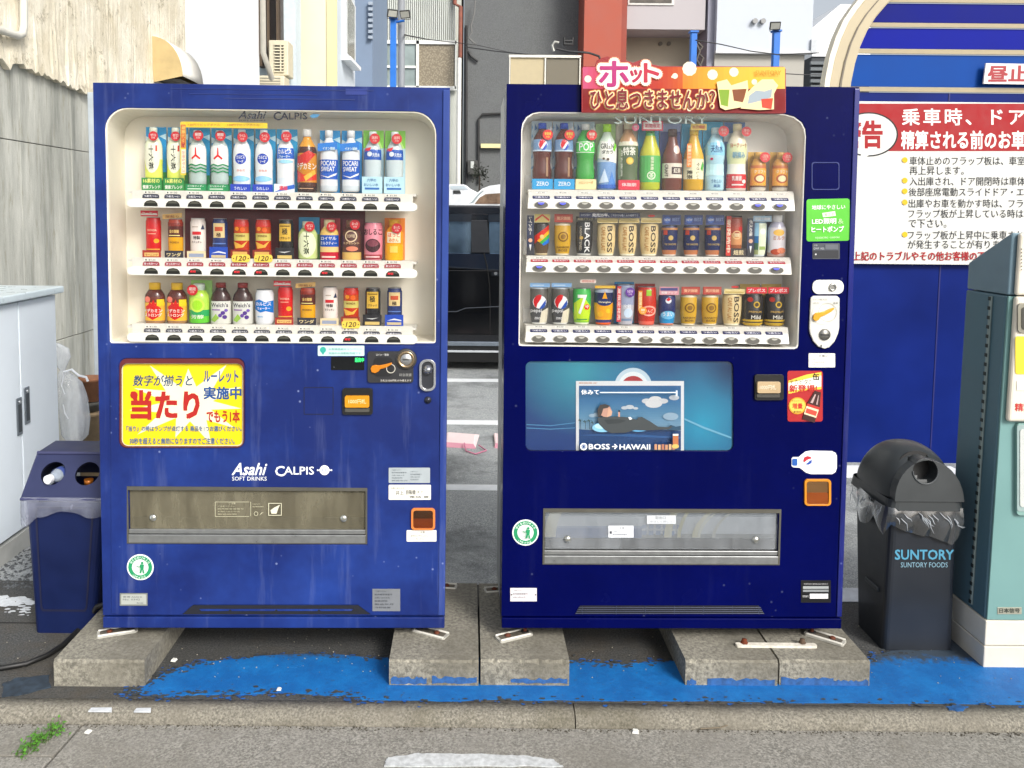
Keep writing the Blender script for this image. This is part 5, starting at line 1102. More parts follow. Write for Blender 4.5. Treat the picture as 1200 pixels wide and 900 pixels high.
    # 7
    p(z1, 'display_bottle', 'bottle', 'white milky water bottle with blue banner label, next to brown bottle', 322.5, 347, 150.5, 'pet',
      [(.2, 'dfe8ee'), (1, 'f0f3f4')], wrap=[('r', -1, .52, 1, .7, '2456a8'), ('t', 'カルピス', -.75, .6, .75, .68, 'f6f8fa'), ('t', 'ウォーター', -.6, .53, .6, .58, 'd8e8f8'), ('e', .1, .47, .8, .03, '9fd0e8')],
      cap='f0f2f4', card='2a93c0', cardops=sky_, bw=.84, b0=.04, bt=.97,
      front=[(-.98, 0, .98, .13, 'dfe8ee', [('p', [(-.98, .0), (.98, .06), (.98, .125), (.3, .1)], '2456a8'), ('t', '濃縮', -.5, .03, .3, .1, 'c23a44')])], badge=(.22, .86, .5, RED, 'おいしい', 'f6d0c8'), group=g1)
    # 8
    p(z1, 'display_bottle', 'bottle', 'dark brown energy drink bottle with gold and red label, white cap', 348.5, 371.5, 151.5, 'pet',
      [(.1, '2c1410'), (.16, '3a1a12'), (.62, 'b87a30'), (.72, '3a1a14'), (1, 'c48c40')],
      wrap=[('p', [(-1, .16), (1, .2), (1, .3), (-.2, .28), (-1, .36)], 'c03820'), ('p', [(-.9, .42), (.2, .46), (.9, .6), (.3, .66), (-.9, .56)], 'b02a1c'), ('t', 'ドデカミン', -.95, .36, .95, .47, 'f6e8d8'), ('p', [(-.2, .25), (.8, .36), (.9, .3), (0, .18)], 'e0a848'), ('r', -.7, .06, .7, .07, 'c8a080')],
      cap='eceae4', ysq=.9, group=g1)
    # 9,10
    a = p(z1, 'display_bottle', 'bottle', 'white sports drink bottle with deep blue label, directly right of brown bottle', 373.5, 397.5, 152, 'pet',
          [(.1, 'c8d0d4'), (1, 'e2e6e8')], wrap=[('r', -1, .2, 1, .52, '1c4fa0'), ('t', 'POCARI', -.8, .42, .8, .5, 'f4f6fa'), ('t', 'SWEAT', -.75, .33, .7, .405, 'f4f6fa'), ('p', [(-.9, .27), (0, .24), (.9, .31), (.8, .27), (0, .22)], 'f4f6fa'), ],
          cap='f2f4f4', card='2f8fc8', cardops=sky_, bw=.88, b0=.02, bt=.99,
          front=[], tag=(-.98, .65, .9, .77, '1c6cb4', [('t', 'イオン補給', -.5, .67, .7, .72, 'd8ecf8')], .03), group=g1)
    again(m, a, 25.7, yc, 385.5, 'white sports drink bottle with deep blue label, beside the green topped card')
    # 11,12
    a = p(z1, 'display_bottle', 'bottle', 'clear water bottle on green topped card with dark red badge', 425, 449, 152, 'pet',
          [(1, 'c4d0d2')], wrap=[('r', -1, .5, 1, .68, '1f4c98'), ('p', [(-.8, .7), (-.1, .72), (-.3, .66), (-.9, .64)], 'c8343c'), ('c', -.3, .6, .28, 'e8eef4'), ('t', '天然水', -.0, .55, .8, .62, 'dfe8f4')],
          cap='e4eaec', card='b4d2dc', cardops=[('r', -1, .72, 1, 1, '7cbc48'), ('p', [(-.6, .72), (.9, .72), (.4, .9)], 'b6dc84')], bw=.84, b0=.08, bt=.97,
          front=[(-.98, 0, .98, .26, 'b9dbe6', [('t', '六甲の', -.5, .18, .4, .23, '3a6890'), ('t', 'おいしい水', -.8, .11, .6, .16, '3a6890'), ('r', -.7, .06, .7, .09, '2a5c9c')])], badge=(.25, .85, .5, RED, '送料', 'f0c0b8'), group=g1)
    again(m, a, 25.5, yc, 437, 'clear water bottle on green topped card, rightmost on top shelf of left machine')
    # ---- middle and bottom shelf cans
    def redcan(z, x0, x1, yt, lab, g): return p(z, 'display_can', 'can', lab, x0, x1, yt, 'can', [(1, 'b42420')], bw=.84, b0=.12,
        wrap=[('t', 'WONDA', -.6, .62, .6, .68, 'e8b8a0'), ('r', -.5, .54, .5, .56, 'e8a890'), ('c', .55, .35, .3, 'd89838'), ('r', -.9, .1, .9, .13, 'd8a050')],
        front=[(-1.02, 0, 1.02, .2, '8c2a22', [('r', -.8, .05, .8, .14, 'd8b070'), ('t', 'モーニング', -.7, .06, .7, .12, '6a2018')])],
        tag=(-1.15, 1.03, .75, 1.17, 'c83440', [('r', -1.1, 1.06, .7, 1.1, 'f0e4dc'), ('t', 'コーヒー', -1, 1.07, .6, 1.14, 'f8ece4')]), group=g)
    def goldcan(z, x0, x1, yt, lab, g): return p(z, 'display_can', 'can', lab, x0, x1, yt, 'can', [(.48, 'd09a30'), (.8, '4a1c18'), (.9, '7a281c'), (1, '9a3a28')], bw=.84, b0=.12,
        wrap=[('t', '金の微糖', -.6, .6, .6, .7, 'e8c078'), ('t', 'WONDA', -.6, .3, .6, .36, '5a3010'), ('r', -.7, .52, .7, .545, 'f0d890')],
        front=[(-1.02, 0, 1.02, .2, '20202c', [('t', 'ワンダ', -.8, .05, .8, .15, 'd8c89a')])],
        tag=(-1.2, 1.0, .95, 1.12, 'dfb878', [('t', '深煎り', -.9, 1.03, .6, 1.1, '7a4018')], .05), group=g)
    def milkcan(z, x0, x1, yt, lab, g): return p(z, 'display_can', 'can', lab, x0, x1, yt, 'can', [(1, 'ece2da')], bw=.84, b0=.1,
        wrap=[('r', -.55, .55, .55, .64, 'b83438'), ('t', '特製', -.4, .42, .45, .52, '2c2422'), ('t', 'カフェオレ', -.6, .32, .6, .38, '4c3a30'), ('p', [(.5, .7), (.75, .85), (.9, .7)], '303850'), ('r', -.5, .76, .2, .78, '9a8a7a')],
        front=[(-1.02, 0, 1.02, .19, 'dccca8', [('r', -.8, .04, .8, .13, '8a94a8')])], group=g)
    def navycan(z, x0, x1, yt, lab, g): return p(z, 'display_can', 'can', lab, x0, x1, yt, 'can', [(1, '232f5c')], bw=.84, b0=.1,
        wrap=[('r', -.72, .48, .72, .88, 'd8c090'), ('r', -.5, .66, .5, .78, 'b05038'), ('t', '極', -.3, .5, .3, .62, '3a2c20'), ('r', -.8, .3, .8, .33, '5a74b0')],
        front=[(-1.02, 0, 1.02, .3, '20429c', [('p', [(-.8, .14), (0, .2), (.8, .16), (.8, .13), (0, .16)], 'e8eaf2'), ('r', -.8, .03, .8, .1, 'b8a888')])], group=g)
    def tomcan(z, x0, x1, yt, lab, g, ): return p(z, 'display_can', 'can', lab, x0, x1, yt, 'can', [(.1, 'c8a860'), (.42, 'a83820'), (.62, 'c0b468'), (.8, 'a8481c'), (1, 'b8342c')], bw=.86, b0=.08,
        wrap=[('t', 'WONDA', -.6, .52, .6, .58, '5a2c14'), ('p', [(-.9, .4), (.2, .3), (.9, .42), (.4, .24), (-.6, .2)], 'e0a850'), ('c', .3, .72, .3, 'd86030'), ('c', -.4, .74, .26, 'e88c3c')],
        front=[(-1.04, .05, 1.04, .24, '7c2418', [('r', -.8, .1, .8, .19, 'd0a860')])], group=g)
    def blackcan(z, x0, x1, yt, lab, g): return p(z, 'display_can', 'can', lab, x0, x1, yt, 'can', [(1, '1c1c1e')], bw=.86, b0=.08,
        wrap=[('r', -.72, .42, .72, .9, 'cda850'), ('t', '極', -.35, .6, .35, .78, '2a2418'), ('t', 'ブラック', -.6, .47, .6, .54, '3a2c18'), ('r', -.6, .82, .6, .85, '6a5020')],
        front=[(-1.04, 0, 1.04, .3, '18181c', [('p', [(-.7, .2), (0, .17), (.7, .22), (0, .2)], 'd8d8d8'), ('r', -.8, .03, .8, .11, 'c8b070')])], group=g)
    redcan(z2, 169.5, 190.5, 255, 'red coffee can under a red and white tag, far left of middle shelf', g2)
    goldcan(z2, 195.5, 216.5, 257, 'black and gold coffee can with tilted tan tag, left end of middle shelf', g2)
    milkcan(z2, 221.5, 243, 256, 'cream milk coffee can before the dark red panel, middle shelf', g2)
    navycan(z2, 247.5, 268.5, 256.5, 'navy coffee can with tan square label before the dark red panel', g2)
    a = tomcan(z2, 272.5, 293.5, 257, 'red and gold can with yellow 120 tag, left of the pair on middle shelf', g2)
    again(m, a, 25.6, yc, 283, 'red and gold can with yellow 120 tag, right of the pair on middle shelf')
    blackcan(z2, 324.5, 345.5, 258, 'black coffee can with gold label before the dark red panel', g2)
    p(z2, 'display_bottle', 'bottle', 'green tea blend bottle on blue card with brush characters, middle shelf', 348.5, 373, 254.5, 'botcan', [(1, 'b8c888')], cap='dfe8d0',
      wrap=[('e', 0, .4, .9, .36, 'e6ecc8'), ('T', '十六茶', -.3, .12, .25, .7, '1c2418')], card='3a8ab8', cardops=[('r', -1, 0, 1, .6, '6a9c48')], bw=.92, b0=.02, bt=.9, badge=(.3, .78, .48, RED, 'ゼロ', 'f6d0c8'), group=g2)
    p(z2, 'display_bottle', 'bottle', 'gold topped milk tea bottle with blue band and red base', 374.5, 397.5, 256, 'botcan', [(.2, 'a82434'), (.33, 'e8c088'), (.62, '1c4898'), (.8, 'dcb870'), (1, 'e8d098')], cap='e8d8b0',
      wrap=[('t', 'ロイヤル', -.8, .5, .8, .58, 'e8eef8'), ('t', 'ミルクティー', -.85, .38, .85, .46, 'e8eef8'), ('r', -.7, .06, .7, .1, 'e8c8c0')], card='9c2c38', bw=.95, bt=.97, badge=(.35, .8, .5, RED, 'あった', 'f6d0c8'), group=g2)
    p(z2, 'display_bottle', 'bottle', 'dark brown coffee bottle with ring emblem and gold base, middle shelf', 400, 424.5, 256.5, 'botcan', [(.2, 'c8a868'), (1, '4c2e28')], cap='7c5c48',
      wrap=[('g', 0, .6, .5, .62, 'd8c0a0'), ('t', 'COFFEE', -.4, .57, .4, .64, 'd8c0a0'), ('t', 'エクセレント', -.8, .4, .8, .46, 'd8b890'), ('e', .1, .29, .6, .06, 'd08068')], card='6c2430', bw=.92, bt=.97, badge=(.4, .86, .48, RED, 'あった', 'f6d0c8'), group=g2)
    p(z2, 'display_can', 'can', 'pink sweet bean soup can with black brush lettering', 426.5, 448.5, 261, 'can', [(1, 'cf8490')], wrap=[('t', 'おしるこ', -.92, .68, .92, .84, '241818'), ('e', 0, .4, .78, .18, '3a2026'), ('e', 0, .46, .6, .09, '6c3a44'), ('r', -.9, .04, .9, .16, '8c3a40'), ('r', -.7, .08, .7, .12, 'e8c0c0')], ysq=.9, group=g2)
    p(z2, 'display_bottle', 'bottle', 'orange juice bottle on orange card, rightmost on middle shelf of left machine', 450, 474, 255.5, 'botcan', [(.4, 'e8a420'), (1, 'e0902c')], cap='f0a838',
      wrap=[('r', -.7, .44, .7, .7, 'f0e0c0'), ('t', 'ほっと', -.6, .58, .6, .68, 'd04828'), ('t', 'みかん', -.5, .46, .5, .55, 'd07028'), ('r', -.4, .2, .4, .36, 'e8c468')], card='d8801c', bw=.9, bt=.96, badge=(.3, .76, .5, RED, 'あった', 'f6d0c8'), group=g2)
    # bottom shelf
    a = p(z3, 'display_bottle', 'bottle', 'gold capped brown energy drink bottle, leftmost on bottom shelf', 170, 193.5, 331, 'botcan', [(.08, '8c6a4c'), (.52, 'd8a848'), (.66, '5a281c'), (1, '4a2018')], cap='e0b030',
          wrap=[('p', [(-.6, .3), (-.75, .42), (-.4, .48), (-.3, .56), (-.1, .5), (.1, .6), (.25, .5), (.45, .54), (.5, .44), (.75, .38), (.6, .18), (0, .1), (-.6, .18)], 'b82c20'), ('t', 'ドデカミン', -.85, .28, .85, .37, 'f8ece0'), ('t', 'ストロング', -.8, .18, .8, .26, 'f8ece0'), ('c', -.5, .6, .3, 'd87868'), ('r', .4, .44, .95, .6, 'e8c030')],
          group=g3)
    again(m, a, 26, yc, 182, 'gold capped brown energy drink bottle, second on bottom shelf')
    p(z3, 'display_bottle', 'bottle', 'lime green drink bottle on pale green card with red badge', 221, 246, 329, 'botcan', [(.18, '5cae3c'), (.34, '2c8c50'), (1, 'a8cc58')], cap='dfeee0',
      wrap=[('c', 0, .46, .7, 'c0e060'), ('c', 0, .46, .5, '98cc40'), ('t', '芳醇', -.6, .12, .6, .22, 'e0f0d0')], card='a8d880', bw=.94, b0=.02, bt=.94, badge=(-.38, .8, .5, RED, '期間', 'f6d0c8'), group=g3)
    a = p(z3, 'display_bottle', 'bottle', 'dark grape juice bottle with white label, left one of the pair', 247, 271, 331, 'jug', [(.02, 'd8d8d0'), (.56, 'dcdcd4'), (1, '35201e')], cap='7c2420',
          wrap=[('t', "Welch's", -.8, .42, .8, .52, '2c2a3a'), ('c', .35, .28, .2, '4c3478'), ('c', .1, .22, .18, '5c4488'), ('c', .5, .18, .2, '4c3478'), ('c', .62, .34, .15, '6c549c'), ('r', -.7, .34, .1, .37, '8a6a9a'), ('p', [(-.8, .1), (-.3, .26), (0, .16), (-.4, .06)], '8cb050')], group=g3)
    again(m, a, 25.8, yc, 259, 'dark grape juice bottle with white label, right one of the pair')
    p(z3, 'display_can', 'can', 'white milky drink can with blue wave band', 299.5, 321, 339.5, 'can', [(1, 'e6e9ec')], wrap=[('p', [(-1, .45), (-.3, .36), (.3, .4), (1, .34), (1, .7), (.2, .66), (-.4, .74), (-1, .68)], '1f6cb4'), ('t', 'カルピス', -.8, .56, .8, .66, 'f6f8fa'), ('t', 'ウォーター', -.6, .44, .7, .52, 'f6f8fa'), ('r', -.6, .22, 0, .26, '9cb4cc')], ysq=.9, group=g3)
    redcan(z3, 324, 345, 336, 'red coffee can under a red tag, middle of bottom shelf', g3)
    goldcan(z3, 350, 371.5, 337, 'black and gold coffee can with tilted tan tag, bottom shelf', g3)
    milkcan(z3, 376.5, 397.5, 336.5, 'cream milk coffee can on bottom shelf of left machine', g3)
    tomcan(z3, 401, 422, 337, 'red and gold can with yellow 120 tag on the bottom shelf', g3)
    blackcan(z3, 426.5, 447.5, 337.5, 'black coffee can with gold label on the bottom shelf', g3)
    navycan(z3, 452, 473, 337.5, 'navy coffee can with tan label, rightmost on bottom shelf', g3)
    return z1, z2, z3
def drinks_right(m):
    yc = .08; z1, z2, z3 = [ml(m, 772, y, yc).z for y in (223.3, 299.8, 380.3)]
    g1, g2, g3 = 'drinks on the top shelf of the right machine', 'drinks on the middle shelf of the right machine', 'drinks on the bottom shelf of the right machine'
    def p(*a, **k): return product(m, yc, *a, **k)
    RED = 'b8242c'
    rnd = random.Random(5)
    ice = [('p', [(x, y), (x+.35*rnd.random()+.1, y+.05*rnd.random()), (x+.3*rnd.random(), y+.04+.07*rnd.random())], rnd.choice(['3a6a9c', '6c9cc0', 'f2f6f8', '88b4d0'])) for x in (-1, -.7, -.4, .2, .5, .65) for y in (.1, .3, .45, .62, .74, .86)]
    # cola x2
    a = p(z1, 'display_bottle', 'bottle', 'cola bottle with blue cap on icy card, leftmost in right machine', 623.5, 647.5, 141, 'waist', [(1, '4a221c')],
          wrap=[('r', -1, .52, 1, .72, '6c88a8'), ('r', -1, .52, 1, .545, 'b8c8d8'), ('c', 0, .63, .46, 'f0f2f4'), ('p', [(-.4, .63), (-.3, .7), (0, .73), (.3, .69), (.1, .655), (-.1, .6), (-.3, .56)], 'b82430'), ('p', [(.38, .66), (.42, .6), (.2, .54), (-.1, .535), (.15, .6)], '2048a0'), ('r', .35, .1, .55, .42, '8a6a50')],
          cap='1f48a8', card='c4d8e4', cardops=ice, bw=.92, b0=.1, bt=.96, front=[(-1, 0, 1, .15, '1c88b8', [('t', 'ZERO', -.6, .05, .6, .11, 'e8f0f4')])], badge=(.45, .78, .5, 'c42c28', '新登場', 'f8d060'), group=g1)
    again(m, a, 25.2, yc, 635.5, 'cola bottle with blue cap on icy card, second from left in right machine')
    p(z1, 'display_bottle', 'bottle', 'green soda bottle with white cap on icy card', 674, 698, 141.5, 'waist', [(.5, '3a8a3c'), (1, '3f9444')],
      wrap=[('r', -1, .52, 1, .7, '4cb050'), ('r', -1, .69, 1, .7, 'e8f4e0'), ('r', -1, .52, 1, .53, 'e8f4e0'), ('t', 'POP', -.7, .55, .7, .68, 'f2f8f0')],
      cap='eef0ee', card='c4d8e4', cardops=ice, bw=.92, b0=.08, bt=.95, front=[(-1, 0, 1, .15, 'e0d0a0', [('t', 'メロンソーダ', -.7, .08, .7, .12, 'a87838')])], badge=(.5, .78, .5, 'c42c28', '増量', 'f8e0d0'), group=g1)
    p(z1, 'display_bottle', 'bottle', 'pale citrus drink bottle with lime green cap and white tag label', 699.5, 723, 144, 'pet', [(.42, '7494bc'), (.48, 'b8c8d4'), (1, 'c8d8c8')],
      wrap=[('p', [(-.9, .48), (.98, .4), (.98, .7), (-.7, .74)], 'eeeee6'), ('t', 'GREEN', -.7, .62, .6, .7, '2c3428'), ('t', 'ダカラ', -.6, .54, .5, .6, '3c443a'), ('p', [(.5, .6), (.7, .72), (.95, .68), (.7, .58)], '6cb438'), ('c', -.4, .47, .12, '5a5040'), ('c', 0, .46, .14, '4a3c34'), ('p', [(-.8, .1), (-.3, .32), (.1, .12)], 'c8d8ec'), ('p', [(0, .05), (.4, .28), (.8, .08)], '4a78b8'), ('r', -.9, .02, .9, .08, '3458a0')],
      cap='a4d83c', card='a8c888', cardops=[('r', -1, 0, 1, .45, '9cb8d8')], bw=.96, b0=0, bt=.98, group=g1)
    p(z1, 'display_bottle', 'bottle', 'dark green tea bottle with gold medal and red base strip', 724, 748.5, 140.5, 'pet', [(.14, 'b8283c'), (.68, '4c5a40'), (1, 'a88464')],
      wrap=[('r', -1, .64, 1, .7, 'd8d4c0'), ('t', '特茶', -.6, .5, .6, .62, 'eeeee0'), ('c', .05, .42, .36, 'c8a440'), ('c', .05, .42, .25, 'e0c060'), ('T', '伊右衛門', -.85, .2, -.6, .58, 'c8ccb8'), ('r', -.95, .16, -.75, .6, '7c8a68')],
      cap='c8bca0', card='dcd4c4', cardops=[('r', -.4, .75, .3, .95, '8c6450')], bw=.97, bt=.98, front=[(-1, 0, 1, .14, 'b8283c', [('t', '体脂肪', -.7, .05, .7, .1, 'f0d0d0')])], badge=(.5, .88, .34, 'd05878', '茶', 'f8e0e0'), group=g1)
    p(z1, 'display_bottle', 'bottle', 'green tea bottle with long neck under a pink framed sign', 749.5, 774.5, 143, 'tall', [(.12, 'a0a838'), (.5, '4c9448'), (.82, 'b0b040'), (1, '4c9c50')],
      wrap=[('r', -1, .12, 1, .52, '4c9a50'), ('c', 0, .22, .4, 'dfe8d0'), ('c', 0, .22, .3, '4c9a50'), ('t', '茶', -.2, .18, .2, .26, 'dfe8d0'), ('T', '緑茶烏龍', -.1, .3, .2, .5, 'd8e4c0')],
      cap='3c9048', card='3f9cc8', cardops=[('r', -1, 0, 1, .5, 'b8d8e4')], bw=.98, bt=.97, tag=(-.98, .86, .98, 1.0, 'b83048', [('r', -.85, .88, .85, .98, 'f0dcd8'), ('t', '期間限定', -.7, .9, .7, .96, 'b83048')]), group=g1)
    p(z1, 'display_bottle', 'bottle', 'brown black tea bottle with cream label on navy card', 776, 800, 143.5, 'tall', [(1, '5c3026')],
      wrap=[('r', -1, .2, 1, .44, 'd8cfc0'), ('r', -.2, .26, .9, .38, '3c2c2c'), ('t', '紅茶', 0, .28, .7, .36, 'd8cfc0'), ('T', 'CRAFT', -.8, .22, -.5, .42, '3c2c2c'), ('e', .3, .66, .3, .07, 'd8b8ac')],
      cap='3c2420', card='34488c', cardops=[('r', -1, .88, 1, 1, '8c9cc8')], bw=.98, bt=.9, group=g1)
    p(z1, 'display_bottle', 'bottle', 'golden barley tea bottle with orange strip on blue card', 801, 825.5, 144, 'tall', [(.2, 'b89028'), (.5, 'ece4bc'), (1, 'c8a040')],
      wrap=[('r', -1, .18, 1, .48, 'eee6c4'), ('T', 'やさしい', .1, .18, .4, .44, '2c281c'), ('T', '麦茶', -.75, .18, -.25, .32, '2c281c'), ('p', [(.5, .34), (.7, .46), (.9, .4), (.7, .3)], '4c9840')],
      cap='e0b848', card='2f9cc8', bw=.96, bt=.93, front=[(-.85, .34, -.4, .68, 'd8781c', [('T', '健康ミネラル', -.8, .36, -.45, .66, 'fae8c0')])], tag=(-.55, .88, .95, .97, 'e8c060', [('t', '水分補給', -.4, .9, .8, .95, 'b04020')]), group=g1)
    p(z1, 'display_bottle', 'bottle', 'clear water bottle on cyan card with red badge', 826.5, 850, 141.5, 'waist', [(1, 'a8ccd8')],
      wrap=[('r', -1, .56, 1, .76, '8cc4dc'), ('t', '天然水', -.6, .6, .6, .72, '24507c'), ('c', -.5, .5, .14, 'b03c58'), ('r', -1, .24, 1, .42, 'c4e8f8'), ('t', 'うれしい', -.5, .12, .5, .18, '44688c'), ('t', '果実', -.3, .05, .4, .1, '44688c')],
      cap='d0e8f0', card='2ba4cc', cardops=[('p', [(-1, .6), (0, .8), (1, .6)], '7cd0e4')], bw=.95, bt=.9, badge=(.55, .84, .52, RED, '冷た', 'f0c0b8'), group=g1)
    p(z1, 'display_bottle', 'bottle', 'clear and white drink bottle with solid red lower label', 851.5, 876, 142, 'waist', [(.04, 'c8b8b0'), (.25, 'b02830'), (.4, 'f2f0e4'), (.7, 'd0d4a8'), (1, 'e4dcc4')],
      wrap=[('t', 'ヨーグリーナ', -.8, .64, .8, .71, 'a04c40'), ('t', '朝摘み', -.6, .48, .6, .58, '6c94a8'), ('t', '乳酸菌', -.6, .15, .3, .22, 'f0dcd8'), ('c', .55, .14, .2, 'f0e4dc'), ('r', -.6, .08, .5, .1, 'f0dcd8')],
      cap='e8dcb4', card='3c6ca8', cardops=[('r', -1, .72, 1, .84, 'e8ecee')], bw=.95, bt=.96, badge=(.6, .84, .46, RED, '冷た', 'f0c0b8'), group=g1)
    a = p(z1, 'display_bottle', 'bottle', 'short tan tea bottle with large red badge, nearer the tall bottles', 879, 898, 177.5, 'botcan', [(.1, 'b8b0a4'), (.14, '8a6450'), (.58, 'd8a050'), (.66, 'a86038'), (1, 'b88848')],
          wrap=[('r', -1, .15, 1, .58, 'd89c48'), ('e', 0, .32, .7, .12, '9c4c28'), ('e', 0, .32, .5, .08, 'f0dcb0'), ('t', 'クラフト', -.7, .46, .7, .54, 'f4e8d0'), ('r', -1, .1, 1, .14, '5c4430')],
          cap='b89050', card='c09848', bw=.95, bt=.98, badge=(.5, .84, .62, RED, '-35%', 'f0c0b0'), group=g1)
    again(m, a, 25.8, yc, 888.5, 'short tan tea bottle with large red badge, rightmost of the top shelf')
    def boss(z, x0, x1, yt, lab, g): return p(z, 'display_can', 'can', lab, x0, x1, yt, 'taper', [(.06, 'e8e2cc'), (1, 'cdb98c')], bt=.82, rough=.35,
        wrap=[('T', 'BOSS', 0, .1, .55, .93, '2c2014'), ('T', 'CAFE AU LAIT', -.6, .15, -.2, .9, '9c6c34')], tag=(-1.1, .84, 1.1, .97, 'd6c690', [('r', -1, .87, 1, .9, 'b09858'), ('e', 0, 1.02, .4, .03, 'b83430')]), group=g)
    def gold(z, x0, x1, yt, lab, g): return p(z, 'display_can', 'can', lab, x0, x1, yt, 'taper', [(.05, 'e0d8c0'), (.93, 'b48f38'), (1, 'c8c0a8')], bt=.78,
        wrap=[('g', 0, .58, .45, .6, '6c4c18'), ('c', 0, .58, .3, '7a5a24'), ('t', 'RAINBOW', -.7, .22, .7, .28, '5c4014'), ('t', 'BOSS', -.5, .12, .5, .19, '5c4014')],
        tag=(-1.1, .8, 1.1, 1.0, '9c3a30', [('r', -1, .83, 1, .97, 'a84c40'), ('t', '贅沢微糖', -.8, .86, .8, .94, 'e0b090')]), group=g)
    def navy(z, x0, x1, yt, lab, g): return p(z, 'display_can', 'can', lab, x0, x1, yt, 'taper', [(.05, 'd8d0c8'), (.2, 'a06848'), (.86, '1d2548'), (.93, 'a07048'), (1, '303858')], bt=.74,
        wrap=[('c', 0, .6, .3, 'b09860'), ('t', 'THE CANCOFFEE', -.7, .36, .7, .42, 'b09860'), ('r', -.8, .7, -.4, .85, '9c3c30')],
        tag=(-1.1, .76, 1.15, 1.0, '24386c', [('c', -.5, .88, .42, '3458a0'), ('t', 'NEW', -.85, .85, -.15, .91, 'e8ecf4'), ('t', 'BEST', .1, .85, 1.0, .93, '90a0c8')]), group=g)
    # middle shelf
    p(z2, 'display_can', 'can', 'rainbow striped coffee can beside a navy text card, far left', 625.5, 643.5, 251, 'taper', [(.06, 'b8a888'), (.4, '4c3c2c'), (1, '2c2a2a')], bt=.78,
      wrap=[('p', [(-.9, .6), (.9, .95), (.9, .8), (-.9, .35)], 'b83028'), ('p', [(-.6, .45), (.95, .8), (.95, .68), (-.3, .4)], 'd8a030'), ('p', [(-.3, .4), (.95, .68), (.95, .55), (0, .35)], '3c9040'), ('p', [(0, .35), (.95, .55), (.95, .4), (.2, .3)], '2c64b0'), ('c', 0, .58, .26, 'c8b070')],
      front=[(-1.95, -.02, -1.05, .97, '16203c', [('T', 'レインボー', -1.75, .5, -1.3, .93, 'e8e4dc'), ('c', -1.5, .36, .26, 'c8a088'), ('r', -1.9, .0, -1.1, .2, '24242a'), ('p', [(-1.65, .26), (-1.35, .26), (-1.5, .1)], 'e8e8e8')])],
      tag=(-1, .8, 1, 1.0, 'c8b878', [('p', [(-.9, .82), (0, .96), (.9, .82), (.9, .88), (0, 1.0), (-.9, .88)], 'b84030')]), group=g2)
    gold(z2, 649.5, 669, 251, 'gold coffee can under a red brown tag, middle shelf of right machine', g2)
    p(z2, 'display_can', 'can', 'black coffee can with white vertical lettering', 674.5, 694.5, 253, 'taper', [(.06, 'b8b8b4'), (1, '232426')], bt=.86, wrap=[('T', 'BLACK', -.05, .08, .55, .97, 'e8e8e6'), ('T', 'UNSWEETENED', -.6, .15, -.35, .85, 'a8a090'), ('c', -.4, .52, .2, 'b89850')],
      tag=(-1.1, .87, 1.1, .98, '3a3a30', [('t', '無糖ブラック', -.9, .89, .9, .95, 'c8c0a0')]), group=g2)
    boss(z2, 699.5, 721, 254, 'cream coffee can with brown vertical lettering, left of three', g2)
    boss(z2, 724.5, 746, 254, 'cream coffee can with brown vertical lettering, centre of three', g2)
    boss(z2, 750, 771.5, 254, 'cream coffee can with brown vertical lettering, right of three', g2)
    navy(z2, 775, 794, 252, 'navy and copper coffee can, left of three', g2)
    navy(z2, 800.5, 819.5, 252, 'navy and copper coffee can, centre of three', g2)
    navy(z2, 825.5, 844.5, 252, 'navy and copper coffee can, right of three', g2)
    p(z2, 'display_can', 'can', 'red and copper coffee can on a red and black card', 852, 871.5, 252.5, 'taper', [(.3, '8c5438'), (.6, 'c08a60'), (1, '9c4838')], bt=.95, bw=.82,
      wrap=[('g', 0, .55, .5, .62, 'e0c090'), ('t', '微糖', -.4, .5, .4, .6, 'e8d8b0'), ('c', .5, .72, .3, 'b82c2c')], card='2c2424', front=[(-1.3, .02, -.75, .98, 'b43020', [('T', '新発売中', -1.25, .1, -.8, .9, 'f0d8c0')]), (-.7, 0, 1.1, .2, '2a2422', [('t', '焙煎', -.4, .04, .8, .16, 'd8c8a0')])], group=g2)
    p(z2, 'display_can', 'can', 'pale blue landscape coffee can beside a navy text card', 879.5, 898, 253, 'taper', [(.06, 'c8d0d0'), (.2, '8c9468'), (.4, '3c5c44'), (.6, '2c6090'), (1, '8cb8d0')], bt=.84,
      wrap=[('r', -.2, .06, .8, .98, 'd8e0c8'), ('c', .3, .74, .4, 'f0f4f0'), ('r', -.1, .2, .7, .3, '8ca060')], tag=(-1, .86, 1.3, 1.0, 'a8c4d8', [('t', '深煎り微糖', -.8, .89, 1.1, .96, 'f4f8fa')]),
      front=[(-1.7, -.04, -.8, .94, '16203c', [('T', 'ボスの味', -1.5, .5, -1.05, .9, 'e8e4dc'), ('c', -1.25, .38, .26, 'c8a088'), ('r', -1.65, -.02, -.85, .2, '1c1c22'), ('p', [(-1.4, .26), (-1.1, .26), (-1.25, .08)], 'e8e8e8')])], group=g2)
    p(z2, 'display_bottle', 'bottle', 'white capped milk tea bottle can, rightmost on middle shelf', 899.5, 921, 252, 'botcan', [(.1, 'a88c84'), (.7, 'd8d4d8'), (1, 'b0b0c0')], cap='f0f0f0',
      wrap=[('e', 0, .58, .6, .08, 'e0b060'), ('t', 'ミルク', -.6, .4, .6, .5, 'b07860'), ('e', -.3, .12, .5, .07, '9c4430'), ('e', .3, .15, .5, .07, 'c87c60')], card='3c4468', bw=.98, group=g2)
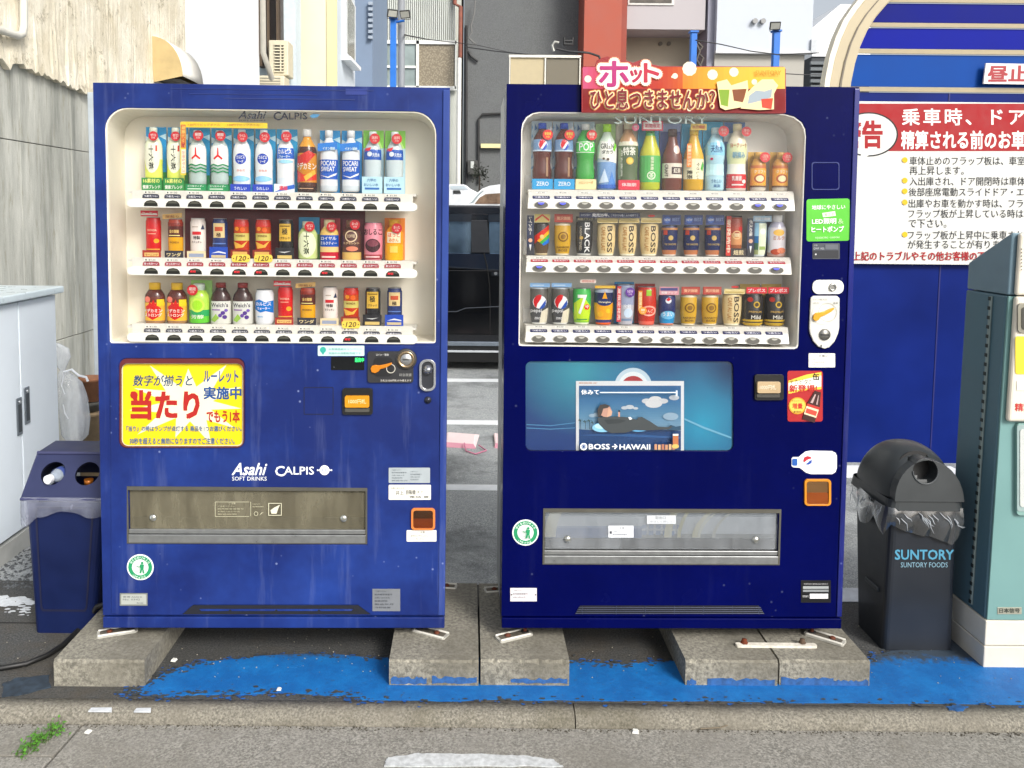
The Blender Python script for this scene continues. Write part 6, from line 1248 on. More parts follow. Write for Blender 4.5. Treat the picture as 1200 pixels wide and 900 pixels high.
    # bottom shelf
    def cola(x0, x1, lab): return p(z3, 'display_can', 'can', lab, x0, x1, 332.5, 'taper', [(.05, 'd0d0cc'), (.6, '3a3a3c'), (.95, '47443f'), (1, 'b0b8c0')], bt=.93,
        wrap=[('p', [(0, .05), (.97, .05), (.97, .45), (.2, .35)], 'cfc8b4'), ('c', 0, .6, .72, 'e8e8ea'), ('p', [(-.65, .6), (-.6, .68), (-.4, .76), (-.1, .8), (.2, .78), (.1, .68), (-.25, .55), (-.35, .44), (-.55, .5)], 'b01c28'), ('p', [(.62, .66), (.66, .56), (.5, .46), (.2, .42), (-.05, .42), (.3, .55)], '20408c'), ('t', 'pepsi', -.9, .3, .2, .42, 'd8d8d8'), ('t', 'ZERO', -.5, .14, .1, .2, 'e0e0e0')],
        tag=(-1.08, .93, 1.08, 1.03, '7fa4cc', [('r', -.8, .96, .4, .99, 'b8d0e8')]), group=g3)
    cola(621, 642.5, 'black and silver cola can, leftmost on bottom shelf of right machine'); cola(646, 667.5, 'black and silver cola can, second from left beside green can')
    p(z3, 'display_can', 'can', 'green and yellow lemon lime soda can with big numeral seven', 671, 692.5, 338, 'taper', [(.06, 'd8dcc8'), (.35, '7cac3c'), (1, '3c9a48')], wrap=[('p', [(-.8, .15), (.6, .1), (.9, .5), (0, .8), (-.9, .6)], 'b0cc40'), ('t', '7', -.55, .3, .4, .84, 'f4f6f0'), ('c', .42, .5, .3, 'c83428'), ('t', 'up', .25, .46, .6, .55, 'f4f4f0'), ('r', -.6, .14, .5, .17, '2c7c3c')], ysq=.9, group=g3)
    p(z3, 'display_can', 'can', 'yellow citrus soda can with navy top and gold rim', 696, 718.5, 334, 'taper', [(.06, 'c85828'), (.14, '2c2c58'), (.6, 'd89818'), (.88, '1c2444'), (1, '98a0b0')], bt=.93,
      wrap=[('p', [(-.4, .6), (0, .92), (.4, .6)], 'd89818'), ('e', 0, .62, .75, .1, '202a54'), ('t', 'Orangina', -.6, .59, .6, .65, 'e8e0c8'), ('c', -.4, .3, .3, 'e8a830'), ('c', .35, .38, .24, 'e8b440')], tag=(-1.05, .93, 1.05, 1.0, 'c89c28', [('r', -.8, .95, .8, .97, 'e8c868')]), group=g3)
    p(z3, 'display_can', 'can', 'purple and silver drink can on card with red strip', 721.5, 744.5, 331, 'taper', [(.5, 'a8a8b0'), (1, '8c94ac')], bt=.95, bw=.9, wrap=[('e', .2, .3, .5, .12, 'c8d8e8'), ('t', '氷結', -.4, .4, .5, .52, 'e8ecf4'), ('r', -.5, .1, .6, .16, '6c7c94')],
      card='3a8cc0', cardops=[('r', -1, .6, 1, .95, '5c50a0')], front=[(-1, .08, -.6, .92, 'b83038', [('T', '夏限定発売', -.95, .12, -.65, .88, 'f0d0c8')])], badge=(.3, .78, .48, '582c84', 'NEW', 'e0c8e8'), group=g3)
    p(z3, 'display_can', 'can', 'red apple tea can on red card', 746, 769.5, 333, 'taper', [(.1, 'c86050'), (1, 'a83024')], bt=.93, bw=.95, wrap=[('e', .1, .38, .8, .14, 'd8a090'), ('e', .1, .38, .6, .1, 'b84034'), ('t', 'りんご', -.3, .34, .5, .42, 'f0dcc8'), ('r', -.2, .78, .3, .94, '8cb440')],
      card='98281c', front=[(-1, .35, -.6, .85, 'c87820', [('T', '期間限定', -.95, .38, -.65, .82, 'f0e0b0')])], badge=(-.55, .36, .38, 'd89028', '果', 'f8f0d0'), group=g3)
    p(z3, 'display_can', 'can', 'small navy cola can under a pink and white tag', 771.5, 791.5, 335.5, 'taper', [(.06, 'b87860'), (.3, '2c78a8'), (1, '1c2450')], bt=.78, wrap=[('c', 0, .82, .34, 'dfe4ec'), ('p', [(-.3, .84), (0, .93), (.3, .86), (0, .8)], 'b82834'), ('e', 0, .34, .8, .14, '6cacd0'), ('t', 'うまい', -.6, .3, .6, .44, 'e8f0f8')],
      tag=(-1.1, .79, 1.15, 1.0, 'c89098', [('r', -1, .9, 1, .97, '3c3c70'), ('t', '炭酸アップ', -.9, .82, .9, .88, 'f4ecec')]), group=g3)
    gold(z3, 797, 816.5, 335.5, 'gold coffee can under a red brown tag, left one on bottom shelf', g3)
    gold(z3, 822, 841.5, 335.5, 'gold coffee can under a red brown tag, right one on bottom shelf', g3)
    boss(z3, 846.5, 868.5, 336.5, 'cream coffee can with brown vertical lettering on the bottom shelf', g3)
    def pre(x0, x1, lab): return p(z3, 'display_can', 'can', lab, x0, x1, 333.5, 'can', [(.1, 'b8983c'), (.14, '282320'), (.2, 'b8983c'), (1, '201d1c')], bt=.77, ysq=.85,
        wrap=[('c', .1, .68, .32, 'b89840'), ('c', .1, .68, .2, '3c3020'), ('t', 'PREMIUM', -.6, .42, .6, .48, 'b89858'), ('t', 'Mild', -.4, .22, .5, .34, 'e0dcd0'), ('c', -.5, .84, .24, '9c3028')], card='b89c54', tag=(-1, .8, 1.03, .95, 'bc2434', [('t', 'プレボス', -.85, .83, .85, .92, 'f6e4e0')]), group=g3)
    pre(870.5, 894, 'black and gold coffee can with red tag, nearer the cream can'); pre(896, 919.5, 'black and gold coffee can with red tag, rightmost on bottom shelf')
    return z1, z2, z3
# ================================================================ the two vending machines
PAINT1 = paint('faded_blue_enamel', '0d2160', '1d3b88', .22, .5, .42, spec=.3)
PAINT2 = paint('glossy_navy_enamel', '010540', '02084c', .01, .22, .10, spec=.07)
CREAM = K('ece5d3', .5, var=.05, sc=5); CREAM2 = K('e8e5dc', .5, var=.05, sc=5); WHITEP = K('d8d5cb', .35, var=.03); STEEL = K('9a9c9c', .32, .75, var=.12, sc=30)
DARK = K('16171a', .5); ORANGE = K('c87814', .3); RUST = K('5e2f1c', .85, var=.3, sc=60, bp=.3); BOLT = K('77706a', .4, .8)
PANE = clear_mat('display_window_acrylic', gloss=.016, haze=.010); FLAP = clear_mat('flap_acrylic_smoked', tint='c4bca8', gloss=.05, haze=.34, hazecol='a39d86', rough=.12)
FLAP2 = clear_mat('flap_acrylic_clear', tint='f4f6f8', gloss=.12, haze=.20, hazecol='ccd2d8', rough=.05)
WHITEC = K('d2d0c8', .35, var=.03)
def PL(m, pts, y=0.0): return [(v.x, v.z) for v in (ml(m, a, b, y) for a, b in pts)]
def pf(m, y): return lambda px, py, h: ml(m, px, py, y-h)
def inset(m, pts, d):      # photo outline pulled in by d metres towards its centre
    cx = sum(p[0] for p in pts)/len(pts); cz = sum(p[1] for p in pts)/len(pts)
    return [(x+(d if x < cx else -d), z+(d if z < cz else -d)) for x, z in pts]
def plate(m, root, name, mat, x0, y0, x1, y1, y=0.0, t=.0015, r=2, bevel=0, skew=0, **kw):
    """a flat piece lying on the door at photo box x0..x1, y0..y1, t thick; skew = how far its right end sits lower, in pixels"""
    pts = [(px, py+skew*(px-x0)/(x1-x0)) for px, py in rrect(x0, y0, x1, y1, r)]
    mb = MB(); mb.prism([PL(m, pts, y)], y-t, y); return mb.build(name, mat, root, local=True, bevel=bevel, **kw)
def spread_part(o, spots):
    """o and copies of it (with its sub-parts) at the given local places"""
    o.location = spots[0]
    for s_ in spots[1:]:
        c = o.copy(); C.objects.link(c); c.location = s_; WM[c] = WM[o]
        for ch in o.children: d = ch.copy(); C.objects.link(d); d.parent = c; WM[d] = WM[o]
PXM = .00280           # metres per photo pixel on the fronts
def lbl(m, root, name, mat, x0, y0, x1, y1, draw_, y=0.0, t=.0012, r=2, skew=0, rough=.45):
    o = plate(m, root, name, mat, x0, y0, x1, y1, y, t, r, skew=skew)
    P = Print(lambda px, py, h: ml(m, px, py+skew*(px-x0)/(x1-x0), y-t-h)); draw_(P); P.build('lettering', o, rough=rough); return o
def scribble(P, x0, y0, x1, rows, col, dy, h=1.6, words=('ご注意ください', '販売機管理番号', 'お問い合わせ先', '取扱説明', '製造年月', '冷却装置')):
    for i in range(rows):
        w = words[i % len(words)]; P.text(w, x0, y0+i*dy+h, x0+(x1-x0)*(.55+.4*((i*37) % 10)/10), y0+i*dy, col, 0)
def recycle_sticker(m, root, x, y, Y=0):
    mb = MB(); c = ml(m, x, y, 0); r = 16*PXM
    mb.prism([circ(c.x, c.z, r, 36)], Y-.0012, Y); o = mb.build('round_sticker', K('eef2ee', .4), root, local=True)
    P = Print(lambda u, v, h: Vector((c.x+u*r, Y-.0012-h, c.z+v*r)))
    g = '1f8f5c'; P.ring(0, 0, .62, .9, g)
    for k in range(8): a = R(150-k*17); P.text('みんなのリサイクル'[k], math.cos(a)*.76-.09, math.sin(a)*.76-.09, math.cos(a)*.76+.09, math.sin(a)*.76+.09, 'e8f4ec', .03)
    for k in range(5): a = R(235+k*16); P.text('リサイクル'[k], math.cos(a)*.76-.09, math.sin(a)*.76-.09, math.cos(a)*.76+.09, math.sin(a)*.76+.09, 'e8f4ec', .03)
    P.circle(.2, .38, .1, g); P.poly([(.05, .28), (.34, .26), (.3, -.1), (.38, -.42), (.25, -.42), (.2, -.12), (.1, -.42), (-.02, -.4), (.08, -.05), (.02, .1), (-.2, .2), (-.22, .12), (-.02, .02)], g)
    P.ring(-.22, -.05, .2, .25, 'b8c8bc'); P.build('lettering', o)
def foot(m, root, lx, ly, bx, bang, zb):
    """levelling foot on a white bracket plate: lx,ly place of the bolt; bang the bracket's turn"""
    dz = -(m.mat.translation.z-BTOP) - .0005
    mb = MB(); mb.lathe([(dz+.002, .011), (dz+.006, .011), (dz+.006, .006), (0, .006)], c=(lx, ly, 0), n=10); mb.build('leveling_foot', RUST, root, local=True)
    c = Matrix.Translation((lx, ly, dz)) @ Matrix.Rotation(bang, 4, 'Z')
    mb = MB(); L, W = .062, .024
    def T(x, y, z): return c @ Vector((x, y, z))
    mb.prism([rrect(-.022, -W, L*1.75, W, .009), circ(L*1.1, 0, .011, 12)[::-1]], 0, .008, lambda x, z, y: T(x, z, y+.0))
    b = mb.build('floor_bracket', K('a9a79e', .6, var=.2, sc=50), root, local=True, bevel=.002)
    mb = MB(); mb.prism([rrect(-.012, -W+.011, L*1.6, W-.011, .006), circ(L*1.1, 0, .0112, 12)[::-1]], .0082, .0092, lambda x, z, y: T(x, z, y)); mb.build('well', K('5c564c', .8, var=.3, sc=60), b, local=True)
    mb = MB(); mb.tube([T(-.012, W-.004, .008), T(L*1.68, W-.004, .008)], .004, 6); mb.tube([T(-.012, -W+.004, .008), T(L*1.68, -W+.004, .008)], .004, 6); mb.build('rim', WHITEP, b, local=True)
    mb = MB(); mb.lathe([(.002, .0105), (.013, .0105), (.016, .006), (.016, 0.001)], c=tuple(c @ Vector((L*1.1, 0, 0))), n=6); mb.build('bolt', RUST, b, local=True)
    mb = MB(); mb.lathe([(.008, .013), (.012, .013)], c=tuple(c @ Vector((0, 0, 0))), n=14); mb.build('washer', K('3c3a3a', .6, .4), b, local=True)
def machine(m, spec):
    root = thing('vending_machine', spec['label'], 'vending machine', mat=m.mat, group='drink vending machines side by side')
    W, HH, P1 = m.W, 1.83, spec['paint']
    win = PL(m, spec['win']); out = PL(m, spec['outlet']); post = PL(m, spec['poster'])
    SK = ml(m, spec['skx'], spec['sky'], 0).z; m.SK = SK
    door = [(0, SK), (W, SK), (W, HH), (0, HH)]
    mb = MB(); mb.prism([door, win, out, post], 0, .135)
    mb.build('door', P1, root, local=True, bevel=.0016, seg=2)
    mb = MB(); mb.box(.004, W-.004, .141, .46, .0, HH-.004); mb.build('cabinet', spec['side'], root, local=True, bevel=.004)
    mb = MB(); mb.box(.001, W-.001, -.004, .14, 0, SK-.004); mb.build('kick_plate', P1, root, local=True, bevel=.003)
    # lining of the display recess
    wi = inset(m, win, .003); wb = inset(m, win, .010)
    mb = MB(); n = len(wi); vs = [(x, .003, z) for x, z in wi] + [(x, .136, z) for x, z in wb] + [(x, .003, z) for x, z in win]
    mb.add(vs, [(i, (i+1) % n, n+(i+1) % n, n+i) for i in range(n)] + [(i, (i+1) % n, 2*n+(i+1) % n, 2*n+i) for i in range(n)])
    tr = tessellate_polygon([[Vector((x, z, 0)) for x, z in wb]]); mb.add([(x, .134, z) for x, z in wb], tr)
    mb.build('display_lining', spec['lining'], root, local=True)
    mb = MB(); mb.prism([inset(m, win, .0045)], .012, .0135); mb.build('window_pane', PANE, root, local=True)
    # product outlet
    oi = inset(m, out, .001); x0 = min(p[0] for p in oi); x1 = max(p[0] for p in oi); z0 = min(p[1] for p in oi); z1 = max(p[1] for p in oi)
    h = z1-z0; zf = z0+h*spec['flapz']
    mb = MB(); mb.box(x0, x1, .128, .131, z0, z1); mb.box(x0, x0+.002, .02, .128, z0, z1); mb.box(x1-.002, x1, .02, .128, z0, z1); mb.box(x0, x1, .02, .128, z0, z0+.002); mb.box(x0, x1, .02, .128, z1-.002, z1)
    chute = mb.build('outlet_chute', K(spec['chute'], .5), root, local=True)
    mb = MB()
    for a, b in ((x0+.004, x0+(x1-x0)*.32), (x0+(x1-x0)*.33, x0+(x1-x0)*.76), (x0+(x1-x0)*.82, x1-.004)): mb.box(a, b, .03, .04, z0+h*.2, z0+h*.40)
    mb.build('bottle_rail', K('161614', .5), root, local=True)
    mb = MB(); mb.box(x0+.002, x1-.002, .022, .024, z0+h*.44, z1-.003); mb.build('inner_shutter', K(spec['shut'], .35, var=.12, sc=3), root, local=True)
    mb = MB(); mb.box(x0+.003, x1-.003, .008, .011, zf-.002, z1-.01); fl = mb.build('outlet_flap', spec['flapmat'], root, local=True)
    mb = MB(); mb.box(x0, x1, -.003, .016, z0, z0+h*.15); mb.box(x0, x1, .001, .016, z0+h*.16, z0+h*.24); mb.build('flap_sill', STEEL, root, local=True, bevel=.002)
    e = .005; mb = MB(); ol = [(x0-e, z0-.002), (x1+e, z0-.002), (x1+e, z1+e), (x0-e, z1+e)]; il = [(x0+.001, z0+.001), (x1-.001, z0+.001), (x1-.001, z1-.008), (x0+.001, z1-.008)]
    mb.prism([ol, il[::-1]], -.003, .002); mb.build('outlet_frame', K('6c6a62', .35, .6), root, local=True)
    for fx in (x0+(x1-x0)*.1, x0+(x1-x0)*.905):
        mb = MB(); mb.lathe([(0.0, .013), (-.004, .012), (-.007, .006), (-.008, .001)], c=(fx, .008, z0+h*.44), axis='y', n=16); mb.build('flap_knob', K('c4c4bc', .15, .9), root, local=True)
    return root, (x0, x1, z0, z1)
# ---------------------------------------------------------------- left machine
WIN1 = rrect(123, 126, 511.3, 402.2, (26, 26, 3, 3), 7); WIN1 = [(x, y+5*(x-123)/388 if y < 260 else y) for x, y in WIN1]
WIN1 = [(x+(5.5 if x < 300 else -.5)*max(0, (y-150))/250, y) for x, y in WIN1]
r1, o1 = machine(M1, dict(label='faded blue vending machine on the left, with a yellow prize poster below its window', paint=PAINT1, win=WIN1, outlet=[(150.5, 571), (429, 573), (429, 637), (150.5, 636)], poster=rrect(141, 421, 286, 523.5, 8),
    skx=320, sky=721.5, side=K('8e9296', .4, .3), lining=CREAM, flapz=.24, shut='a8a28c', chute='3a382e', flapmat=FLAP))
ZL = drinks_left(M1)
def rail_bar(m, root, yc, z_base, ytop, ybar, ybot, xa, xb, round_=True):
    """shelf board, price rail and button bar of one display row (photo heights at its left end / right end)"""
    zs = z_base-.0015
    (l0, l1), (b0, b1), (e0, e1) = ytop, ybar, ybot
    A = lambda px, py, y: ml(m, px, py, y)
    mb = MB(); a = A(xa, l0, .03); b = A(xb, l1, .03); mb.box(a.x, b.x, .022, .13, zs-.008, zs); mb.build('shelf', WHITEC, root, local=True)
    mb = MB(); q = [A(xa+4, l0, .018), A(xb-4, l1, .018), A(xb-4, b1+1, .018), A(xa+4, b0+1, .018)]
    mb.prism([[(v.x, v.z) for v in q]], .018, .0215); mb.build('price_rail', WHITEP, root, local=True)
    y = -.004; p0, p1, p2, p3 = A(xa-2, b0, y), A(xb+1, b1, y), A(xb+1, e1, y), A(xa-2, e0, y)
    hz = (p0.z-p3.z)/2; pts = []
    if round_:
        for k in range(9): t = R(90+180*k/8); pts.append((p0.x+hz+math.cos(t)*hz, (p0.z+p3.z)/2+math.sin(t)*hz))
        for k in range(9): t = R(-90+180*k/8); pts.append((p1.x-hz+math.cos(t)*hz, (p1.z+p2.z)/2+math.sin(t)*hz))
    else: pts = [(p.x, p.z) for p in (p0, p3, p2, p1)]
    mb = MB(); mb.prism([pts], y, .0175); mb.build('button_bar', WHITEC, root, local=True, bevel=.003, seg=3)
PC = [176.8+25.72*i for i in range(12)]
rows1 = [((222.5, 227.5), (232.7, 237.2), (242.8, 248.6), '20243c', 0), ((301.3, 305.8), (312, 315), (322.3, 327), '9c2c38', .4), ((378.8, 382.5), (390, 394.5), (400.6, 402), '3a3a44', 1.6)]
btn = MB(); hw, hh = 8.3*PXM, 7.6*PXM
half = [(-hw, -hh*.45), (hw, -hh*.45), (hw*.92, 0), (hw*.6, hh*.36), (0, hh*.5), (-hw*.6, hh*.36), (-hw*.92, 0)]
first = True
for (lt, bt_, eb, lc, dx), zz in zip(rows1, ZL):
    rail_bar(M1, r1, .075, zz, lt, bt_, eb, 150.5, 488)
    def pos(i, fy, y): px = PC[i]+dx; t = (px-150)/338; return ml(M1, px, fy[0]+(fy[1]-fy[0])*t, y)
    by = ((bt_[0]+eb[0])/2, (bt_[1]+eb[1])/2)
    if first:
        mb = MB(); mb.prism([half], -.0015, 0); bproto = mb.build('select_button', K('232420', .25, var=.05), r1, local=True, bevel=.0012)
        P = Print(lambda u, v, h: Vector((u, -.0012-h, v))); P.poly([(-hw*.75, hh*.02), (-hw*.5, hh*.26), (0, hh*.38), (hw*.5, hh*.26), (hw*.75, hh*.02)], K('4c4c44', .15)); P.build('button_lens', bproto)
        spread_part(bproto, [pos(i, by, -.004) for i in range(12)]); first = False
    else:
        c = bproto.copy(); C.objects.link(c); WM[c] = WM[bproto]
        for ch in bproto.children: d = ch.copy(); C.objects.link(d); d.parent = c; WM[d] = WM[bproto]
        spread_part(c, [pos(i, by, -.004) for i in range(12)])
    # warm / cold tag and price above each button
    lw, lh = 9.8*PXM, 4.6*PXM
    mb = MB(); mb.prism([rrect(-lw, 0, lw, lh, (0, 0, lh*.55, lh*.55), 4)], -.001, 0); o = mb.build('temperature_tag', K(lc, .4), r1, local=True)
    P = Print(lambda u, v, h: Vector((u, -.001-h, v))); P.text('あったか〜い' if lc == '9c2c38' else 'つめた〜い', -lw*.82, lh*.22, lw*.82, lh*.8, 'e8e8ec', .03); P.build('lettering', o)
    spread_part(o, [pos(i, (bt_[0]-1.0, bt_[1]-.8), .017) for i in range(12)])
    mb = MB(); mb.prism([[(-lw*.85, 0), (lw*.85, 0), (lw*.85, 3.2*PXM), (-lw*.85, 3.2*PXM)]], -.0008, 0); o = mb.build('price_label', K('e9e6da', .4), r1, local=True)
    P = Print(lambda u, v, h: Vector((u, -.0008-h, v))); P.circle(-lw*.6, 1.6*PXM, .9*PXM, '30303c'); P.text('¥130', -lw*.3, .6*PXM, lw*.55, 2.7*PXM, '30303c', .02); P.build('lettering', o)
    spread_part(o, [pos(i, (bt_[0]-6.2, bt_[1]-6.0), .017) for i in range(12)])
# sold-out lamps glowing in a few buttons
for i, r_ in ((2, 1), (4, 1), (5, 1), (8, 1), (11, 1), (9, 2)):
    (lt, bt_, eb, lc, dx) = rows1[r_]; t = (PC[i]-150)/338; yy = (bt_[0]+eb[0])/2*(1-t)+(bt_[1]+eb[1])/2*t
    P = Print(pf(M1, -.0064)); P.text('売切', PC[i]+dx-6, yy+1.4, PC[i]+dx+.5, yy-1.2, K('d0202c', .4, emit=.6), .03); P.build('sold_out_lamp', r1)
# dark red sheet behind the middle row, yellow price strip, header names
plate(M1, r1, 'backing_sheet', K('6a1c28', .55), 217, 244, 428, 303, y=.131, t=.0015, r=0, skew=3)
o = plate(M1, r1, 'price_strip', K('e6c81e', .5), 213, 142.5, 313.5, 149, y=.03, t=.001, r=0, skew=1.5)
P = Print(pf(M1, .029)); [P.text('+30円でビッグボトル', 220+46*k, 147.6+.3*k, 258+46*k, 144.6+.3*k, 'b83820', .02) for k in (0, 1)]; P.build('lettering', o)
o = plate(M1, r1, 'price_strip', K('e6cc2c', .5), 211.5, 143, 218, 205, y=.0288, t=.001, r=0)
P = Print(pf(M1, .0276)); P.rect(212, 146, 217.5, 173, 'c86018'); P.text('増量ビッグ', 213, 172, 217, 147, 'f8e070', .02, rot=1); P.poly([(212.5, 168), (217, 168), (214.8, 173)], 'a82018'); P.rect(212.5, 175, 217.5, 203, 'e8e0c8'); P.text('お得なサイズ', 213.4, 202, 216.8, 177, 'c84030', .02, rot=1); P.build('lettering', o)
P = Print(pf(M1, .0145)); P.text('Asahi', 279, 139.2, 312, 130.2, '14182c', .035, .3); P.text('SOFT DRINKS', 280, 142, 311, 140.2, '14182c', 0); P.text('C', 320.5, 141, 329.5, 131, '14182c', .03); P.text('ALPIS', 329, 140, 360, 132, '14182c', .03)
P.poly([(363, 136), (367, 133.4), (375, 134), (372, 137.5), (366, 138.4)], '4c8cb4'); P.build('brand_print', r1)
for x0_, y0_ in ((271.5, 298.2), (297.8, 298.4), (400.5, 375.8)):
    lbl(M1, r1, 'special_price_tag', K('eacb50', .45), x0_, y0_, x0_+21.5, y0_+9, lambda P: (P.circle(x0_+2.2, y0_+4.6, .7, '3a2a14'), P.text('120', x0_+4.5, y0_+7.4, x0_+17, y0_+1.5, '3a2a14', .03, .2), P.circle(x0_+19.4, y0_+4.6, .7, '3a2a14')), y=.013, t=.0008, r=3)
# lower door skin: a proud panel with a vent notch, poster well and outlet cut-outs
low = PL(M1, [(129.5, 405), (514.5, 405.5), (515.5, 720), (436, 720.5), (423, 711), (419, 707.8), (228, 707.8), (223, 711), (212, 720), (131, 719)][::-1])
mb = MB(); mb.prism([low, PL(M1, [(149, 569.5), (430.5, 571.5), (430.5, 638.5), (149, 637.5)]), PL(M1, rrect(139.5, 419.5, 287.5, 525, 9))], -.0035, -.0003)
mb.build('lower_door_skin', PAINT1, r1, local=True, bevel=.0012)
mb = MB(); mb.prism([PL(M1, [(214, 719.6), (226, 709), (421, 709), (434, 719.6)])], -.0022, -.0002); vent = mb.build('vent_recess', K('10131f', .7), r1, local=True)
for a, b in ((236, 268), (272, 322), (326, 372), (376, 412)):
    mb = MB(); mb.prism([PL(M1, [(a, 715.4), (b, 715.4), (b+2, 713.2), (a-2, 713.2)])], -.004, -.0024); mb.build('vent_louvre', PAINT1, vent, local=True)
mb = MB(); q = ml(M1, 516.5, 400, 0).x; mb.box(q, M1.W-.001, -.0055, -.0002, M1.SK+.004, 1.822); mb.build('edge_trim', paint('edge_enamel', '22387e', '30498e', .25, .35, spec=.35), r1, local=True, bevel=.0025)
for k, (x, y, x1, y1) in enumerate(((200, 103.5, 438, 104.3), (222, 109.5, 372, 110.3), (262, 114.6, 416, 115.8), (405, 104, 430, 111))):
    plate(M1, r1, 'tape_residue', K('1b2c68' if k < 3 else '23347c', .7, var=.2), x, y, x1, y1, t=.0012, r=0, skew=2.5*(x1-x)/240)
# prize poster in its well
S1 = Print(pf(M1, .0085))
S1.rect(141.5, 424.5, 285.8, 523.2, 'd8ceb0', r=6); S1.rect(144, 426.5, 283.8, 521.6, 'e2c810', r=6)
sb = []
for k in range(22):
    a = 2*math.pi*k/22+.12; rr = (78, 34)[k % 2]*(1+.15*math.sin(k*5)); sb.append((222+rr*math.cos(a)*.95, 473+rr*math.sin(a)*.62))
sb = [(min(283, max(145, x)), min(521, max(427, y))) for x, y in sb]
S1.poly(sb, 'ece2c0')
S1.text('数字が揃うと', 155.5, 452.5, 226, 439.5, '20466c', .03, .2)
S1.text('ルーレット', 238.5, 448.5, 279.5, 434, '1d4a88', .045); S1.text('実施中', 238.5, 468, 283, 453, '1d4a88', .055)
S1.text('当たり', 153, 492, 234, 457, 'a8221c', .075); S1.circle(157, 463, 4.4, 'a8221c')
S1.text('でもう1本', 242, 495.5, 281, 480.5, 'a8221c', .05)
S1.text('『当り』の時はランプが点灯する 商品を1つお選びください。', 148, 505.5, 283, 499, '2c5a90', .03); S1.text('30秒を超えると無効になりますのでご注意ください。', 152, 520.5, 275, 513, '2c5a90', .03)
mb = MB(); mb.prism([inset(M1, PL(M1, rrect(141, 421, 286, 523.5, 8)), .0005)], .009, .012); po = mb.build('prize_poster', K('e8cc10', .4), r1, local=True); S1.build('lettering', po, rough=.35)
mb = MB(); mb.prism([PL(M1, rrect(140.6, 420, 286.4, 524.2, 8.5)), PL(M1, rrect(141.6, 425.5, 285.6, 523.4, 8))[::-1]], -.0045, .0085); mb.build('poster_surround', K('5a1d22', .5), r1, local=True)
# sticker, display, coin unit
Y = -.0038
lbl(M1, r1, 'notice_sticker', K('bfdcd8', .4), 372.5, 405, 427, 417, lambda P: (P.circle(378.5, 410, 3.6, '2fa090'), P.poly([(376, 412), (381, 412), (378.5, 416)], '2fa090'), P.text('お客様感謝キャンペーン', 385, 410.5, 424, 407.8, '5c9c98', 0), P.text('実施中の自動販売機です', 385, 415.3, 423, 412.6, '5c9c98', 0)), y=Y, r=1)
lbl(M1, r1, 'amount_display', K('0a0c0e', .15), 388, 418, 427, 433.6, lambda P: (P.text('販売中', 416, 424.4, 426.5, 419.2, K('30e070', .4, emit=1.2), .03), P.circle(391.5, 430.3, .8, '3c4044')), y=Y, r=1)
o = lbl(M1, r1, 'coin_unit', K('2a2a2d', .45), 431, 411.5, 484.5, 448, lambda P: (P.text('コイン・硬貨', 440.5, 417, 455.5, 414.4, 'd8d8d4', .02), P.text('お札は1000円札のみ使えます', 446, 447.2, 482, 444.6, 'd8d4cc', .02), P.ring(472, 436.5, 0, .1, '888888'),
    P.text('¥10 50 100 500', 468, 441, 482, 437.6, 'a8a8a4', .02), P.rect(438, 419, 460, 441, '1a1a1c', r=5), P.ring(458, 432, 4.6, 5.4, 'c8c4b8')), y=Y, t=.006, r=3)
c0 = ml(M1, 476.2, 420.5, 0)
mb = MB(); mb.lathe([(-.006, .036), (-.014, .034), (-.0145, .030)], c=(c0.x, 0, c0.z), axis='y', n=28); mb.build('coin_dial', K('3a3837', .4), o, local=True)
mb = MB(); mb.lathe([(-.014, .030), (-.019, .0275), (-.019, .0225), (-.0150, .0205)], c=(c0.x, 0, c0.z), axis='y', n=28); mb.build('dial_ring', K('a08c70', .22, .85), o, local=True)
mb = MB(); mb.lathe([(-.0145, .0205), (-.0175, .018), (-.0185, .001)], c=(c0.x, 0, c0.z), axis='y', n=24); mb.build('coin_plate', K('b8b8b8', .25, .85), o, local=True)
mb = MB(); mb.box(c0.x-.011, c0.x+.011, -.0198, -.0186, c0.z-.0016, c0.z+.0016); mb.build('coin_slot', DARK, o, local=True)
def lever(m, parent, pts, y, mat):
    mb = MB(); mb.prism([PL(m, pts, 0)], y-.007, y); return mb.build('return_lever', mat, parent, local=True, bevel=.0025)
lever(M1, o, [(434.5, 431.5), (436, 428), (440, 426.8), (445, 427.2), (452, 426), (459.5, 423.8), (459.8, 426), (453, 429.8), (446, 431.8), (444, 434.5), (440, 436.5), (436, 435.5)], -.010, ORANGE)
mb = MB(); mb.prism([PL(M1, rrect(491.6, 420.5, 510.8, 457.5, 8), 0), PL(M1, rrect(494.2, 423, 508.2, 455, 6.5), 0)[::-1]], -.014, Y); lk = mb.build('door_lock', K('cfd0d2', .2, .85), r1, local=True, bevel=.0015)
mb = MB(); mb.prism([PL(M1, rrect(494, 422.8, 508.4, 455.2, 6.5), 0)], -.008, Y); mb.build('lock_well', K('2c2e34', .4), lk, local=True)
c1 = ml(M1, 501.4, 432.5, 0); mb = MB(); mb.lathe([(-.008, .017), (-.018, .016), (-.02, .010), (-.024, .009), (-.025, .001)], c=(c1.x, 0, c1.z), axis='y', n=20); mb.build('lock_barrel', K('a8aab0', .2, .9), lk, local=True)
c1 = ml(M1, 501.5, 468.5, 0); mb = MB(); mb.lathe([(-.003, .0125), (-.008, .011), (-.0085, .006), (-.010, .0055), (-.010, .001)], c=(c1.x, 0, c1.z), axis='y', n=18); mb.build('key_cylinder', K('3c3e48', .3, .7), r1, local=True)
mb = MB(); mb.prism([PL(M1, rrect(356.2, 453.5, 391, 485.5, 1)), PL(M1, rrect(357, 454.3, 390.2, 484.7, 1))[::-1]], Y-.0006, Y); mb.build('blank_panel_seam', K('070d30', .7), r1, local=True)
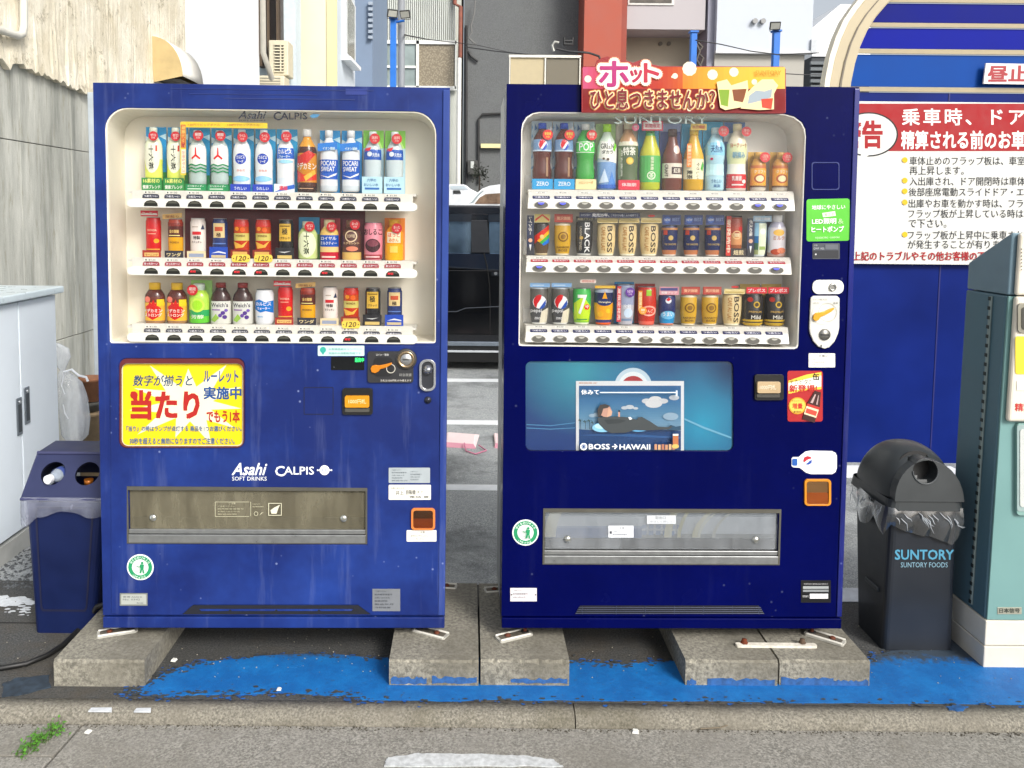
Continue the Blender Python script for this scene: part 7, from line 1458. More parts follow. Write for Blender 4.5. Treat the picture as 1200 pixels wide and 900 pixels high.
def bill_slot(m, root, x0, y0, x1, y1, Y, col, txt, tcol):
    o = plate(m, root, 'bill_slot', K('1c1b1b', .35), x0, y0, x1, y1, Y, .008, 3, bevel=.002)
    plate(m, o, 'slot_lip', K(col, .3), x0+3, y0+(y1-y0)*.28, x1-4, y0+(y1-y0)*.72, Y-.008, .010, 2, bevel=.003)
    plate(m, o, 'slot_tray', K('4c4a44', .3), x0+3, y0+(y1-y0)*.76, x1-4, y1-3, Y-.008, .004, 1)
    P = Print(pf(m, Y-.018)); P.text(txt, x0+7, y0+(y1-y0)*.6, x1-8, y0+(y1-y0)*.42, tcol, .02); P.build('lettering', o)
bill_slot(M1, r1, 401.5, 454.5, 437, 485.6, Y, 'cf8a16', '1000円札', 'f4e0a8')
# brand names
P = Print(pf(M1, Y)); P.text('Asahi', 271.5, 557, 313, 542.5, 'eef0f2', .05, .35); P.text('SOFT DRINKS', 272, 563.2, 312.5, 558.6, 'eef0f2', .02)
P.text('C', 322.5, 558.2, 333.5, 546, 'eef0f2', .035); P.text('ALPIS', 333, 556.2, 368, 546.8, 'eef0f2', .035); P.circle(380.3, 551, 5.8, 'eef0f2'); P.poly([(372, 551), (376, 549.4), (376, 552.6)], 'eef0f2'); P.poly([(389, 551), (384, 549.4), (384, 552.6)], 'eef0f2'); P.circle(372.3, 551, 1, 'eef0f2'); P.circle(388.4, 551, 1, 'eef0f2')
P.text('もも', 376.5, 552.6, 384, 549.4, '24409c', .02); P.build('brand_lettering', r1)
P = Print(pf(M1, .0075)); P.rect(252, 588, 292, 588.5, 'c8c4a8'); P.rect(252, 605, 292, 605.5, 'c8c4a8'); P.rect(252, 588, 252.5, 605.5, 'c8c4a8'); P.text('ご注意', 268, 591, 276, 588.9, 'c8c4a8'); scribble(P, 255, 592.5, 292, 4, 'b8b498', 3.1, 1.5)
P.rect(293.5, 588, 294, 605, 'c8c4a8'); scribble(P, 296, 590, 312, 2, 'b8b498', 3, 1.5); P.ring(300, 602, 2, 2.5, 'c8c4a8'); P.poly([(304, 604), (309, 600), (306, 601)], 'c8c4a8')
P.rect(314.5, 589.5, 330, 590.2, 'd8d4b8'); P.rect(314.5, 603.5, 330, 604.2, 'd8d4b8'); P.rect(314.5, 589.5, 315.2, 604, 'd8d4b8'); P.rect(329.3, 589.5, 330, 604, 'd8d4b8'); P.poly([(318, 602), (317, 598), (321, 595), (328, 591.5), (326, 596), (324, 602)], 'dcd8c0'); P.build('flap_notice', r1)
lbl(M1, r1, 'rating_label', K('a4acb0', .35), 455.5, 548, 504, 565.8, lambda P: (scribble(P, 459, 550, 480, 5, '50585c', 3.1, 1.5), scribble(P, 481, 552, 497, 4, '50585c', 3.1, 1.4)), y=Y, r=1)
lbl(M1, r1, 'address_label', K('e4e2d6', .4), 455.5, 568, 505, 585.6, lambda P: (P.text('お問い合わせ先', 458, 573.2, 474, 571, '6c6c64'), P.text('井上', 464, 580, 473, 575, '3c3c3c', .01), P.text('自販機', 476, 579.5, 487, 574, '3c3c3c', .01), P.text('まで', 489, 578, 496, 575, '7c7c74'), P.text('電話 番', 480, 583.5, 503, 581, '4c4c4c', .01)), y=Y, r=1)
def coin_return(m, root, x0, y0, x1, y1, Y, dark):
    mb = MB(); mb.prism([PL(m, rrect(x0, y0, x1, y1, 4)), PL(m, rrect(x0+2.4, y0+2.6, x1-2.6, y1-1.6, 3))[::-1]], Y-.007, Y); o = mb.build('coin_return', K('cf7a3a' if dark else 'd08420', .3), root, local=True, bevel=.0018)
    plate(m, o, 'return_flap', clear_mat('amber_flap', tint='f4e4cc', gloss=.05, haze=.02, hazecol='6a4420', rough=.1), x0+2, y0+2.3, x1-2.2, y1-1.3, Y-.003, .001, 2)
    plate(m, o, 'return_cup', K('e09020' if not dark else 'b05c14', .4), x0+2.2, y0+(y1-y0)*.52, x1-2.4, y1-1.5, Y-.0008, .0012, 2)
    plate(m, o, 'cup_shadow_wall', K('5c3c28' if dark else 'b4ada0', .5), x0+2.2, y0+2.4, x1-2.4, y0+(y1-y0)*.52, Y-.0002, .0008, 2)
coin_return(M1, r1, 482, 594.5, 510, 619.8, Y, True)
lbl(M1, r1, 'return_label', K('e8e6dc', .4), 476.5, 621.2, 511.5, 634.5, lambda P: (P.text('ご注意', 489, 625, 498, 622.4, '44443c', .02), P.text('返却口に手を入れないで', 481, 629, 506, 627, '6c6c64'), P.text('ください', 484, 632.6, 498, 630.6, '6c6c64')), y=Y, r=1)
recycle_sticker(M1, r1, 165, 664, Y)
lbl(M1, r1, 'serial_plate', K('8e928c', .35, .4), 140.5, 695, 173, 709.6, lambda P: (P.rect(142, 696.5, 171.5, 708.3, 'a8aca6'), P.text('管理 ASAHI', 144, 700.6, 166, 698.4, '4c5458'), P.text('No. 0342', 144, 703.6, 164, 701.6, '4c5458'), P.text('製造', 160, 707.6, 168, 705.8, '6c7070')), y=Y, r=0)
lbl(M1, r1, 'rating_plate', K('8c9096', .35, .4), 436.5, 690, 469, 716, lambda P: scribble(P, 439, 692, 464, 6, '3c4248', 3.8, 1.9), y=Y, r=0)
for lx, ly, a in ((.075, .05, 200), (1.075, .05, -28), (1.10, .40, -8), (.075, .40, 180)): foot(M1, r1, lx, ly, 0, R(a), 0)
# ---------------------------------------------------------------- right machine
WIN2 = [(611, 152), (612.5, 144), (617, 137), (624, 132.5), (632, 131), (920, 133.5), (931, 136.5), (940, 143), (944, 151), (945, 160), (936, 405), (934.5, 408), (931, 409), (612, 405.5), (608.6, 405), (607.8, 402)]
r2, o2 = machine(M2, dict(label='glossy navy vending machine on the right, with an island poster panel below its window', paint=PAINT2, win=WIN2, outlet=[(638, 597), (912, 599), (912, 661.5), (638, 657)], poster=rrect(616, 423.5, 859.5, 528.5, 7),
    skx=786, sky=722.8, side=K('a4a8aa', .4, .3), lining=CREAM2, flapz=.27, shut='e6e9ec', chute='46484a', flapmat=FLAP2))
ZR = drinks_right(M2)
rows2 = [((224.5, 226.5), (244.5, 247.5), 634.2, 25.42, 20, '1c2250', 'つめたい', (231.2, 233.8), (235.9, 238.4)),
         ((301, 303.5), (319, 322), 632.0, 25.27, 20, 'ac1c2c', 'あたたかい', (305.5, 308), (310.4, 312.6)),
         ((381.5, 383.5), (401, 403.5), 631.2, 25.08, 20, '1c2250', 'つめたい', (387.6, 390.5), (392.8, 395.4))]
bw_, bh_ = 8.2*PXM, 4.2*PXM
b2 = None
for (lt, eb, xs, dx, n_, lc, wtx, ly_, by_), zz in zip(rows2, ZR):
    A = lambda px, py, y: ml(M2, px, py, y)
    xa, xb = xs-15, xs+11*dx+16
    zs = zz-.0015
    mb = MB(); a = A(xa, lt[0], .04); b = A(xb, lt[1], .04)
    mb.box(a.x, b.x, .042, .128, zs-.008, zs); mb.build('shelf', WHITEC, r2, local=True)
    mb = MB(); mb.box(a.x-.004, b.x+.004, .122, .126, zs+.001, zs+.052); mb.build('shelf_riser', K('cfcdc8', .45), r2, local=True)
    p0, p1 = A(xa, lt[0], .04), A(xb, lt[1], .04); q0, q1 = A(xa-1, eb[0], -.003), A(xb+2, eb[1], -.003)
    mb = MB(); f0 = [(p0.x, .041, p0.z), (p1.x, .041, p1.z), (p1.x, .036, p1.z), (p0.x, .036, p0.z)]
    # sloped front: upper edge far back, lower edge proud of the window
    m0, m1 = A(xa, by_[0]-.9, .004), A(xb+1, by_[1]-.9, .004)
    vs = [(p0.x, .036, p0.z), (p1.x, .036, p1.z), (m0.x, .004, m0.z), (m1.x, .004, m1.z), (q0.x, -.003, q0.z), (q1.x, -.003, q1.z),
          (p0.x, .041, p0.z), (p1.x, .041, p1.z), (q0.x, .041, q0.z), (q1.x, .041, q1.z)]
    mb.add(vs, [(0, 1, 3, 2), (2, 3, 5, 4), (4, 5, 9, 8), (8, 9, 7, 6), (6, 7, 1, 0), (0, 2, 4, 8, 6), (1, 7, 9, 5, 3)])
    mb.build('price_rail', WHITEC, r2, local=True, bevel=.0015)
    def frac(px): return (px-xa)/(xb-xa)
    def surf(px, py):          # the point of the sloped front that shows at this pixel
        for k in range(8):
            y = .036 if k == 0 else y
            v = ml(M2, px, py, y); t = frac(px)
            zt = p0.z+(p1.z-p0.z)*t; zm = m0.z+(m1.z-m0.z)*t; zq = q0.z+(q1.z-q0.z)*t
            y = (.036+(zt-v.z)/(zt-zm)*-.032) if v.z > zm else (.004-.007*(zm-v.z)/(zm-zq))
        return ml(M2, px, py, y-.0006)
    tilt = math.atan2(.032, p0.z-m0.z)
    lw, lh = 10.2*PXM, 5.0*PXM
    def tl(u, v, h): q_ = Vector((u, -h, v)); q_.rotate(Euler((-tilt, 0, 0))); return q_
    mb = MB(); mb.prism([rrect(-lw, -lh/2, lw, lh/2, .002, 3)], .0008, 0, lambda x, z, y: tl(x, z, y)); o = mb.build('temperature_tag', K(lc, .4), r2, local=True)
    P = Print(lambda u, v, h: tl(u, v, .0008+h)); P.text(wtx, -lw*.8, -lh*.3, lw*.8, lh*.3, 'e8e8f0', .03); P.build('lettering', o)
    spread_part(o, [surf(xs+i*dx, ly_[0]+(ly_[1]-ly_[0])*i/11+.1) for i in range(12)])
    mb = MB(); mb.prism([[(-lw*.6, -.0035), (lw*.6, -.0035), (lw*.6, .0035), (-lw*.6, .0035)]], .0006, 0, lambda x, z, y: tl(x, z, y)); o = mb.build('price_label', K('e4e2dc', .4), r2, local=True)
    P = Print(lambda u, v, h: tl(u, v, .0006+h)); P.text('¥130', -lw*.4, -.0028, lw*.4, .0028, '24242c', .02); P.build('lettering', o)
    spread_part(o, [surf(xs+i*dx, (lt[0]+1.4)+(lt[1]-lt[0])*i/11) for i in range(12)])
    if b2 is None:
        mb = MB(); mb.prism([circ(0, 0, bw_*1.08, 24, bh_*1.15)], -.0022, 0); b2 = mb.build('select_button', K('b8b6ae', .3, .3), r2, local=True, bevel=.0008)
        mb = MB(); mb.prism([circ(0, 0, bw_*.95, 24, bh_*.95)], -.0036, -.0022); mb.build('button_face', K('5c5a54', .35), b2, local=True, bevel=.0006)
        P = Print(lambda u, v, h: Vector((u, -.0037-h, v))); P.poly([(-bw_*.5, bh_*.75), (bw_*.5, bh_*.75), (bw_*.3, bh_*.3), (0, bh_*.15), (-bw_*.3, bh_*.3)], 'a8a69c'); P.build('button_lens', b2); cur = b2
    else:
        cur = b2.copy(); C.objects.link(cur); WM[cur] = WM[b2]
        for ch in b2.children: d = ch.copy(); C.objects.link(d); d.parent = cur; WM[d] = WM[b2]
    spread_part(cur, [surf(xs+i*dx, by_[0]+4.2+(by_[1]-by_[0])*i/11) for i in range(12)])
BLU = K('4a50d8', .4, emit=.5)
for r_, i in ((0, 0), (0, 1), (0, 10), (0, 11), (1, 0), (1, 11)):
    (lt, eb, xs, dx, n_, lc, wtx, ly_, by_) = rows2[r_]; px = xs+i*dx; py = by_[0]+4.2+(by_[1]-by_[0])*i/11
    P = Print(pf(M2, -.0085)); P.poly([(px-4, py-2.6), (px+4, py-2.6), (px+2.4, py-.9), (px, py-.3), (px-2.4, py-.9)], BLU); P.build('button_lamp', r2)
o = plate(M2, r2, 'anniversary_strip', K('17244c', .5), 679, 248.8, 750, 255, y=.034, t=.001, r=0, skew=.6)
P = Print(pf(M2, .033)); P.text('おかげ様で', 681, 253, 692, 250.8, 'c8ccd8'); P.text('発売25年、', 694, 254, 714, 250, 'f4f4f4', .03); P.text('これからも働く人の相棒です', 716, 253.8, 748, 251, 'c8ccd8', .01); P.build('lettering', o)
o = plate(M2, r2, 'small_notice', K('ead8cc', .5), 680, 327.5, 698.5, 331.5, y=.034, t=.001, r=0)
P = Print(pf(M2, .033)); P.text('期間限定', 682, 330.9, 697, 328.3, 'c84830', .02); P.build('lettering', o)
P = Print(pf(M2, .0145)); P.text('SUNTORY', 720, 145, 830, 135.5, 'b9cbc4', .02); P.build('brand_print', r2)
# island poster in the lower window
mb = MB(); mb.prism([inset(M2, PL(M2, rrect(616, 423.5, 859.5, 528.5, 7)), .0005)], .009, .012)
mt, t_, b_ = nmat('mottled_blue_film');  # blue film print with soft paler patches
tc = t_.nodes.new('ShaderNodeTexCoord'); mp = t_.nodes.new('ShaderNodeSeparateXYZ'); t_.links.new(tc.outputs['Generated'], mp.inputs[0])
def blob(cx, cz, rad_, sx=1.0):
    a = t_.nodes.new('ShaderNodeMapping'); a.inputs['Location'].default_value = (-cx*sx*2.3, 0, -cz); a.inputs['Scale'].default_value = (sx*2.3, 0, 1); t_.links.new(tc.outputs['Generated'], a.inputs[0])
    g = t_.nodes.new('ShaderNodeVectorMath'); g.operation = 'LENGTH'; t_.links.new(a.outputs[0], g.inputs[0]); return ramp(t_, g.outputs['Value'], 0, rad_, (1,)*3, (0,)*3)
col = ramp(t_, mp.outputs['Z'], 0, 1, lin('103a80'), lin('2a5684'))
col = mixc(t_, blob(.26, .9, .75), col, lin('3c9cb0')); col = mixc(t_, blob(.86, .3, .75), col, lin('2aa0c4')); col = mixc(t_, blob(.5, .5, .6), col, lin('2c86b4')); col = mixc(t_, blob(1.0, .95, .4), col, lin('14305c'))
t_.links.new(col, b_.inputs['Base Color']); b_.inputs['Roughness'].default_value = .3
po = mb.build('poster_film', mt, r2, local=True)
P = Print(pf(M2, .0087)); P.circle(742, 453, 22, 'c8dce8', n=32); P.circle(742, 453, 17.5, 'e8f0f4', n=32); P.circle(742, 455, 14.5, 'b03038', n=32)
for x0_, y0_, x1_, y1_ in ((617, 497, 674, 495), (617, 501, 674, 501)): P.poly([(x0_, y0_), (x0_+28, y0_+1.4), (x1_, y1_), (x1_, y1_+.8), (x0_+28, y0_+2.4), (x0_, y0_+1)], '5c9cc8')
P.poly([(802, 490), (825, 500), (857, 512), (857, 514), (825, 502.5), (802, 492)], '7cc0dc')
P.rect(675, 446.5, 801.5, 527.8, 'e8ebee'); P.text('期間限定', 678, 450, 700, 448, 'c87830')
P.grad(678.5, 452, 798, 508, ['2c6498', '34709f', '3f7aa8', '5088b0', '6496b8', '7ca6c2', '94b4c8'], vert=True)
P.poly([(678.5, 503), (700, 504.5), (740, 502), (798, 504.5), (798, 527.8), (678.5, 527.8)], '14447c'); P.poly([(678.5, 510), (720, 508), (798, 512), (798, 514), (720, 511)], '2c62a0', )
for x, y, r_, c_ in ((758, 470, 6, 'd4d8dc'), (768, 468, 7.5, 'e4e4e4'), (777, 470, 6, 'd4d8dc'), (766, 473, 10, 'dcdee0'), (738, 477, 5, 'cfd6dc'), (732, 478, 4, 'c8d2da'), (745, 478.5, 3, 'c8d2da'), (790, 466, 6, 'c4ccd4'), (694, 487, 4, '9cb8cc'), (700, 486, 5, 'a8c0d0'), (786, 488, 9, '9cb8cc')): P.circle(x, y, r_, c_, ry=r_*.5)
# palms, the floating ring and the reclining man in a suit
for x, y in ((680.5, 492), (686, 493.5), (691, 492.5), (695, 494.5)):
    P.rect(x-.3, y, x+.3, 503, '33404a')
    for a in range(6): P.poly([(x, y), (x+3*math.cos(a*1.05), y-1.6*math.sin(a*1.05)), (x+2.2*math.cos(a*1.05+.3), y-1.2*math.sin(a*1.05+.3)+.8)], '33483c')
P.poly([(792, 500), (786, 498), (782, 501), (782, 504), (798, 504), (798, 499)], '2c4a60')
P.circle(706, 501, 12, '7cb4d4', ry=5.5); P.circle(704, 499.5, 7, 'a8d4e8', ry=3); P.circle(748, 500, 14, '5c9cc8', ry=6); P.circle(751, 497, 8, 'a8d0e4', ry=3)
P.poly([(700, 490), (706, 488.5), (724, 488), (736, 489), (746, 492), (748, 489), (752, 488.5), (762, 494), (771, 500), (783, 500.5), (786, 499), (788, 500.5), (784, 503), (768, 504), (756, 504.5), (744, 504), (734, 507), (716, 507.5), (709, 504), (702, 497)], '3f4446')
P.poly([(708, 492), (724, 491), (734, 493), (726, 496), (712, 497)], '33383a'); P.poly([(736, 489), (739, 488.6), (741, 491), (738, 492)], 'e4e8ea')
P.circle(709.5, 481.5, 7, 'b08878', ry=7.2); P.poly([(701, 489), (700, 480), (703, 474.5), (709, 473.5), (715, 475.5), (712, 478), (707, 479), (705.5, 484), (703.5, 488.5)], '3c3836'); P.poly([(713, 478), (717.6, 482), (716.5, 487), (711, 489)], 'c09880'); P.rect(724.5, 482, 726.5, 488.5, 'b88c78'); P.circle(725.6, 481.8, 1.2, '2c2c2c')
P.text('休みて', 681, 462.5, 702, 456.5, 'eef2f4', .03); P.rect(703, 459.3, 793, 460.6, 'cfdce6'); P.rect(792, 457.5, 794, 464, 'cfdce6')
P.text('BOSS', 690, 526.6, 714.5, 520.2, 'f2f4f6', .05); P.circle(684, 523.4, 4.2, 'f2f4f6'); P.ring(684, 523.4, 2.2, 2.8, '14447c'); P.rect(682.6, 521.8, 685.4, 525, '14447c')
P.poly([(717, 523), (721, 522.4), (719.5, 520.3), (721, 520.3), (723, 522.6), (724, 523.2), (723, 523.9), (721, 526.2), (719.5, 526.2), (721, 524), (717, 523.8)], 'f2f4f6')
P.text('HAWAII', 726, 526.8, 762, 520.6, 'f2f4f6', .05)
for k in range(6): P.rect(767+4.2*k, 520.5+(k % 2)*.6, 770+4.2*k, 527, ('b88868', 'c8a078', 'a87058')[k % 3])
P.rect(788.5, 509.5, 795, 524, 'b06c44'); P.rect(788.5, 508.5, 795, 510.5, 'e8e4dc'); P.circle(791.5, 523, 4.2, 'd0b060', ry=2.6)
P.build('poster_print', po, rough=.35)
mb = MB(); mb.prism([PL(M2, rrect(616.5, 424, 859, 528, 7))], .0008, .0014); mb.build('poster_cover', clear_mat('film_cover', gloss=.03, haze=.0), r2, local=True)
q = ml(M2, 989, 400, 0).x; mb = MB(); mb.box(M2.W-.018, M2.W-.0005, -.0045, -.0002, M2.SK+.003, 1.824); mb.build('edge_trim', paint('navy_edge_highlight', '04105e', '0a1a78', .1, .2, .2, spec=.5), r2, local=True, bevel=.004, seg=3)  # added strip, its lighter navy paints the highlight of the rounded edge
# right-hand column: blank hatch, green sticker, coin unit ...
mb = MB(); mb.prism([PL(M2, rrect(951, 190, 983.5, 222.5, 3)), PL(M2, rrect(952, 191, 982.5, 221.5, 3))[::-1]], -.0012, 0); mb.build('hatch_seam', K('1a2a6c', .4), r2, local=True)
lbl(M2, r2, 'energy_sticker', K('52b82c', .4), 945, 233.5, 995.5, 283, lambda P: (P.text('地球にやさしい', 951.5, 246, 990.5, 240.5, 'f0f6ea', .03), P.poly([(963.5, 250), (978.5, 248), (979.5, 253.5), (964.5, 255)], 'e4f0d4'), P.text('省エネ', 966, 253.5, 977.5, 250, '52b82c', .02),
    P.text('LED照明', 951.5, 263, 980, 256.5, 'f4f8f0', .045), P.text('&', 982, 263, 988.5, 257, 'a8d890', .03), P.text('ヒートポンプ', 951, 272.5, 989, 265.5, 'f4f8f0', .045), P.text('FUJI ELECTRIC・SUNTORY', 955.5, 280.5, 984, 278, 'e0f0d0', .01)), t=.001, r=3, skew=-1)
lbl(M2, r2, 'maker_label', K('4c5058', .35, .3), 952, 285, 984, 303.5, lambda P: (P.text('冷媒', 953.5, 288.6, 958, 286.4, '9ca0a4'), P.text('GWP 1430', 953.5, 292.5, 966, 290, 'b8bcc0'), P.rect(953, 293.6, 982.5, 302.2, '24262c'), P.circle(956, 298, 1, 'c8c8c8'), P.rect(967, 286.5, 982, 292.5, '5c6068')), r=1)
o = plate(M2, r2, 'amount_window', K('e4e2da', .35), 951.5, 328, 988, 344.5, 0, .005, 7, bevel=.0015); P = Print(pf(M2, -.005)); P.poly(rrect(954, 331.5, 974, 341, 4.5), 'dcd9cc'); P.poly(rrect(954.7, 332.2, 973.3, 340.3, 4), 'e8e6de'); P.build('inlay', o)
c = ml(M2, 974.5, 336.5, 0); mb = MB(); mb.lathe([(-.005, .0135), (-.010, .0125), (-.011, .008), (-.008, .007)], c=(c.x, 0, c.z), axis='y', n=20); mb.build('key_ring', K('a0a09c', .25, .85), o, local=True)
mb = MB(); mb.prism([PL(M2, [(949, 349), (952, 346.5), (980, 346.5), (983, 349.5), (982.5, 384), (981, 391), (977, 400), (971, 406.5), (965, 408.5), (958, 406), (952, 399.5), (948.5, 391), (947.5, 385)])], -.008, 0); o = mb.build('coin_unit', WHITEC, r2, local=True, bevel=.003, seg=3)
P = Print(pf(M2, -.008)); P.text('コイン投入口', 952, 352, 969, 350, '6c6c68'); P.circle(964, 368, 12.5, 'd4d1c6', n=28); P.circle(963, 368, 11, 'e2dfd5', n=28); P.text('返却', 976.5, 356.5, 982, 354, '54544c', .02); P.ring(970, 366, 10.4, 11, 'b0ad9f'); P.rect(962, 404, 963, 407, '2c2c2c'); P.text('硬貨', 953, 356, 960, 354.2, '9c9c94'); P.build('lettering', o)
lever(M2, o, [(950.5, 373.5), (951, 369), (954, 366), (959, 365.5), (964, 364.2), (970, 361.4), (975, 359.8), (976, 361.5), (971, 365.5), (965, 368.8), (959.5, 371), (957.5, 374.5), (953.5, 376)], -.009, K('d49a28', .3))
c = ml(M2, 965, 391.8, 0); mb = MB(); mb.lathe([(-.008, .0195), (-.012, .0185), (-.013, .001)], c=(c.x, 0, c.z), axis='y', n=24); mb.build('coin_plate', K('8c8a84', .3, .8), o, local=True); mb = MB(); mb.box(c.x-.015, c.x+.013, -.0145, -.0131, c.z-.0018, c.z+.0018); mb.build('coin_slot', DARK, o, local=True)
lbl(M2, r2, 'caution_label', K('e2e0da', .4), 947.5, 414, 978.5, 430.5, lambda P: (P.text('お 願 い', 960, 418.5, 970, 415.8, '44443c', .02), scribble(P, 951, 420.5, 972, 3, '8c8c84', 3, 1.5)), r=1)
bill_slot(M2, r2, 883.5, 438.5, 917.5, 468.5, 0, 'b8a07c', '1000円札', 'f4ead0')
def redposter(P):
    P.rect(923, 435, 963.5, 493.5, 'a81c20', r=2); P.poly([(924, 446), (945, 439), (962.5, 436), (962.5, 456), (944, 457.5), (924, 461.5)], 'e8c440'); P.poly([(924, 449), (962.5, 440), (962.5, 453), (924, 458)], 'f0ead8')
    P.text('テカビタC', 925.5, 450.5, 951, 444.5, '3c2420', .02); P.text('缶', 952.5, 445.5, 960.5, 437.5, '1c1814', .05); P.text('新登場!', 925, 459.5, 957.5, 451, 'b8241c', .045)
    P.circle(934.5, 475.5, 10.2, 'd89424', ry=10); P.circle(934.5, 475.5, 9, 'f0c050', ry=8.8); P.text('増量', 928.5, 479, 940.5, 472.5, 'b8241c', .04); P.text('キャンペーン', 928, 470.8, 941, 468.8, '5c3418'); P.text('実施中', 930, 484, 939, 481.4, '5c3418')
    a = Matrix.Rotation(R(18), 2)
    def q(pts): return [tuple(Vector((953, 476))+a @ Vector(p)) for p in pts]
    P.poly(q([(-7.5, 18), (7.5, 18), (7.5, -2), (5, -12), (3.8, -18), (-3.8, -18), (-5, -12), (-7.5, -2)]), '3c1a18'); P.poly(q([(-7.5, 12), (7.5, 12), (7.5, 0), (-7.5, 0)]), 'e8d4b0'); P.poly(q([(-7.5, 2), (7.5, 2), (7.5, -1), (-7.5, -1)]), 'b83028'); P.poly(q([(-6.5, 10), (6.5, 10), (6.5, 4.5), (-6.5, 4.5)]), 'c84838'); P.poly(q([(-2.5, -14), (-1, -14), (-1.5, -3), (-4.5, -3)]), 'b89c98'); P.poly(q([(1.5, -14), (2.6, -14), (4.4, -3), (2.5, -3)]), 'a88c88')
lbl(M2, r2, 'new_drink_poster', K('a81c20', .4), 922.5, 434.5, 964, 494, redposter, r=3)
mb = MB(); bp_ = [(927.5, 537), (929.5, 535.5), (936, 535.5), (938.5, 533), (944, 529), (950, 528), (975, 528.5), (979, 530.5), (980.5, 534), (980.5, 548), (979, 553), (975, 555.5), (950, 555.5), (944, 553.5), (939, 549.5), (936.5, 547.8), (929.5, 547.5), (927.5, 546)]
mb.prism([PL(M2, bp_)], -.0014, 0); o = mb.build('bottle_shaped_sticker', K('ecedee', .35), r2, local=True)
P = Print(pf(M2, -.0014)); P.poly(rrect(928.3, 537.5, 934.5, 545.8, 1.5), '1f58a8'); P.circle(946.5, 539.5, 5.2, 'dfe4ea'); P.poly([(941.5, 540), (942.5, 536), (946, 534.4), (950, 535.2), (951, 537.5), (948, 538), (945, 539.6), (942.5, 542)], 'b82430'); P.poly([(951.6, 539), (951, 542.6), (947.5, 544.6), (944, 544), (947, 542), (949, 540)], '2048a0'); P.text('pepsi', 955, 548, 965, 546, 'd0d4d8'); P.build('lettering', o)
coin_return(M2, r2, 942, 561, 973, 592, 0, False)
recycle_sticker(M2, r2, 615.8, 624)
lbl(M2, r2, 'rating_label', K('dcd6d8', .4), 598, 689, 629, 704.5, lambda P: (scribble(P, 601, 691, 622, 3, '54545c', 4, 1.9), P.circle(599.6, 697, .8, '4c4c4c'), P.circle(627.6, 697, .8, '4c4c4c')), r=0)
lbl(M2, r2, 'serial_plate', K('101114', .35), 938.5, 680, 973.5, 706, lambda P: (P.text('SUNTORY BEVERAGE SERVICE', 942, 685.4, 970, 683.4, 'a8a8a8'), P.rect(941, 687, 971, 690, '9ca0a0'), P.rect(941, 691, 971, 693.6, '84888a'), P.text('管理番号', 940.5, 700, 947.5, 697.6, 'c8c8c8'), P.rect(949, 695.8, 970.5, 701.5, 'e8e8e8')), r=0)
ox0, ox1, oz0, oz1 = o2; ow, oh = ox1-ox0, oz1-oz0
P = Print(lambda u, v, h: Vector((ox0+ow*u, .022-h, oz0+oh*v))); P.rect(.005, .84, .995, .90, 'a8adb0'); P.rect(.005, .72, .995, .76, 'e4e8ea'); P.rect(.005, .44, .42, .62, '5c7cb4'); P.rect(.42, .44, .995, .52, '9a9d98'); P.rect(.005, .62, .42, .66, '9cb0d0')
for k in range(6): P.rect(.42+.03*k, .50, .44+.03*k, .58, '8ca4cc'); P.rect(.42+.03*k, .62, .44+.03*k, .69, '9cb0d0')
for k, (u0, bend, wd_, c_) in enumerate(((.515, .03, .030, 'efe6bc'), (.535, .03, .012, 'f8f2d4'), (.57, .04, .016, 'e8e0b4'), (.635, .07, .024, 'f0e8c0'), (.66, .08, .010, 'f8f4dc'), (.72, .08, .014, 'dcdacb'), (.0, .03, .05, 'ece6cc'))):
    pts = [(u0+bend*(i/8)**2, .46+.5*i/8) for i in range(9)]; P.poly(pts+[(a+wd_, b) for a, b in pts[::-1]], c_)  # pale curved streaks: the flap's reflections painted on the shutter
P.build('bands_and_reflections', bpy.data.objects['inner_shutter.001'])
P = Print(pf(M2, .0078)); P.rect(713, 616, 742.5, 630, 'dcdfe4'); P.text('ご注意', 722, 620.5, 732, 617.4, '44484c', .02); scribble(P, 718, 622, 739, 2, '6c7078', 3.6, 1.8); P.rect(714.5, 622.5, 717, 625.5, '3c4048')
P.rect(758, 604, 792, 614, 'c8ccd0'); P.text('取出口', 768, 608.5, 780, 605, '5c6064', .02); P.text('やさしく押して', 762, 612.5, 788, 610, '8c9094'); P.build('flap_notice', r2)
# bottom grille
mb = MB(); mb.prism([PL(M2, [(674, 719.5), (680, 709.5), (889, 709.5), (896, 719.5)])], -.0012, -.0002); gr = mb.build('grille_recess', K('0a0b14', .6), r2, local=True)
for k in range(4):
    a = ml(M2, 678-k*1.2, 711.4+k*2.3, 0); b = ml(M2, 891+k*1.2, 711.4+k*2.3, 0); mb = MB(); mb.tube([(a.x, -.003, a.z), (b.x, -.003, b.z)], .0016, 6); mb.build('grille_wire', K('3f4456', .35, .5), gr, local=True)
for px in (682, 722, 756, 790, 824, 858, 889):
    a = ml(M2, px, 710, 0); b = ml(M2, px, 719.3, 0); mb = MB(); mb.tube([(a.x, -.0025, a.z), (b.x, -.0025, b.z)], .0018, 6); mb.build('grille_post', K('3f4456', .35, .5), gr, local=True)
for lx, ly, a in ((.085, .05, 205), (1.085, .05, -40), (1.085, .40, 0), (.06, .40, 190)): foot(M2, r2, lx, ly, 0, R(a), 0)
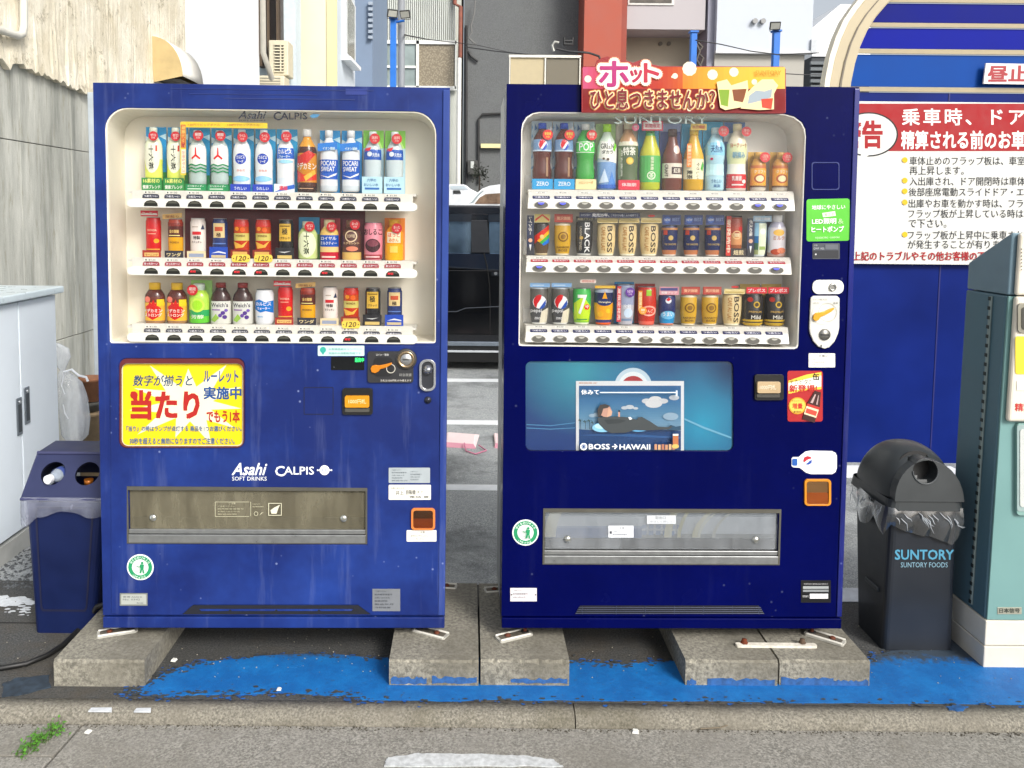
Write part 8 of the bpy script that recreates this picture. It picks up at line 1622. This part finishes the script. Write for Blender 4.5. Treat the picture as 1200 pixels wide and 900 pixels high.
# ---------------------------------------------------------------- banner clipped to the right machine's top edge
tb = ml(M2, 801, 104, -.02)
BY = -.02
def bl(px, py): v = ml(M2, px, py, BY); return (v.x, v.z)
brt = thing('promotion_banner', 'red and yellow plastic banner standing on the top edge of the right vending machine', 'sign', mat=M2.mat @ Matrix.Translation((tb.x, 0, tb.z)))
WMb = Matrix.Translation((-tb.x, 0, -tb.z))
def bfn(px, py, h): v = ml(M2, px, py, BY-h); return WMb @ v
out_ = [(681.5, 132), (681.5, 80), (684, 77.5), (697, 77.5), (699, 71), (705, 68), (712, 66), (718, 67.5), (724, 71), (733, 70.5), (742, 73.5), (751, 70), (758, 71), (763, 75), (775, 77.5), (918, 78), (921, 81), (921, 132), (918, 133)]
mb = MB(); mb.prism([[( (WMb @ ml(M2, a, b, BY)).x, (WMb @ ml(M2, a, b, BY)).z) for a, b in out_]], BY, BY+.003); bo = mb.build('banner_sheet', K('8c1416', .3), brt, local=True, bevel=.0008)
P = Print(bfn, step=.00008)
P.grad(683, 78.6, 800, 104, ['b8486c', 'b83c58', 'b02c30', 'aa1e1c', 'aa1c18', 'a62014', 'aa2c14', 'b03a14', 'b8501a'])
P.grad(800, 78.6, 920, 104, ['d07a24', 'd88c28', 'dc982c', 'e0a430', 'e2aa34', 'e4ae3c', 'e4b040', 'e6b44c'], same=False) if False else P.grad(800, 78.6, 920, 104, ['d07a24', 'd88c28', 'dc982c', 'e0a430', 'e2aa34', 'e4ae3c', 'e4b040', 'e6b44c'])
P.rect(683, 104, 920, 132, '740a0e')  # dark below, bright above: light through the sheet is put into the print
for x, y, r_ in ((689, 92.5, 4.2), (788, 90, 1.5), (808, 80.5, 8.5), (835, 87.5, 6.2), (860, 84.5, 5.6), (884, 96, 3.4), (808, 127.5, 3.0), (791, 89, 3.4), (895, 98, 3)): P.circle(x, y, r_, 'ecdcc0', n=10)
GLOW = 'e8b070'
HT = (('ホ', 702.5, 101, 736.5, 72), ('ッ', 739, 96, 752, 82), ('ト', 755, 96, 772, 74.5)); SL = 'ひと息つきませんか？'
P.halo(SL, 692, 127.6, 838, 104.2, 2.6, 'b8582c', 12); P.halo(SL, 692, 127.6, 838, 104.2, 1.9, 'e0b070', 12); P.halo(SL, 692, 127.6, 838, 104.2, 1.2, 'efdcae', 10)
for q_ in HT: P.halo(*q_, 5.4, 'e89c7c', 14); 
for q_ in HT: P.halo(*q_, 4.4, 'f6e4d4', 14); P.halo(*q_, 2.6, 'f6e8dc', 12)
for q_, c_ in zip(HT, ('a82c6c', 'a82848', 'b02c40')): P.halo(*q_, .9, c_, 8)
P.halo(SL, 692, 127.6, 838, 104.2, .35, '741420', 6)
P.text('SUNTORY', 885.5, 88, 915.5, 82.5, 'c08c20', .03)
for pts, c_ in (([(840, 96), (852, 93), (857, 100), (876, 94), (877, 104), (872, 125), (850, 129), (844, 126)], 'ecd4a0'), ([(842, 105), (855, 105), (853, 125), (845, 123)], '7c9c2c'), ([(858, 105), (875, 104), (871, 120), (860, 118)], '7c4424'),
               ([(868, 127), (874, 110), (884, 100), (893, 93), (906, 93), (912, 100), (907, 110), (907, 128), (890, 129)], 'ecd4a0'), ([(878, 112), (886, 106), (896, 107), (905, 104), (904, 114), (892, 118), (876, 122)], '98a4ac'), ([(892, 116), (906, 115), (904, 128), (893, 126)], 'c04028')): P.poly(pts, c_)
P.build('banner_print', bo, rough=.75)
for px in (700, 900):
    v = WMb @ ml(M2, px, 118, BY); mb = MB(); mb.box(v.x-.012, v.x+.012, BY+.0035, -.0015, v.z-.02, v.z+.02); mb.build('fixing_pad', K('2c2c30', .6), brt, local=True)
